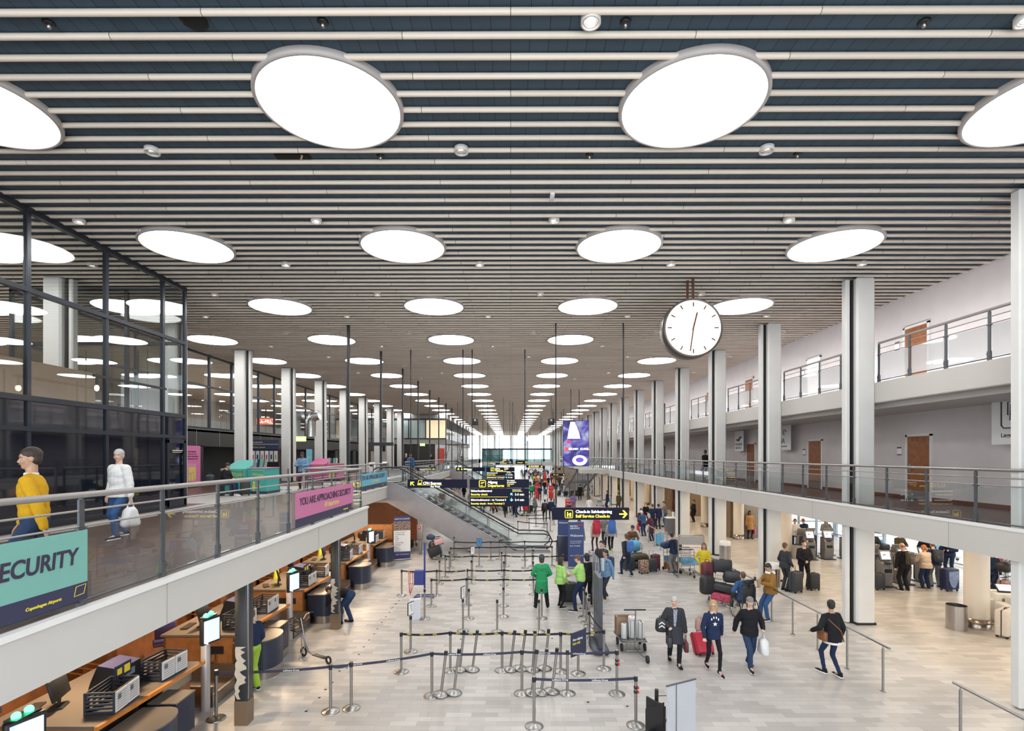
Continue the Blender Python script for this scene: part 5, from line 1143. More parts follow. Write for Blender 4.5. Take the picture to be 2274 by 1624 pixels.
for (px, py) in ((1370, 1542), (1412, 1612)):
    p = P(px, py)
    for j, z in enumerate((.72, .64)):
        t = MB(); t.lathe([(.037, -.025), (.04, -.02), (.04, .02), (.037, .025)], n=14); t.bb(.02, .055, -.035, .0, -.02, .02, 1); tag(t.build('belt_clip', [black, mat('clip_red', (.6, .03, .02), .5)], None, (p.x, p.y, z)), 'red and black clip on the %s lower right barrier post, %s' % ('farther' if px == 1370 else 'nearer', 'upper' if j == 0 else 'lower'), 'clip')
# small dark floor studs
stud = MB().lathe([(.03, 0), (.028, .004), (.0001, .005)], n=10); so_ = None
sp = [(680, 1580), (709, 1550), (723, 1532), (738, 1516), (754, 1491), (770, 1484), (797, 1454), (808, 1437), (820, 1422), (831, 1408), (838, 1397), (848, 1383), (857, 1370), (865, 1360), (873, 1350), (880, 1341), (886, 1334), (1306, 1560), (1393, 1569), (878, 1342), (869, 1351), (1023, 1420), (1226, 1418)]
for i, (x, y) in enumerate(sp):
    if so_ is None: so_ = stud.build('floor_stud', black); o = so_
    else: o = so_.copy(); COL.objects.link(o)
    o.location = P(x, y); tag(o, 'tiny dark round stud set in the stone floor', 'floor stud', 'floor studs')
# ------------------------------------------------------------------ handrails on the floor
def hrail(ys, x, lab, ext=(.15, .15)):
    r = thing('floor_handrail', lab, 'handrail', (x, ys[0], 0)); t = MB(); y0, y1 = ys[0], ys[-1]; t.cyl((0, -ext[0], 1.0), (0, y1-y0+ext[1], 1.0), .026); t.build('rail', steel, r)
    for y in ys:
        t = MB(); t.cyl((0, 0, 0), (0, 0, .93), .024); t.cyl((0, 0, .93), (0, 0, .98), .01); t.lathe([(.06, 0), (.055, .008), (.025, .012)], n=16); o = t.build('post', steel, r); o.location = (0, y-y0, 0)
hrail([11.2+1.19*i for i in range(10)], 8.03, 'long steel floor handrail on the right with people leaning on it', (.2, .1)); hrail([26.6+1.19*i for i in range(4)], 8.03, 'short steel floor handrail where the elderly couple lean', (.1, .1)); hrail([2.2+1.17*i for i in range(7)], 7.98, 'near steel floor handrail in the bottom right corner')
# ------------------------------------------------------------------ banners and display stands
def rollup(px, py, w, h, rz, lab, parts, base=True, z=0):
    p = P(px, py); s = thing('roll_up_banner', lab, 'banner', p, rz)
    for (z0, z1, m_, n_) in parts: t = MB(); t.bb(-w/2, w/2, -.006, .006, z0*h+.08, z1*h+.08); t.build(n_, m_, s)
    if base: t = MB(); t.rbox((0, 0, .04), (w*1.05, .2, .08), .03); t.build('base', steel, s)
    return s
nb = mat('banner_blue_dark', (.04, .035, .15), .5)
crowd = mat('crowd_print', (.25, .17, .13), .6, noise=.9, nscale=18)
s = rollup(893, 1244, .80, 2.05, .35, 'white and blue airline lounge roll-up banner left of the escalator', [(0, .16, nb, 'lower_band'), (.16, .66, paper, 'text_sheet'), (.66, .88, crowd, 'photo_print'), (.88, 1, nb, 'upper_band')])
text('EVENTYR LOUNGE', .085, paper, s, (0, -.012, 1.97), align='CENTER'); text('NEXT TO GATE C10', .07, paper, s, (0, -.012, .25), align='CENTER')
for i, l in enumerate(('Start your journey in', 'the Eventyr Lounge', 'Prices', 'Benefits:', 'Wi-Fi', 'Snacks and drinks', 'Newspapers', 'Showers', 'Quiet area', 'Open daily')): text(l, .055, M['print_dark'], s, (-.33, -.012, 1.33-.1*i))
t = MB(); t.bb(-.1, .42, 0, .35, 0, 1.15); tag(t.build('black_counter', black, None, P(888, 1232)+Vector((-.2, .25, 0))), 'black counter hidden behind the lounge roll-up banner', 'counter')
ba = mat('banner_airline_blue', (.045, .075, .22), .45)
s = rollup(1279, 1262, .72, 2.0, .08, 'blue British Airways welcome banner in front of the man in a grey suit', [(0, 1, ba, 'sheet')]); text('BRITISH', .10, paper, s, (-.27, -.012, 1.86), bold=.02); text('AIRWAYS', .10, paper, s, (-.27, -.012, 1.76), bold=.02)
text('Welcome', .15, paper, s, (-.27, -.012, 1.42)); text('We invite the following', .055, paper, s, (-.27, -.012, 1.2)); text('customers to check in', .055, paper, s, (-.27, -.012, 1.12)); text('Euro Traveller', .08, paper, s, (-.27, -.012, .98)); text('Check in desk or bag drop', .055, paper, s, (-.27, -.012, .55))
rb = mat('ribbon_red', (.5, .02, .04), .5); t = MB(); t.prism([(0, 1.93), (.27, 1.98), (.27, 1.90), (.12, 1.92)], -.012, -.008, 'y'); t.build('ribbon_emblem', rb, s)
s = rollup(1250, 1226, .55, 2.0, .1, 'second slim blue Welcome banner behind, left of the airline banner', [(0, 1, ba, 'sheet')]); text('Welcome', .12, paper, s, (-.22, -.012, 1.5)); text('BRITISH AIRWAYS', .06, paper, s, (-.24, -.012, 1.85))
for px, py, w, lab in ((1252, 1246, .5, 'dark information kiosk at the foot of the slim blue banner'),): p = P(px, py); s = thing('ticket_kiosk', lab, 'kiosk', p, .1); t = MB(); t.rbox((0, 0, .62), (.62, .3, 1.2), .02); t.build('body', mat('kiosk_navy', (.025, .03, .06), .4), s); t = MB(); t.bb(-.38, .38, -.2, .2, 0, .03); t.build('base', steel, s)
# red floor panels
rd = mat('red_panel', (.62, .02, .025), .45)
for px, py, w, h, lab in ((1267, 1134, .95, 1.05, 'red airline floor sign with white text beside the woman in purple'), (1193, 1108, .55, 1.7, 'red upright panel in the distant queue, left'), (1224, 1107, .6, 1.5, 'red upright panel in the distant queue, right'), (1210, 1068, .6, 1.4, 'tiny red upright panel far in the hall')):
    p = P(px, py); s = thing('red_sign_panel', lab, 'sign', p); t = MB(); t.bb(-w/2, w/2, -.03, .03, .05, h); t.build('panel', rd, s); t = MB(); t.bb(-w/2, w/2, -.15, .15, 0, .05); t.build('foot', black, s); text('Emirates', w*.2, paper, s, (-w*.4, -.035, h*.8)); text('Check-in', w*.14, paper, s, (-w*.4, -.035, h*.55))
# perspex screens and the tall dark totem on wheels
s = thing('wheeled_totem', 'tall dark panel standing on a wheeled navy plinth, edge towards camera', 'sign panel', P(1328, 1440)); t = MB(); t.bb(-.05, .05, -.42, .42, .12, 1.95); t.build('panel', mat('totem_grey', (.06, .065, .085), .4), s); t = MB(); t.rbox((0, 0, .09), (.42, 1.15, .09), .03); t.build('plinth', navy, s); t = MB()
for x in (-.15, .15):
    for y in (-.45, .45): t.cyl((x-.02, y, .035), (x+.02, y, .035), .035)
t.build('castors', rubber, s)
psp = glassmat('perspex', (.9, .92, .95), 1.2, film=.45, filmcol=(.75, .78, .85))
for px, py, L, h, lab in ((1312, 1340, .9, 1.75, 'tall pale screen edge behind the dark panel, left one'), (1322, 1352, 1.2, 1.8, 'tall pale screen edge behind the dark panel, right one')):
    p = P(px, py); s = thing('pale_screen', lab, 'screen', p); t = MB(); t.bb(-.008, .008, -L/2, L/2, .05, h); t.build('sheet', psp, s); t = MB(); t.bb(-.012, .012, -L/2-.015, -L/2, 0, h); t.bb(-.2, .2, -L/2, -L/2+.05, 0, .03); t.bb(-.2, .2, L/2-.05, L/2, 0, .03); t.build('frame', steel, s)
p = P(1511, 1680); s = thing('pale_screen', 'pale translucent screen with dark top edge at bottom right of centre', 'screen', p, .45); t = MB(); t.bb(-.30, .34, -.006, .006, .05, 1.24); t.build('sheet', psp, s); t = MB(); t.bb(-.31, .35, -.012, .012, 1.235, 1.255); t.bb(-.1, -.09, -.01, .01, 0, 1.24); t.build('edge_bar', steel2, s)
# white leaflet box, blue and red stand
s = thing('leaflet_box', 'white plastic leaflet dispenser beside the front left notice post', 'dispenser', P(922, 1375), .2); t = MB(); t.bb(-.16, .16, -.1, .1, 0, .62); t.build('body', mat('pale_blue_plastic', (.62, .66, .74), .3), s); t = MB(); t.prism([(-.1, .6), (.1, .6), (.1, .75), (.0, .82), (-.1, .7)], -.18, -.165, 'x'); t.prism([(-.1, .6), (.1, .6), (.1, .75), (.0, .82), (-.1, .7)], .165, .18, 'x'); t.build('side_ears', white, s)
bm_ = mat('stand_blue', (.03, .05, .25), .4); s = thing('bag_sizer_stand', 'tall blue pole stand with blue box and looped foot, left of the queue', 'stand', P(943, 1326)); t = MB(); t.bb(-.03, .03, -.02, .02, .05, 1.95); t.tube([(-.35, -.2, .03), (-.3, .2, .03), (0, .1, .05), (.3, .2, .03), (.35, -.2, .03), (.05, -.1, .05), (-.05, -.1, .05)], .022, 6, closed=True); t.build('pole', bm_, s); t = MB(); t.bb(-.36, -.02, -.12, .12, .45, .95); t.build('box', bm_, s)
rr = mat('wire_red', (.5, .03, .02), .4); t = MB()
for x in (-.55, -.5, -.42, -.36): t.tube([(x, -.1, .9), (x, -.1, .5), (-.52, -.1, .05)], .01, 5)
t.tube([(-.58, -.1, .85), (-.36, -.1, .9)], .01, 5); t.tube([(-.56, -.1, .5), (-.36, -.1, .5)], .01, 5); t.build('red_wire_frame', rr, s)
# grey call post with F sign
s = thing('fire_point_post', 'grey steel post with red F sign under the escalator', 'post', P(933, 1231)); t = MB(); t.rbox((0, 0, .75), (.16, .14, 1.5), .02); t.rbox((0, -.05, 1.15), (.3, .16, .75), .02); t.build('body', mat('post_greybox', (.30, .29, .28), .4, .4), s); t = MB(); t.bb(-.09, .05, -.14, -.13, 1.3, 1.46); t.build('red_plate', rr, s); text('F', .14, paper, s, (-.06, -.145, 1.33))
# ------------------------------------------------------------------ luggage
def suitcase(w=.45, d=.27, h=.68, m=black, hard=True, handle=.0, m2=None):
    s = thing('suitcase', 'x', 'suitcase'); t = MB(); t.rbox((0, 0, .06+h/2), (w, d, h), .05, seg=3)
    if hard:
        for k in range(6): x = -w*.38+k*w*.152; t.rbox((x, -d/2, .06+h/2), (w*.07, .02, h*.82), .008, seg=1); t.rbox((x, d/2, .06+h/2), (w*.07, .02, h*.82), .008, seg=1)
    t.build('shell', m, s); t = MB()
    for x in (-w*.38, w*.38):
        for y in (-d*.35, d*.35): t.cyl((x-.015, y, .035), (x+.015, y, .035), .035, n=10); t.bb(x-.02, x+.02, y-.02, y+.02, .04, .08)
    t.build('wheels', rubber, s)
    t = MB(); t.bb(-w/2-.004, w/2+.004, -.012, .012, .07, .06+h+.003); t.build('zip_band', m2 or rubber, s)
    t = MB(); zz = .06+h
    t.tube([(-.08, 0, zz), (-.08, 0, zz+.03), (.08, 0, zz+.03), (.08, 0, zz)], .012, 6)
    if handle: t.tube([(-.1, d*.3, zz-.05), (-.1, d*.3, zz+handle), (.1, d*.3, zz+handle), (.1, d*.3, zz-.05)], .01, 6)
    t.build('handle', steel2 if handle else black, s)
    return s
def put(s, loc, rz, lab, rot=None):
    s.location = loc; s.rotation_euler = rot or (0, 0, rz); s['label'] = lab; return s
cloth = {k: mat('case_'+k, c, .5, noise=.1, nscale=30) for k, c in dict(black=(.02, .02, .022), grey=(.06, .06, .065), charcoal=(.035, .038, .045), red=(.5, .02, .05), pink=(.7, .38, .38), silver=(.62, .55, .48), maroon=(.12, .02, .03), brown=(.22, .08, .03), olive=(.07, .055, .03), navy=(.02, .03, .09), blue=(.05, .15, .45), lightblue=(.12, .42, .68), teal=(.02, .28, .25), rose=(.35, .2, .18), tan=(.38, .25, .15)).items()}
put(suitcase(.48, .3, .72, cloth['charcoal'], handle=.18), P(1767, 1316), .5, 'large charcoal hard suitcase with ribs beside the man in the checked suit'); put(suitcase(.42, .26, .58, cloth['black'], False), P(1806, 1311), .2, 'smaller black fabric suitcase right of the man in the black suit')
s = put(suitcase(.56, .32, .78, cloth['navy'], True), P(2108, 1312), .15, 'big dark blue suitcase with pale blue shield front'); t = MB(); t.prism([(-.2, .75), (.2, .75), (.2, .45), (.1, .2), (0, .13), (-.1, .2), (-.2, .45)], -.185, -.165, 'y'); t.build('pale_front', mat('case_pale_blue', (.25, .33, .55), .3, noise=.3, nscale=9), s)
s = put(suitcase(.62, .30, .72, cloth['silver'], True, m2=black), P(2217, 1410)+Vector((.05, -.15, 0)), .55, 'large silver beige hard suitcase with red tag beside the round column'); text('Cavalet', .16, mat('case_relief', (.5, .44, .38), .4), s, (-.02, -.18, .1), align='LEFT', rx=PI/2).rotation_euler = (PI/2, -PI/2, 0); t = MB(); t.ell((.32, -.05, .35), (.01, .05, .05)); t.build('red_tag', cloth['red'], s)
s = put(suitcase(.46, .3, .52, cloth['red'], False), P(1575, 1462)+Vector((-.05, .15, 0)), .3, 'bright red fabric suitcase pulled by the woman in the navy hoodie', (-.45, 0, .2)); 
put(suitcase(.52, .34, .66, cloth['black'], False), P(1262, 1340), .0, 'large black suitcase between the two staff in lime tops')
s = put(suitcase(.42, .26, .52, mat('case_graffiti', (.25, .16, .12), .5, noise=1.4, nscale=18), True), P(1429, 1274), .4, 'colourful graffiti patterned cabin suitcase'); put(suitcase(.40, .26, .5, cloth['charcoal'], True, handle=.35), P(1448, 1270), .3, 'dark grey cabin suitcase with raised handle beside the colourful one')
put(suitcase(.42, .26, .6, cloth['lightblue'], False), P(1465, 1212), .2, 'light blue suitcase below the lady leaning on the handrail'); put(suitcase(.5, .3, .62, cloth['brown'], True), P(1292, 1102), 0, 'brown suitcase standing by the foot of the metal staircase'); put(suitcase(.38, .25, .55, cloth['blue'], True), P(1284, 1101), 0, 'small blue suitcase left of the brown one')
put(suitcase(.4, .25, .56, cloth['charcoal'], True), P(1951, 1310), .2, 'dark suitcase half hidden behind the large column by the kiosk')
def soft(loc, r, m, lab, rz=0, nme='travel_bag', cat='bag', strap=True, rx=0):
    s = thing(nme, lab, cat, loc, rz); s.rotation_euler.x = rx; t = MB(); t.rbox((0, 0, r[2]), (r[0]*2, r[1]*2, r[2]*2), min(r)*.75, seg=3)
    for v_i, v in enumerate(t.v): t.v[v_i] = (v[0]*(1+.05*math.sin(v[2]*17)), v[1]*(1+.06*math.sin(v[0]*13)), v[2])
    t.build('body', m, s)
    if strap: t = MB(); t.tube([(-r[0]*.4, 0, r[2]*1.9), (-r[0]*.3, 0, r[2]*2.3), (r[0]*.3, 0, r[2]*2.3), (r[0]*.4, 0, r[2]*1.9)], .012, 6); t.build('handle', m, s)
    return s
# luggage trolleys
adm = mat('trolley_advert', (.12, .30, .45), .5, noise=.7, nscale=4)
def trolley():
    s = thing('luggage_trolley', 'x', 'luggage trolley'); t = MB()   # front faces -Y
    for x in (-.28, .28): t.tube([(x, -.05, .12), (x, .0, 1.0), (x*.9, .12, 1.02)], .016, 8); t.tube([(x, -.05, .14), (x*.8, -.85, .12)], .018, 8)
    for z in (.22, .35, .62, .78): t.cyl((-.28, -.02, z), (.28, -.02, z), .010, n=6)
    t.tube([(-.24, -.85, .12), (.24, -.85, .12)], .016, 6)
    for i in range(4): t.cyl((-.22+i*.147, -.05, .13), (-.18+i*.12, -.85, .12), .009, n=6)
    t.build('frame', steel, s)
    t = MB()
    for i in range(8): x = -.26+i*.074; t.tube([(x, -.02, .98), (x, -.22, .95), (x, -.20, .80), (x, -.02, .78)], .006, 5)
    for z, y in ((.95, -.22), (.86, -.215), (.80, -.2)): t.cyl((-.26, y, z), (.26, y, z), .006, n=5)
    t.build('wire_basket', steel, s)
    t = MB(); t.bb(-.27, .27, -.045, -.03, .38, .62); t.build('advert_panel', adm, s)
    t = MB(); t.cyl((-.30, .12, 1.02), (.30, .12, 1.02), .022, n=8); t.build('push_bar', black, s)
    for x, y in ((-.27, .02), (.27, .02), (0, -.82)):
        t = MB(); t.cyl((x-.02, y, .07), (x+.02, y, .07), .07, n=16); t.build('wheel', rubber, s)
    return s
T0 = trolley(); uT = [False]
def T(loc, rz, lab): c = place(T0, not uT[0], loc, rz, lab); uT[0] = True; return c
p = P(1490, 1268); T(p+Vector((.0, .3, 0)), .3, 'trolley loaded with a blue duffel bag, pushed by the man with black backpack')
q = p+Vector((-.05, .0, .14)); put(suitcase(.55, .35, .3, cloth['brown'], False), q+Vector((0, -.2, -.05)), .3, 'brown case lying on the trolley of the man with black backpack'); soft(p+Vector((-.1, .05, 1.0)), (.33, .16, .14), cloth['navy'], 'blue duffel bag on top of the trolley basket', .2)
put(suitcase(.4, .28, .62, cloth['maroon'], True), P(1455, 1266), .5, 'maroon suitcase left of the trolley with the advert panel')
# trolley parking stand
s = thing('trolley_stand', 'tall steel trolley parking frame with grey top panel', 'trolley stand', P(1535, 1284), -.08); t = MB(); t.tube([(-.52, 0, 0), (-.52, 0, 1.72), (-.46, 0, 1.78), (.46, 0, 1.78), (.52, 0, 1.72), (.52, 0, 0)], .03, 8)
for x in (-.52, .52): t.tube([(x, 0, 0.03), (x, 1.5, .03)], .02, 6)
for z in (.55, .85, 1.25): t.cyl((-.52, 0, z), (.52, 0, z), .014)
t.build('frame', steel, s); t = MB(); t.bb(-.5, .5, -.01, .01, 1.38, 1.72); t.build('top_panel', mat('stand_panel', (.35, .32, .30), .5), s); t = MB(); t.bb(-.36, .36, -.03, -.01, .56, .84); t.build('advert', adm, s)
for i in range(2): T(P(1535, 1280)+Vector((0, .45+.5*i, 0)), 0, 'empty trolley parked inside the steel frame, %s' % ORD[i])
# big luggage heap on trolley by the wheelchair
p = P(1606, 1345); T(p+Vector((0, .5, 0)), -.5, 'overloaded trolley stacked with black bags behind the wheelchair')
H_ = [(suitcase(.72, .42, .26, mat('case_leopard', (.5, .06, .12), .6, noise=1.2, nscale=28), False), (-.02, .05, .10), 'pink and black patterned suitcase at the bottom of the luggage heap', (0, .12, -.5)), (suitcase(.70, .42, .24, cloth['charcoal'], False), (.0, .08, .42), 'charcoal suitcase lying above the pink patterned one', (0, .12, -.45)), (suitcase(.62, .30, .40, cloth['black'], False), (.08, .3, 1.02), 'black suitcase on top of the luggage heap', (0, 0, -.2))]
for s, o, lab, r in H_: put(s, p+Vector(o), 0, lab, r)
soft(p+Vector((.33, .05, .78)), (.30, .2, .2), cloth['charcoal'], 'dark grey soft bag drooping right of the heap', -.3, rx=.2); soft(p+Vector((-.42, .35, .85)), (.2, .14, .28), cloth['maroon'], 'red backpack on the left of the luggage heap', .2); soft(p+Vector((-.50, .12, .35)), (.24, .17, .33), cloth['black'], 'black bulging bag left side of the heap', .3)
# wheelchair
def wheelchair(loc, rz):
    s = thing('wheelchair', 'black wheelchair with large spoked wheels seen from behind', 'wheelchair', loc, rz); t = MB()
    t.rbox((0, .0, .50), (.44, .44, .06), .02); t.rbox((0, -.24, .80), (.42, .06, .55), .02); t.build('seat', black, s)
    t = MB(); 
    for x in (-.22, .22): t.tube([(x, -.26, .4), (x, -.27, 1.0), (x, -.38, 1.02)], .014, 6); t.tube([(x, -.2, .45), (x, .3, .45), (x, .45, .12)], .014, 6); t.tube([(x, -.25, .7), (x, .18, .7), (x, .2, .45)], .014, 6)
    t.build('frame', steel2, s); t = MB(); t.rbox((0, -.30, 1.17), (.30, .08, .14), .04); t.cyl((0, -.28, .95), (0, -.3, 1.15), .015); t.build('headrest', black, s)
    for x in (-.30, .30):
        t = MB(); t.tube([(x, .30*math.cos(a), .305+.30*math.sin(a)) for a in [i*PI/14 for i in range(28)]], .016, 6, closed=True); t.build('tyre', rubber, s)
        t = MB()
        for i in range(10): a = i*PI/5; t.cyl((x, 0, .305), (x, .29*math.cos(a), .305+.29*math.sin(a)), .004, n=4)
        t.tube([(x+.03*(1 if x > 0 else -1), .26*math.cos(a), .305+.26*math.sin(a)) for a in [i*PI/12 for i in range(24)]], .008, 6, closed=True); t.cyl((x-.03, 0, .305), (x+.03, 0, .305), .03); t.build('spokes', steel, s)
        t = MB(); t.tube([(x*.8, -.42+.07*math.cos(a), .08+.07*math.sin(a)) for a in [i*PI/7 for i in range(14)]], .012, 5, closed=True); t.build('small_wheel', rubber, s)
    return s
WC = P(1655, 1372)+Vector((0, .1, 0)); wheelchair(WC, .15)
# cart with pink and black cases near the escalator
p = P(967, 1243); T(p+Vector((0, .4, 0)), .7, 'trolley with a pink case on black cases under the escalator')
put(suitcase(.62, .34, .44, cloth['black'], False), p+Vector((.05, .02, .14)), 0, 'large black case on the trolley under the escalator', (0, -.35, .35)); put(suitcase(.42, .22, .26, cloth['pink'], True), p+Vector((.2, .05, .68)), 0, 'small pink case on top of the black case', (0, -.3, .3)); soft(p+Vector((-.25, .1, .95)), (.2, .14, .12), cloth['navy'], 'striped navy bundle on the trolley handle side'); soft(p+Vector((-.2, 1.1, .05)), (.3, .25, .35), cloth['black'], 'heap of black bags behind the pink case trolley'); 
p = P(915, 1214); s = thing('sack_truck', 'red sack truck leaning with a black bag beside the fire point post', 'hand truck', p); t = MB()
for x in (-.2, .2): t.tube([(x, 0, .1), (x, .05, 1.2)], .018)
for z in (.3, .6, .9, 1.2): t.cyl((-.2, .03, z), (.2, .03, z), .014)
t.build('frame', rr, s); t = MB()
for x in (-.24, .24): t.cyl((x-.02, .05, .1), (x+.02, .05, .1), .1)
t.build('wheels', rubber, s); soft(p+Vector((-.1, -.3, 0)), (.25, .18, .24), cloth['black'], 'black bag at the foot of the red sack truck')
# platform cart with rolls
p = P(1402, 1440); s = thing('platform_cart', 'steel platform cart with tee handle carrying rolls and a cardboard box', 'cart', p, .02); t = MB(); t.tube([(-.32, -.3, .28), (.32, -.3, .28), (.36, .45, .28), (-.36, .45, .28)], .02, closed=True); t.bb(-.34, .34, -.28, .44, .26, .28)
t.tube([(-.2, -.32, .05), (-.2, -.32, .78), (-.16, -.32, .84), (.16, -.32, .84), (.2, -.32, .78), (.2, -.32, .05)], .014); 
for x in (-.1, 0, .1): t.cyl((x, -.32, .05), (x, -.32, .84), .009, n=6)
t.cyl((-.2, -.32, .3), (.2, -.32, .3), .009, n=6); t.cyl((-.2, -.32, .05), (.2, -.32, .05), .014); t.cyl((0, -.34, .1), (.02, -.36, 1.12), .018); t.tube([(0, -.3, .15), (.1, -.75, .08), (.14, -.95, .1)], .018); t.build('frame', steel, s)
t = MB(); t.cyl((-.28, -.36, 1.12), (.28, -.36, 1.12), .02); t.build('handle_grip', black, s); t = MB()
for x, y in ((-.3, .3), (.3, .3), (-.3, -.2), (.3, -.2)): t.cyl((x-.02, y, .1), (x+.02, y, .1), .1, n=14)
t.cyl((.12, -.98, .09), (.18, -.98, .09), .09, n=14); t.build('wheels', rubber, s)
for i, (x, y, h, r) in enumerate(((-.2, -.05, .38, .085), (.03, .02, .55, .11), (.24, -.02, .42, .10))): t = MB(); t.lathe([(.03, h), (r*.97, h), (r, h-.01), (r, .01), (r*.95, 0), (.0001, 0)], n=20); tag(t.build('white_roll', paper, None, p+Vector((x, y, .285))), 'white wrapped roll standing on the platform cart, %s of three' % ('left', 'tall middle', 'right')[i], 'roll')
cb_ = mat('cardboard', (.36, .23, .15), .8, noise=.06); t = MB(); t.bb(-.26, .22, -.13, .13, 0, .48); t.box((0, -.14, .52), (.45, .02, .1), rx=.5); tag(t.build('cardboard_box', cb_, None, p+Vector((-.1, .29, .285))), 'brown cardboard box at the back of the platform cart', 'box')
# kick scooter
p = P(687, 1462); s = thing('kick_scooter', 'silver kick scooter with front basket parked by the desks', 'scooter', p, -.55); t = MB()
t.tube([(.62, 0, .12), (.2, 0, .12), (-.02, 0, .16), (-.22, 0, .55), (-.34, 0, .95)], .022, 8); t.tube([(.25, -.06, .14), (-.0, -.06, .2), (-.24, -.04, .6)], .014, 6)
for y in (-.18, .18): t.tube([(-.33, y*.4, .9), (-.36, y, 1.0), (-.30, y*1.3, 1.03)], .014, 6)
for y in (-.05, .05): t.cyl((-.25, y, .55), (-.22, y, .12), .014)
t.tube([(-.15, -.2, .0), (-.1, -.05, .3)], .012); t.build('frame', steel, s); t = MB(); t.rbox((.4, 0, .13), (.45, .12, .03), .01); t.build('deck', black, s)
for x, r in ((-.22, .12), (.72, .10)):
    t = MB(); t.tube([(x+r*.8*math.cos(a), 0, r+r*.8*math.sin(a)) for a in [i*PI/9 for i in range(18)]], .025, 6, closed=True); t.build('wheel', rubber, s)
t = MB(); 
for z in (.62, .7, .78, .86, .92): k_ = .75+(z-.62)*.8; t.tube([(-.62*1+.24*(1-k_), -.16*k_, z), (-.36, -.16*k_, z), (-.36, .16*k_, z), (-.62+.24*(1-k_), .16*k_, z)], .009, 5, closed=True)
for i in range(6): t.cyl((-.58+.04*i, -.13, .62), (-.60+.045*i, -.16, .92), .006, n=4); t.cyl((-.58+.04*i, .13, .62), (-.60+.045*i, .16, .92), .006, n=4)
t.bb(-.6, -.36, -.12, .12, .61, .63); t.build('basket', mat('basket_brown', (.04, .03, .03), .6), s); t = MB(); t.cyl((-.30, -.23, 1.03), (-.28, -.34, 1.03), .018); t.cyl((-.30, .23, 1.03), (-.28, .34, 1.03), .018); t.build('grips', rubber, s)
# folded black display and cables at the bottom
p = P(1458, 1640); s = thing('black_folding_display', 'black folded display panel with cables at the bottom, right of centre', 'display', p, .5); t = MB(); t.box((-.02, 0, .36), (.03, .46, .62), rx=.0); t.prism([(-.22, .05), (.22, .05), (.22, .45), (-.22, .75)], -.06, -.03, 'x'); t.build('panel', black, s)
t = MB(); t.cyl((.1, .1, 0), (.1, .1, .82), .035); t.tube([(.1, .1, .7), (.35, .1, .65), (.42, .1, .4), (.3, .1, .1)], .008, 5); t.tube([(.1, .1, .6), (.28, .12, .5), (.25, .1, .2)], .008, 5); t.build('pole_and_cables', black, s); t = MB(); t.bb(-.5, -.06, -.02, .02, .12, .2); t.build('arm', black, s)
# self-service kiosks
kg = mat('kiosk_grey', (.22, .21, .215), .4); kscr = mat('kiosk_screen', (.7, .7, .72), .3, emit=(.85, .88, .95), es=.42); kscr.cycles.emission_sampling = 'NONE'; scr.cycles.emission_sampling = 'NONE'
def kiosk():
    s = thing('check_in_kiosk', 'x', 'kiosk'); t = MB(); t.prism([(-.12, .02), (.16, .02), (.2, 1.0), (.05, 1.05), (-.16, .86), (-.2, .5)], -.21, .21, 'x'); t.build('body', kg, s)
    t = MB(); t.rbox((0, .0, .02), (.56, .62, .04), .015); t.rbox((0, .23, .55), (.36, .16, 1.0), .04); t.build('navy_back', M['kiosk_navy'], s)
    t = MB(); t.rbox((0, .0, 1.2), (.42, .07, .40), .03, rx=-.35); t.build('screen_housing', kg, s); t = MB(); t.box((0, -.042, 1.2), (.34, .012, .30), rx=-.35); t.build('screen', kscr, s)
    t = MB(); t.box((-.06, -.054, 1.23), (.1, .006, .03), rx=-.35); t.box((.06, -.052, 1.14), (.08, .006, .05), 1, rx=-.35); t.build('screen_graphics', [M['print_dark'], M['logo_red']], s)
    t = MB(); t.rbox((0, -.17, .93), (.24, .12, .05), .02, rx=.3); t.bb(-.14, .14, -.205, -.19, .56, .70); t.build('ticket_slot', black, s); return s
K0 = kiosk(); fk = True
for x, y, r, lab in ((14.62, 25.4, 0, 'left self service kiosk of the trio under the balcony'), (15.55, 25.5, 0, 'middle self service kiosk of the trio under the balcony'), (16.5, 25.5, 0, 'right self service kiosk of the trio under the balcony'), (14.55, 20.2, 0, 'self service kiosk just right of the large column'), (15.55, 20.6, 0, 'self service kiosk used by the man with the olive backpack'), (16.6, 20.9, 0, 'self service kiosk used by the pair with backpacks'),
    (14.78, 26.4, PI, 'navy backed kiosk behind the left kiosk of the trio'), (15.3, 26.5, PI, 'navy backed kiosk behind the middle kiosk of the trio'), (16.2, 26.6, PI, 'navy backed kiosk behind the right kiosk of the trio'), (15.1, 21.6, PI, 'navy backed kiosk behind the olive backpack man'), (16.1, 21.7, PI, 'second navy backed kiosk in the near kiosk row')):
    place(K0, fk, (x, y, 0), r, lab); fk = False
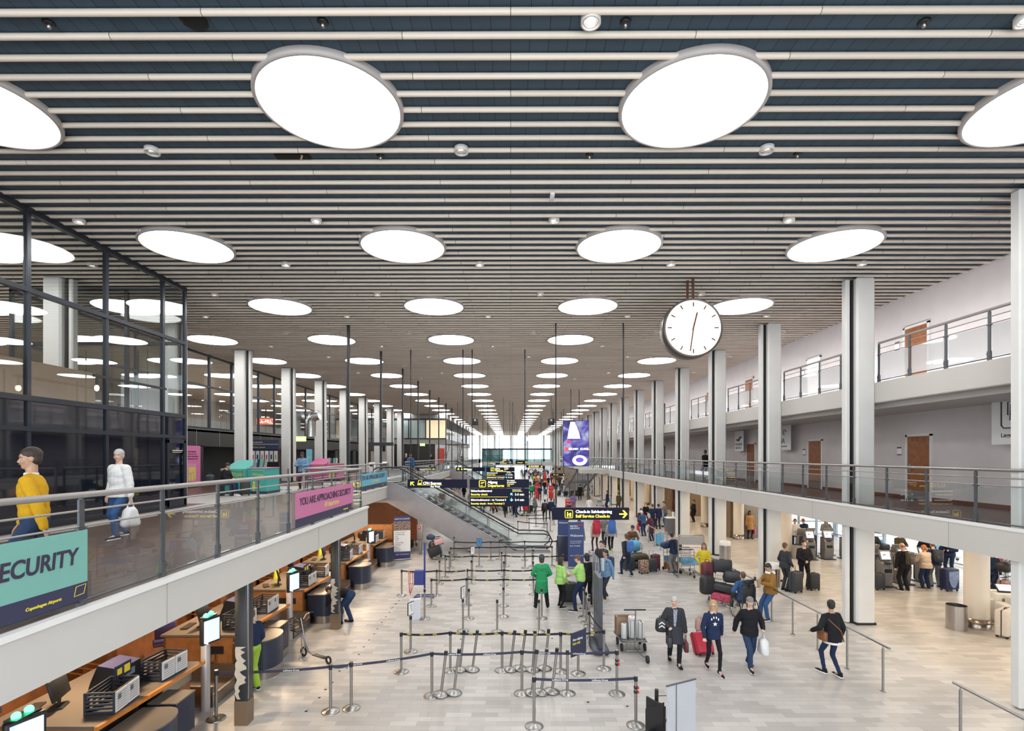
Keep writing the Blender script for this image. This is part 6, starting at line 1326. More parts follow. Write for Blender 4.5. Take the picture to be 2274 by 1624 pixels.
# bag drop machine right
for px, py, lab in ((2195, 1382, 'white bag drop machine behind the round column'), (2240, 1400, 'white bag drop machine with tilted screen used at the right edge')):
    p = P(px, py); s = thing('bag_drop_machine', lab, 'kiosk', p+Vector((.5, .15, 0)), -.3); t = MB(); t.rbox((0, 0, .45), (.5, .6, .9), .05); t.rbox((-.35, .0, .35), (.3, .5, .7), .04); t.build('body', white, s); t = MB(); t.rbox((.05, -.1, 1.02), (.42, .05, .30), .015, rx=-.9); t.build('screen_housing', black, s); t = MB(); t.box((.05, -.12, 1.045), (.36, .01, .24), rx=-.9); t.build('screen', kscr, s)
    t = MB(); t.bb(-.1, .1, -.305, -.3, .55, .75); t.build('slot_panel', kg, s)
for px, py, lab, rz in ((2225, 1330, 'trolley loaded with bags at the right edge', .5), (2085, 1238, 'trolley with teal case near the windows', .3), (2215, 1250, 'trolley piled with dark bags beyond the round column', .2), (1950, 1225, 'trolley at the back kiosks beyond the large column', .2)):
    p = P(px, py); T(p, rz, lab); 
    soft(p+Vector((0, -.2, 1.0)), (.34, .22, .18), cloth[random.choice(['black', 'navy', 'charcoal'])], 'dark bag on the '+lab, .3); put(suitcase(.5, .34, .3, cloth[random.choice(['teal', 'red', 'rose', 'black'])], True), p+Vector((0, -.4, .1)), 0, 'case lying low on the '+lab, (0, 0, .2))
put(suitcase(.4, .25, .66, cloth['rose'], True), P(2236, 1338)+Vector((.1, .2, 0)), .3, 'dusty rose suitcase at the right edge behind the bag drop')
# far trolleys by the right colonnade and crowd luggage
for px, py, lab in ((1331, 1124, 'empty trolley beside a column, left of the dark blue woman'), (1352, 1124, 'trolley pushed behind the navy dressed woman'), (1250, 1102, 'trolley with suitcases by the foot of the metal staircase'), (1262, 1103, 'second trolley with suitcases at the metal staircase foot'), (1185, 1138, 'trolley pushed by the man in the grey green coat')): T(P(px, py), random.uniform(-.5, .5), lab)
for px, py, c_, lab in ((1241, 1102, 'charcoal', 'dark case left of the staircase trolleys'), (1256, 1103, 'black', 'black case between the staircase trolleys'), (1270, 1102, 'grey', 'grey case right of the staircase trolleys'), (1177, 1139, 'black', 'black case on the floor near the Departures sign')): put(suitcase(.5, .32, .6, cloth[c_], False), P(px, py), random.random(), lab)
p = P(1413, 1262); soft(p+Vector((.1, .1, .0)), (.55, .25, .16), cloth['charcoal'], 'long grey bag lying in the luggage pile with blue backpack man', .2); soft(p+Vector((.15, .15, .33)), (.42, .22, .15), cloth['olive'], 'olive duffel on top of the long grey bag', .2); s = soft(p+Vector((.0, .5, .66)), (.3, .22, .26), cloth['lightblue'], 'bright light blue shopper held above the luggage pile', .1)
T(p+Vector((.1, .45, 0)), .2, 'trolley under the grey and olive bags')
put(suitcase(.5, .3, .55, cloth['charcoal'], True), P(1405, 1270)+Vector((-.1, .3, 0)), .2, 'grey hard case in the luggage pile, left')
# desk where the crowd stands
s = thing('service_counter', 'grey service counter beside the fourth right column', 'counter', P(1498, 1187)); t = MB(); t.bb(-.55, .5, -.3, .3, .2, 1.05); t.build('body', mat('counter_grey', (.12, .12, .12), .5), s); t = MB(); t.bb(-.56, .51, -.31, .31, 0, .2); t.build('plinth', dsteel, s); t = MB(); t.bb(-.6, .55, -.34, .34, 1.05, 1.09); t.build('top', white, s); t = MB(); t.cyl((-.1, 0, 1.09), (-.1, 0, 1.45), .06); t.cyl((.12, 0, 1.09), (.12, 0, 1.42), .06); t.build('cup_stacks', paper, s)
# green bottle shaped display
s = thing('green_display', 'tall green bottle shaped shop display in the right colonnade', 'display', P(1369, 1106)); t = MB(); t.lathe([(.45, 0), (.5, .3), (.5, 1.5), (.3, 2.0), (.16, 2.3), (.16, 2.7), (.0001, 2.72)], n=20); t.build('body', mat('bottle_green', (.03, .06, .015), .3), s); t = MB(); t.ell((-.05, -.5, .7), (.3, .04, .35)); t.build('label', mat('display_lime', (.35, .5, .1), .5), s)
# ------------------------------------------------------------------ bags carried
def backpack(r, m, lab, s=1.0, big=False):
    w, h = (.19, .34) if big else (.155, .235)
    z = 1.33 if big else 1.24
    b = thing('backpack', lab, 'backpack', wpt(r, (0, -.215-.03*big, z)), r.rotation_euler[2]); t = MB(); t.rbox((0, 0, 0), (w*2, .24 if big else .17, h*2), .07, seg=3); t.rbox((0, -.11 if big else -.09, -.06), (w*1.3, .08, h*.9), .035)
    if big: t.rbox((0, .0, h+.02), (w*1.7, .26, .14), .06)
    t.build('body', m, b); t = MB()
    for x in (-.10, .10): t.tube([(x, .07, h*.8), (x*1.1, .18, h*.85), (x*1.15, .34, .12), (x*1.1, .3, -.12), (x, .08, -h*.7)], .018, 6)
    t.build('strap', black, b); return b
def held(r, J, i, kind, m, lab, dz=0):
    p = wpt(r, J['arms'][i][2]+Vector((0, 0, -.06))); b = thing({'plastic': 'plastic_bag', 'hand': 'handbag', 'paper': 'paper_bag', 'tote': 'tote_bag'}[kind], lab, 'bag', p, r.rotation_euler[2]); t = MB()
    if kind == 'plastic':
        t.rbox((0, 0, -.34), (.17, .32, .40), .08, seg=3); t.v = [(x*(1+.2*math.sin(z*30+y*19)), y*(.45+.62*min(1, (-z-.1)/.3))*(1+.07*math.sin(z*23)), z) for x, y, z in t.v]; t.build('body', m, b); t = MB(); t.tube([(0, -.09, -.2), (0, 0, -.0), (0, .09, -.2)], .014, 6); t.build('handle', m, b)
    else:
        w, h = (.32, .24) if kind == 'hand' else (.30, .34); t.rbox((0, 0, -.16-h/2), (.10, w, h), .03, seg=2); t.build('body', m, b); t = MB(); t.tube([(0, -w*.3, -.18), (0, -w*.2, -.03), (0, 0, .0), (0, w*.2, -.03), (0, w*.3, -.18)], .009, 6); t.build('handle', m, b)
    return b
# ------------------------------------------------------------------ left walkway people
NV = .0095
Wk = walk(.9); Wk['nod'] = .05; Wk['turn'] = -.35
r, J = person((-5.3, 5.75, DL), 118, 'man in mustard yellow sweater walking left at the near left balustrade', 1.74, Wk, ('sweater', 'mustard', .015), ('jeans', .01), 'black', hair=('short', 'darkbrown'), skin='tan', vox=NV, key='yel')
t = MB(); t.lathe([(.064, -.02), (.068, .0), (.062, .015)], n=16); t.build('shirt_collar', cm('white'), r, J['neck']+J['up']*.0)
Wk = walk(.5); Wk['turn'] = -.5; Wk['hands'] = [(-.30, .04, .80), (.26, .05, .84)]
r, J = person(P(268, 1196, DL), 165, 'grey haired man in white jacket and jeans on the left walkway', 1.77, Wk, ('jacket', 'white', .045), ('blue', .01), 'black', hair=('short', 'silver'), vox=NV, key='wht')
held(r, J, 0, 'plastic', mat('bag_white', (.7, .7, .7), .45, noise=.04, nscale=25), 'white plastic bag hanging from the hand of the white jacketed man')
p = Q(500, 1100, 20.6); SITW = dict(SIT); 
bx = thing('metal_bench', 'short grey metal bench with yellow striped edge under the seated girl', 'bench', (p.x+.1, 20.6, DL)); t = MB(); t.bb(-.3, .25, -.25, .25, .42, .47); t.build('seat', steel2, bx)
for x in (-.25, .2): t = MB(); t.bb(x-.03, x+.03, -.2, .2, 0, .42); t.build('leg', steel2, bx)
r, J = person((p.x+.0, 20.6, DL), -90, 'seated girl in black padded jacket looking at her phone by the teal counter', 1.66, dict(SIT, hip=(0, 0, -.36)), ('hoodie', 'black', .045), ('jeans', .0), 'white', hair=('bun', 'darkbrown'), vox=.013, key='seat')
t = MB(); t.rbox((0, -.12, 0), (.30, .14, .12), .05); t.build('fur_hood', mat('fur_beige', (.35, .26, .18), .95, noise=.4, nscale=80, bump=.6), r, J['neck']-J['fw']*.02)
soft((p.x-.55, 20.5, DL+.45), (.16, .12, .2), cloth['charcoal'], 'grey backpack leaning behind the seated girl', .3)
s = put(suitcase(.36, .24, .5, cloth['black'], False, handle=.45), (p.x+.75, 20.7, DL), .4, 'black cabin case with raised handle before the seated girl')
r, J = person(P(672, 1090, DL)*1.0, 185, 'man in light blue jacket and maroon trousers checking his phone by the second column', 1.78, PHONE, ('jacket', 'lightblue', .035), ('maroon', .01), 'black', skin='brown', vox=.014, key='phone'); r.location = Q(672, 1086, 24.2); r.location.z = DL
r, J = person((Q(902, 1040, 42).x, 42, DL), 185, 'bald man in black walking on the far left walkway', 1.8, walk(.6), ('jacket', 'black', .02), ('black', .01), hair=('bald', 'darkbrown'), vox=.02)
for px, Y, lab, c in ((957, 66, 'distant person in black by the dark wall under the glazed office', 'black'), (1026, 75, 'distant person in brown by the dark display staircase', 'brown'), (912, 34, 'person in blue partly hidden behind the escalator balustrade', 'blue')): person((Q(px, 1000, Y).x, Y, DL), 180, lab, 1.75, {}, ('jacket', c, .02), ('black', .01), vox=.022)
# right walkway guard
r, J = person((Q(1567, 1060, 31.4).x, 31.4, DR), 20, 'guard in dark vest with white sleeves walking away on the right walkway', 1.82, walk(.4), ('tshirt', 'black', .03), ('navy', .01), skin='brown', vox=.016)
t = MB(); 
for z in (.30, .40): t.lathe([(.075, -.02), (.075, .02)], (-.10, 0, z), 12); t.lathe([(.075, -.02), (.075, .02)], (.10, 0, z), 12)
t.build('reflective_bands', mat('band_yellow', (.7, .6, .1), .4), r)
p = Q(1381, 925, 56); person((11.9, 56, 7.26), 90, 'person in dark blue standing on the far upper balcony', 1.78, {}, ('jacket', 'navy', .02), ('charcoal', .01), vox=.022)
# ------------------------------------------------------------------ foreground trio and others
FV = .0125
W1 = walk(.8); W1['turn'] = .35; W1['hands'] = [(-.28, .05, .80), (.16, .20, .98)]; W1['epole'] = [(-.7, -1, -.5), (1, -.6, -.6)]
r, J = person(P(1497, 1472), 172, 'older woman in long black jacket with patterned scarf carrying bags', 1.66, W1, ('coat', 'charcoal', .045), ('black', .01), 'black', 'black', hair=('short', 'silver'), vox=FV, key='w1')
t = MB(); t.prism([(-.05, .0), (.05, .0), (.04, -.42), (-.01, -.44)], .15, .17, 'y'); t.build('scarf', mat('scarf_print', (.3, .3, .4), .8, noise=.8, nscale=30), r, J['neck'])
held(r, J, 0, 'hand', cloth['maroon'], 'burgundy tote carried low by the woman in the long black jacket'); held(r, J, 1, 'hand', cloth['charcoal'], 'dark shoulder bag in front of the woman in the long black jacket')
b = soft(wpt(r, (.33, .06, .80)), (.14, .10, .17), cloth['black'], 'black drawstring bag with white chevrons at the elbow of the older woman', r.rotation_euler[2]); t = MB()
for z in (.12, .2): t.prism([(-.07, z), (.0, z+.05), (.07, z), (.07, z+.03), (.0, z+.08), (-.07, z+.03)], .10, .107, 'y')
t.build('chevrons', paper, b)
W2 = walk(.85); W2['turn'] = .3
r, J = person(P(1583, 1490), 176, 'woman in navy hoodie and black leggings pulling a red suitcase', 1.70, W2, ('hoodie', 'navy', .012), ('black', -.012), 'black', 'white', hair=('long', 'blonde'), vox=FV, key='w2')
t = MB()
for i in range(5): a = PI/2+i*2*PI/5; t.add([(0, .005, 0)]+[(.06*math.cos(a), .01, .06*math.sin(a)), (.024*math.cos(a+PI/5), .01, .024*math.sin(a+PI/5)), (.024*math.cos(a-PI/5), .01, .024*math.sin(a-PI/5))], [(0, 3, 1, 2)])
for x, z in ((-.08, .11), (-.03, .15), (.03, .15), (.08, .11)): t.ell((x, .005, z), (.016, .006, .032), n=8, m=5)
t.build('white_chest_print', paper, r, J['chest']+J['fw']*.148-J['up']*.04); t = MB()
for x in (-.033, .033): t.tube([(x+.026*math.cos(a), 0, .018*math.sin(a)) for a in [i*PI/6 for i in range(12)]], .0025, 5, closed=True)
t.build('glasses', M['hair_darkbrown'], r, J['head']+J['hf']*.10+J['hu']*.0)
soft(wpt(r, (.30, -.05, .95)), (.10, .07, .15), cloth['rose'], 'small pale backpack slung beside the woman in the navy hoodie', r.rotation_euler[2], 'backpack', 'backpack')
W3 = walk(.9, -1); W3['turn'] = .25; W3['hands'] = [(-.24, .20, 1.0), (.30, -.14, .86)]
r, J = person(P(1664, 1484), 178, 'man in black jacket, jeans and flat cap walking with a white bag', 1.74, W3, ('jacket', 'black', .04), ('jeans', .01), 'black', hair=('cap', 'grey'), vox=FV, key='w3'); held(r, J, 0, 'plastic', M['bag_white'], 'white carrier bag with red handles held by the man in the flat cap')
W4 = walk(.75); W4['turn'] = .45; W4['feet'] = [(-.05, .17, 0), (.07, -.14, .02)]; W4['hands'] = [(-.36, .2, 1.0), (.26, .05, .84)]
r, J = person(P(1848, 1502), 12, 'man in black leather jacket seen from behind, touching the handrail', 1.78, W4, ('jacket', 'black', .03), ('navy', -.004), 'black', 'white', hair=('short', 'black'), skin='tan', vox=FV, key='w4')
t = MB(); t.tube([(-.16, -.06, .42), (0.05, -.19, .18), (.22, -.10, -.10)], .014, 6); t.build('shoulder_strap', cloth['brown'], r, J['hip']); soft(wpt(r, (-.24, .02, .82)), (.05, .12, .11), cloth['brown'], 'brown shoulder bag on the hip of the leather jacket man', r.rotation_euler[2]); t = MB(); t.lathe([(.185, -.05), (.188, .0)], n=24); t.build('shirt_hem', cm('white'), r, J['hip']-J['up']*.09)
EAT = {'hands': [(-.09, .24, 1.14), (.08, .26, 1.16)], 'epole': [(-1, -.2, -1), (1, -.2, -1)], 'nod': .5, 'hip': (0, -.08, -.03), 'lean': .02, 'feet': [(-.08, .06, 0), (.08, .20, 0)]}
r, J = person(P(1700, 1379)+Vector((.1, .05, 0)), 95, 'man in tan jacket and jeans eating while leaning on the handrail', 1.80, EAT, ('jacket', 'tanj', .035), ('blue', .008), 'navy', 'white', hair=('short', 'darkbrown'), skin='tan', vox=FV, key='eat')
t = MB(); t.tube([(.11*math.cos(a), .11*math.sin(a), 0) for a in [-.9+i*.4 for i in range(1, 16)][:13]], .04, 10); tag(t.build('neck_pillow', paper, None, wpt(r, J['neck']+Vector((0, 0, .0)))), 'white neck pillow round the neck of the man in the tan jacket', 'pillow')
pc = wpt(r, J['arms'][1][2]+Vector((0, .1, .02))); t = MB(); t.lathe([(.0001, 0), (.03, 0), (.04, .11), (.0001, .115)], n=12); t.cyl((0, 0, .1), (.01, 0, .2), .004); tag(t.build('drink_cup', cloth['black'], None, pc), 'dark drink cup with straw in the hand of the tan jacket man', 'cup')
t = MB(); t.prism([(-.05, .12), (.06, .14), (.03, -.12), (-.03, -.12)], -.03, .03, 'y'); tag(t.build('paper_bag', cb_, None, wpt(r, J['arms'][0][2]+Vector((0, .1, -.02)))), 'brown paper food bag in the hand of the tan jacket man', 'bag')
r, J = person(WC+Vector((0, .0, .07)), math.degrees(.15), 'person in blue hooded jacket sitting in the wheelchair, seen from behind', 1.70, dict(SIT, hip=(0, 0, -.38), nod=-.05, hands=[(-.22, .25, .72), (.22, .25, .72)], feet=[(-.12, .5, .08), (.12, .5, .08)]), ('hoodie', 'blue', .05), ('charcoal', .01), hair=('short', 'brown'), vox=FV, key='wc')
r, J = person((P(1743, 1312).x, P(1743, 1312).y, 0), -75, 'man in dark checked suit standing side on beside a large suitcase', 1.80, {'hands': [(-.22, .14, .92), (.2, .16, .92)]}, ('jacket', 'charcoal', .02), ('charcoal', .008), 'black', 'black', hair=('short', 'brown'), skin='tan', vox=FV, key='su1')
r, J = person(P(1785, 1305), 172, 'bearded man in black suit with clasped hands facing the camera', 1.82, CLASP, ('jacket', 'black', .035), ('black', .008), hair=('short', 'darkbrown'), vox=FV, key='su2')
r, J = person(P(1563, 1301), 168, 'woman in bright yellow jacket with a black bag, looking at the camera', 1.70, dict(walk(.4), hands=[(-.10, .28, 1.02), (.22, .14, .98)], turn=.2), ('coat', 'yellow', .02), ('lightblue', -.01), 'grey', hair=('long', 'brown'), skin='tan', vox=FV, key='yw'); held(r, J, 0, 'hand', cloth['black'], 'black handbag on the arm of the woman in yellow')
r, J = person(P(1497, 1274), 35, 'man in dark jacket and grey trousers with a black backpack pushing a trolley', 1.76, dict(FWD, turn=.9), ('jacket', 'navy', .03), ('grey', .02), 'black', hair=('short', 'darkbrown'), skin='tan', vox=FV, key='tr'); backpack(r, cloth['black'], 'black backpack on the man pushing the trolley')
r, J = person(P(1392, 1279), 25, 'man in grey shirt with blue backpack stepping towards the luggage pile', 1.80, walk(.8), ('sweater', 'charcoal', .012), ('navy', .005), 'black', hair=('short', 'brown'), vox=FV, key='bb'); backpack(r, cloth['blue'], 'blue backpack with green trim on the man by the luggage pile')
person(P(1408, 1258)+Vector((0.1, .9, 0)), 190, 'man in black cap behind the light blue shopper and luggage pile', 1.78, FWD, ('jacket', 'brown', .02), ('charcoal', .01), hair=('cap', 'black'), skin='tan', vox=.016)
r, J = person(P(1322, 1226), 8, 'backpacker in maroon leggings with a huge red rucksack, from behind', 1.72, walk(.6), ('jacket', 'beige', .02), ('maroon', -.012), 'black', hair=('short', 'brown'), vox=.016); backpack(r, cloth['red'], 'huge red rucksack on the backpacker', big=True)
r, J = person(P(1357, 1225), 0, 'backpacker in black trousers with a huge blue rucksack, from behind', 1.74, walk(.6, -1), ('jacket', 'silver', .025), ('black', .005), 'lime', hair=('short', 'brown'), vox=.016); backpack(r, cloth['blue'], 'huge blue rucksack on the second backpacker', big=True)
person(P(1343, 1213), 160, 'blurred person in grey passing behind the red rucksack', 1.78, walk(.9), ('jacket', 'grey', .02), ('charcoal', .01), vox=.02)
person(P(1286, 1236), 172, 'man with sunglasses in grey suit coat behind the blue welcome banner', 1.84, {}, ('coat', 'grey', .015), ('black', .01), hair=('short', 'black'), skin='tan', vox=.014, key='gs')
# staff
r, J = person(P(1203, 1352), 3, 'staff member in green jacket and dark hood with back to camera', 1.78, dict(nod=.1, hands=[(-.16, .22, 1.0), (.16, .22, 1.0)], epole=[(-1, -.5, -.6), (1, -.5, -.6)], feet=[(-.2, 0, 0), (.2, .03, 0)]), ('coat', 'green', .03), ('black', .015), hair=('hood', 'charcoal'), vox=FV, key='st1')
text('i', .10, M['print_dark'], r, (.0, -.185, 1.42), 0, align='CENTER', bold=.03); text('Information', .045, M['print_dark'], r, (0, -.19, 1.33), 0, align='CENTER'); text('Service', .045, M['print_dark'], r, (0, -.19, 1.28), 0, align='CENTER')
r, J = person(P(1244, 1350), -50, 'curly haired woman in lime jacket with a name badge holding papers', 1.68, dict(hands=[(-.05, .38, 1.05), (.22, .12, .92)], nod=.15, feet=[(-.12, .08, 0), (.12, -.06, 0)]), ('hoodie', 'hgreen', .022), ('black', -.004), 'black', 'white', hair=('long', 'darkbrown'), skin='tan', vox=FV, key='st2')
t = MB(); t.bb(-.04, .04, 0, .008, -.06, .06); t.build('name_badge', paper, r, J['hip']+J['fw']*.17+J['up']*.18)
r, J = person(P(1290, 1358), 60, 'man in lime polo shirt with information print leaning over papers', 1.84, dict(hands=[(-.05, .42, 1.12), (.10, .36, 1.08)], nod=.4, lean=.1, epole=[(-1, -.2, -1), (1, -.2, -1)], feet=[(-.16, .12, 0), (.14, -.1, 0)]), ('tshirt', 'hgreen', .03), ('navy', .01), 'black', 'white', hair=('short', 'brown'), vox=FV, key='st3')
text('i', .10, M['print_dark'], r, (.02, -.165, 1.44), 0, align='CENTER', bold=.03); text('Information', .045, M['print_dark'], r, (.02, -.15, 1.33), 0, align='CENTER'); text('Service', .045, M['print_dark'], r, (.02, -.15, 1.27), 0, align='CENTER')
t = MB(); t.box((0, 0, 0), (.21, .15, .004), rx=.3); tag(t.build('paper_sheet', paper, None, wpt(r, (.02, .52, 1.12))), 'white paper sheet held between the two lime dressed staff', 'paper')
person(P(1306, 1345), 20, 'person in dark clothes hidden behind the man in the lime polo', 1.74, FWD, ('jacket', 'black', .03), ('black', .01), hair=('hood', 'black'), vox=.016)
r, J = person(P(1337, 1333)+Vector((.14, 0, 0)), 128, 'man in denim jacket and glasses with a dark backpack', 1.80, dict(walk(.5), turn=.2), ('jacket', 'lightblue', .02), ('charcoal', .008), 'beige', hair=('short', 'black'), skin='tan', vox=FV, key='dj'); backpack(r, cloth['navy'], 'dark backpack worn by the denim jacket man'); t = MB(); t.box((0, 0, 0), (.12, .02, .42)); t.build('white_shirt_front', cm('white'), r, J['chest']+J['fw']*.145)
person(P(1336, 1302), 150, 'man in dark patterned jacket walking behind the denim jacket man', 1.80, walk(.5), ('jacket', 'charcoal', .02), ('black', .008), hair=('short', 'darkbrown'), vox=.015)
# bending man and worker at the desks
r, J = person(P(768, 1384), 78, 'man in black top and jeans bending over a bag by the second steel column', 1.78, BEND, ('sweater', 'black', .02), ('jeans', .015), 'black', 'black', hair=('short', 'darkbrown'), vox=FV, key='bend')
soft(P(752, 1370)+Vector((-.15, .05, 0)), (.28, .18, .16), cloth['black'], 'black holdall on the floor in front of the bending man', .2)
r, J = person((-5.58, 11.15, 0), 60, 'worker in navy top and lime work trousers behind the nearest steel column', 1.78, dict(hands=[(-.1, .42, 1.02), (.2, .15, .9)], nod=.3), ('sweater', 'navy', .02), ('hivis', .02), 'black', hair=('short', 'brown'), vox=FV, key='wk')
# right wing
r, J = person(P(1424, 1186), 8, 'woman in long maroon coat walking away with a red bag', 1.68, walk(.3), ('coat', 'maroon', .025), ('jeans', -.01), 'beige', hair=('bob', 'maroon'), vox=.015, key='mc'); held(r, J, 0, 'tote', cloth['red'], 'bright red tote in the hand of the woman in the long maroon coat')
for px, py, f, lab, tp, lg, hr, ps, h in (
 (1434, 1168, 190, 'woman in black suit in the group by the service counter', ('jacket', 'black', .01), ('black', 0), ('bun', 'ginger'), CLASP, 1.68),
 (1449, 1178, 20, 'person in navy shirt in the group, back to camera', ('tshirt', 'navy', .02), ('navy', .01), ('short', 'brown'), {}, 1.78),
 (1462, 1176, 10, 'second person in dark blue in the group by the counter', ('jacket', 'navy', .02), ('charcoal', .01), ('short', 'darkbrown'), {}, 1.74),
 (1466, 1166, 170, 'dark haired woman facing camera in the counter group', ('jacket', 'black', .02), ('black', 0), ('long', 'darkbrown'), PHONE, 1.68),
 (1478, 1172, 80, 'tall man in grey t-shirt and jeans at the service counter', ('tshirt', 'grey', .02), ('blue', .01), ('short', 'brown'), FWD, 1.86),
 (1456, 1192, 30, 'elderly white haired person in blue jacket leaning on the short handrail', ('jacket', 'blue', .03), ('jeans', .01), ('short', 'white'), dict(FWD, lean=.35), 1.66),
 (1476, 1203, 40, 'elderly woman in maroon coat leaning on the short handrail', ('coat', 'maroon', .035), ('navy', .01), ('bob', 'silver'), dict(FWD, lean=.35), 1.66)):
    q = P(px, py)
    if 'elderly' in lab: q.x = 8.35
    person(q, f, lab, h, ps, tp, lg, hair=hr, vox=.016)
r, J = person(P(1664, 1196)+Vector((0, -.05, 0)), 178, 'woman in camel coat leaning against the granite wall with a pink bag', 1.70, {}, ('coat', 'camel', .03), ('black', -.01), 'black', 'black', hair=('long', 'darkbrown'), skin='brown', vox=.015, key='cc'); held(r, J, 0, 'tote', mat('bag_pink', (.75, .15, .3), .5), 'pink shopping bag held by the woman in the camel coat')
r, J = person((14.75, 19.45, 0), 8, 'bald man in black jacket with an olive backpack at the kiosk', 1.80, dict(FWD, hands=[(-.32, .05, .85), (.1, .4, 1.1)]), ('jacket', 'black', .035), ('black', .015), hair=('bald', 'ginger'), vox=.014, key='ob'); backpack(r, cloth['olive'], 'olive green backpack of the bald man at the kiosk')
r, J = person((15.75, 19.7, 0), 5, 'red haired woman in beige puffer jacket at the kiosks', 1.68, FWD, ('jacket', 'beige', .05), ('navy', .015), 'brown', hair=('bob', 'ginger'), vox=.014, key='pf')
r, J = person((16.35, 20.0, 0), -15, 'brown haired man in navy jacket with a dark rucksack bending to the kiosk', 1.76, dict(FWD, lean=.3), ('jacket', 'navy', .03), ('grey', .015), hair=('short', 'brown'), vox=.014, key='rk'); backpack(r, cloth['charcoal'], 'dark grey rucksack of the man bending to the kiosk'); soft(wpt(r, (-.32, -.05, .85)), (.06, .1, .15), cloth['tan'], 'small beige bag hanging by the man with the dark rucksack', 0)
for x, y, f, lab, tp, hr in ((14.3, 27.3, 180, 'person in brown behind the left kiosk of the trio', ('jacket', 'brown', .03), ('short', 'brown')), (15.1, 27.6, 170, 'person in white top behind the middle kiosk', ('jacket', 'white', .02), ('short', 'ginger')), (15.55, 27.5, 10, 'person in navy with red hood behind the middle kiosk', ('hoodie', 'navy', .03), ('short', 'ginger')), (16.75, 27.6, 175, 'blonde woman in grey looking at her phone behind the right kiosk', ('jacket', 'grey', .03), ('long', 'blonde')), (17.6, 27.2, 180, 'person in pink brown coat behind the right kiosk', ('coat', 'rose' if 'rose' in COLS else 'beige', .03), ('long', 'brown')),
   (15.3, 23.0, 170, 'person in dark jacket facing the near kiosks from behind', ('jacket', 'black', .03), ('short', 'black')), (16.3, 23.4, 160, 'person in maroon hood beyond the near kiosks', ('jacket', 'charcoal', .03), ('hood', 'maroon')), (17.2, 23.0, 190, 'person in white cap beyond the near kiosks', ('jacket', 'olive', .03), ('cap', 'white')), (17.9, 22.4, 150, 'person in black with blonde hair near the windows', ('jacket', 'black', .03), ('short', 'blonde')), (18.5, 21.9, 120, 'person in navy cap bending over a trolley near the windows', ('jacket', 'navy', .04), ('cap', 'black')),
   (15.95, 15.8, 100, 'person in black reaching for the tilted screen at the right edge', ('jacket', 'black', .03), ('short', 'darkbrown')), (17.3, 18.6, 90, 'person in navy jacket leaning over the far right trolley', ('jacket', 'navy', .04), ('short', 'brown'))):
    person((x, y, 0), f, lab, 1.74, FWD if f in (180, 110, 90) else PHONE, tp, (random.choice(['navy', 'black', 'grey', 'jeans']), .01), hair=hr, vox=.018)
# ------------------------------------------------------------------ distant crowd
pal = ['black', 'navy', 'charcoal', 'grey', 'brown', 'maroon', 'olive', 'blue', 'beige', 'red', 'orange', 'white', 'purple', 'green']
lpal = ['black', 'jeans', 'navy', 'grey', 'beige', 'charcoal']
poses = [{}, walk(.7), PHONE, FWD, walk(.8, -1), CLASP]
spec = [  # px, py(feet), face, top colour, legs, kind, label
 (1288, 1112, 10, 'black', 'black', 'coat', 'person in long black coat by the brown suitcase'), (1307, 1105, 100, 'grey', 'black', 'hoodie', 'person in light grey hoodie beside the colonnade'), (1318, 1100, 60, 'black', 'charcoal', 'jacket', 'person in black leaning on a right column'), (1316, 1075, 90, 'blue', 'navy', 'jacket', 'person in bright blue between the right columns'), (1332, 1084, 80, 'black', 'navy', 'jacket', 'person in black between the right columns'),
 (1309, 1150, 0, 'white', 'navy', 'jacket', 'person in navy and white jacket with blue beanie, back to camera'), (1349, 1133, 60, 'navy', 'navy', 'jacket', 'woman dressed in dark blue beside a trolley'), (1374, 1135, 10, 'olive', 'black', 'coat', 'person in dark green long coat beside the green bottle display'), (1273, 1140, 170, 'purple', 'grey', 'hoodie', 'woman in purple hoodie beside the red floor sign'), (1265, 1152, 150, 'navy', 'navy', 'jacket', 'child in navy by the red floor sign'),
 (1210, 1158, 0, 'black', 'black', 'jacket', 'person in black with a backpack walking away by the Check-in sign'), (1224, 1156, 0, 'navy', 'charcoal', 'jacket', 'person in navy coat walking beside the black backpack wearer'), (1187, 1140, 280, 'grey', 'black', 'coat', 'man in grey green coat pushing a trolley below the Departures sign'), (1180, 1106, 0, 'green', 'black', 'jacket', 'person in green top beside the Departures sign'), (1199, 1112, 0, 'navy', 'brown', 'jacket', 'man in dark blue beside the left red panel'), (1233, 1120, 0, 'beige', 'black', 'coat', 'woman in beige coat beside the right red panel'),
 (1209, 1094, 180, 'black', 'jeans', 'jacket', 'person in black walking towards camera in the middle aisle'), (1186, 1078, 10, 'lime', 'navy', 'jacket', 'worker in lime safety jacket in the far queue'), (1191, 1080, 10, 'orange', 'navy', 'jacket', 'worker in orange safety jacket in the far queue'), (1230, 1086, 60, 'orange', 'charcoal', 'jacket', 'person in orange top in the dense far queue'), (1218, 1082, 20, 'black', 'jeans', 'jacket', 'person in black at the edge of the far queue'), (1261, 1180, 90, 'black', 'jeans', 'jacket', 'person mostly hidden behind the Self Service sign, leg in jeans'),
 (1424, 1120, 90, 'charcoal', 'black', 'jacket', 'person in black stepping behind a right column by the shops'), (1541, 1160, 100, 'black', 'black', 'coat', 'person in long black coat beside the round column'), (1380, 1112, 40, 'black', 'black', 'jacket', 'person in black beyond the green bottle display')]
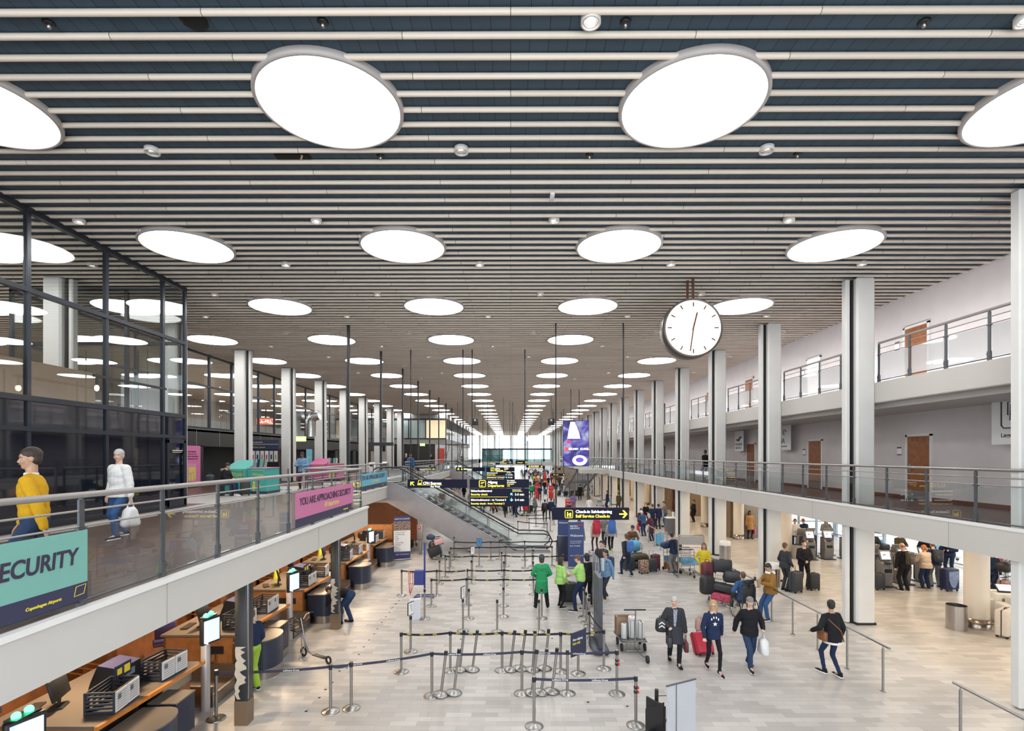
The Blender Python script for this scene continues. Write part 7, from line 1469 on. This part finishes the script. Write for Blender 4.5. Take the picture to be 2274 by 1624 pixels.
for i, (px, py, f, c, l, k, lab) in enumerate(spec):
    r, J = person(P(px, py), f, lab, 1.30 if 'child' in lab else random.uniform(1.66, 1.82), poses[i % 6] if 'walking' not in lab else walk(.7), (k, c, .02), (l, .01), hair=(('long', 'darkbrown') if 'woman' in lab else ('short', random.choice(['darkbrown', 'black', 'brown']))), skin=random.choice(['fair', 'tan', 'fair']), vox=.022, key='far%d' % (i % 6) if 'walking' not in lab else 'farw')
    if 'backpack walking' in lab: backpack(r, cloth['black'], 'black backpack of the person by the Check-in sign')
seen = {}; spots = []
def free(q):
    if q.y > 134 or (q.x < 2.6 and 54 < q.y < 60.5) or abs(q.x-10.66) < .75 or (q.x < 2.6 and q.y < 31.3): return False
    if 6.6 < q.x < 9.8 and 54 < q.y < 71: return False
    if any((q-k).length < .75 for k in spots): return False
    spots.append(q); return True
zones = [((1150, 1222), (1055, 1064), 34, 'by the distant end doors'), ((1225, 1275), (1068, 1090), 22, 'in the crowd left of the metal staircase'), ((1090, 1170), (1128, 1152), 20, 'queuing behind the Departures sign'), ((1045, 1110), (1110, 1140), 12, 'queuing behind the escalator'), ((1185, 1245), (1062, 1100), 16, 'in the long middle aisle'), ((950, 1040), (1085, 1120), 12, 'queuing under the far escalator')]
for (xa, xb), (ya, yb), n_, zn in zones:
    for i in range(n_):
        c = random.choice(pal); l = random.choice(lpal)
        lab = 'distant person in %s top, %s trousers, %s' % (c, l if l != 'jeans' else 'denim', zn)
        kk = seen.get(lab, 0); seen[lab] = kk+1
        for _ in range(60):
            q = P(random.uniform(xa, xb), random.uniform(ya, yb))
            if free(q): break
        person(q, random.choice([0, 180, 90, 270, 20, 160]), lab, random.uniform(1.6, 1.85), poses[i % 6], (['jacket', 'coat', 'hoodie'][i % 3], c, .02), (l, .01), hair=([('short', 'darkbrown'), ('long', 'brown'), ('hood', 'black')][i % 3]), skin=random.choice(['fair', 'tan', 'brown', 'fair']), vox=.024, key='crowd%d' % (i % 6), group='distant crowd '+zn)
for i in range(26):
    x = random.uniform(-5.5, 5.5) if i % 2 else random.uniform(3, 8.5); y = random.uniform(62, 112)
    t_ = suitcase(.45, .3, .62, cloth[random.choice(['black', 'navy', 'charcoal', 'red', 'grey'])], True) if i == 0 else dup(t_)
    t_.location = (x, y, 0); t_.rotation_euler = (0, 0, random.random()*3); t_['label'] = 'tiny distant dark suitcase among the far crowd'; t_['group'] = 'distant suitcases'
EXPO = 0.9
# ------------------------------------------------------------------ light and camera
w = bpy.data.worlds.new('sky'); SC.world = w; w.use_nodes = True
nt = w.node_tree; bg = nt.nodes['Background']; bg.inputs['Strength'].default_value = 1.9; bg.inputs['Color'].default_value = (.90, .96, 1.0, 1)
cam = bpy.data.cameras.new('camera'); co = bpy.data.objects.new('camera', cam); COL.objects.link(co); SC.camera = co
co.location = (0, 0, EYE); co.rotation_euler = (PI/2, 0, PSI)
cam.sensor_width = 36; cam.sensor_fit = 'HORIZONTAL'; cam.lens = F/2274*36; cam.shift_x = (1137-CX)/2274; cam.shift_y = (CY-812)/2274; cam.clip_end = 600
SC.view_settings.view_transform = 'Standard'; SC.view_settings.look = 'None'; SC.view_settings.exposure = EXPO; SC.view_settings.gamma = 1
SC.cycles.max_bounces = 5; SC.cycles.diffuse_bounces = 4; SC.cycles.glossy_bounces = 2; SC.cycles.transparent_max_bounces = 16; SC.cycles.transmission_bounces = 2
SC.cycles.caustics_reflective = False; SC.cycles.caustics_refractive = False; SC.cycles.sample_clamp_indirect = 6
SC.cycles.adaptive_threshold = .04
bpy.data.scenes.remove(TS)
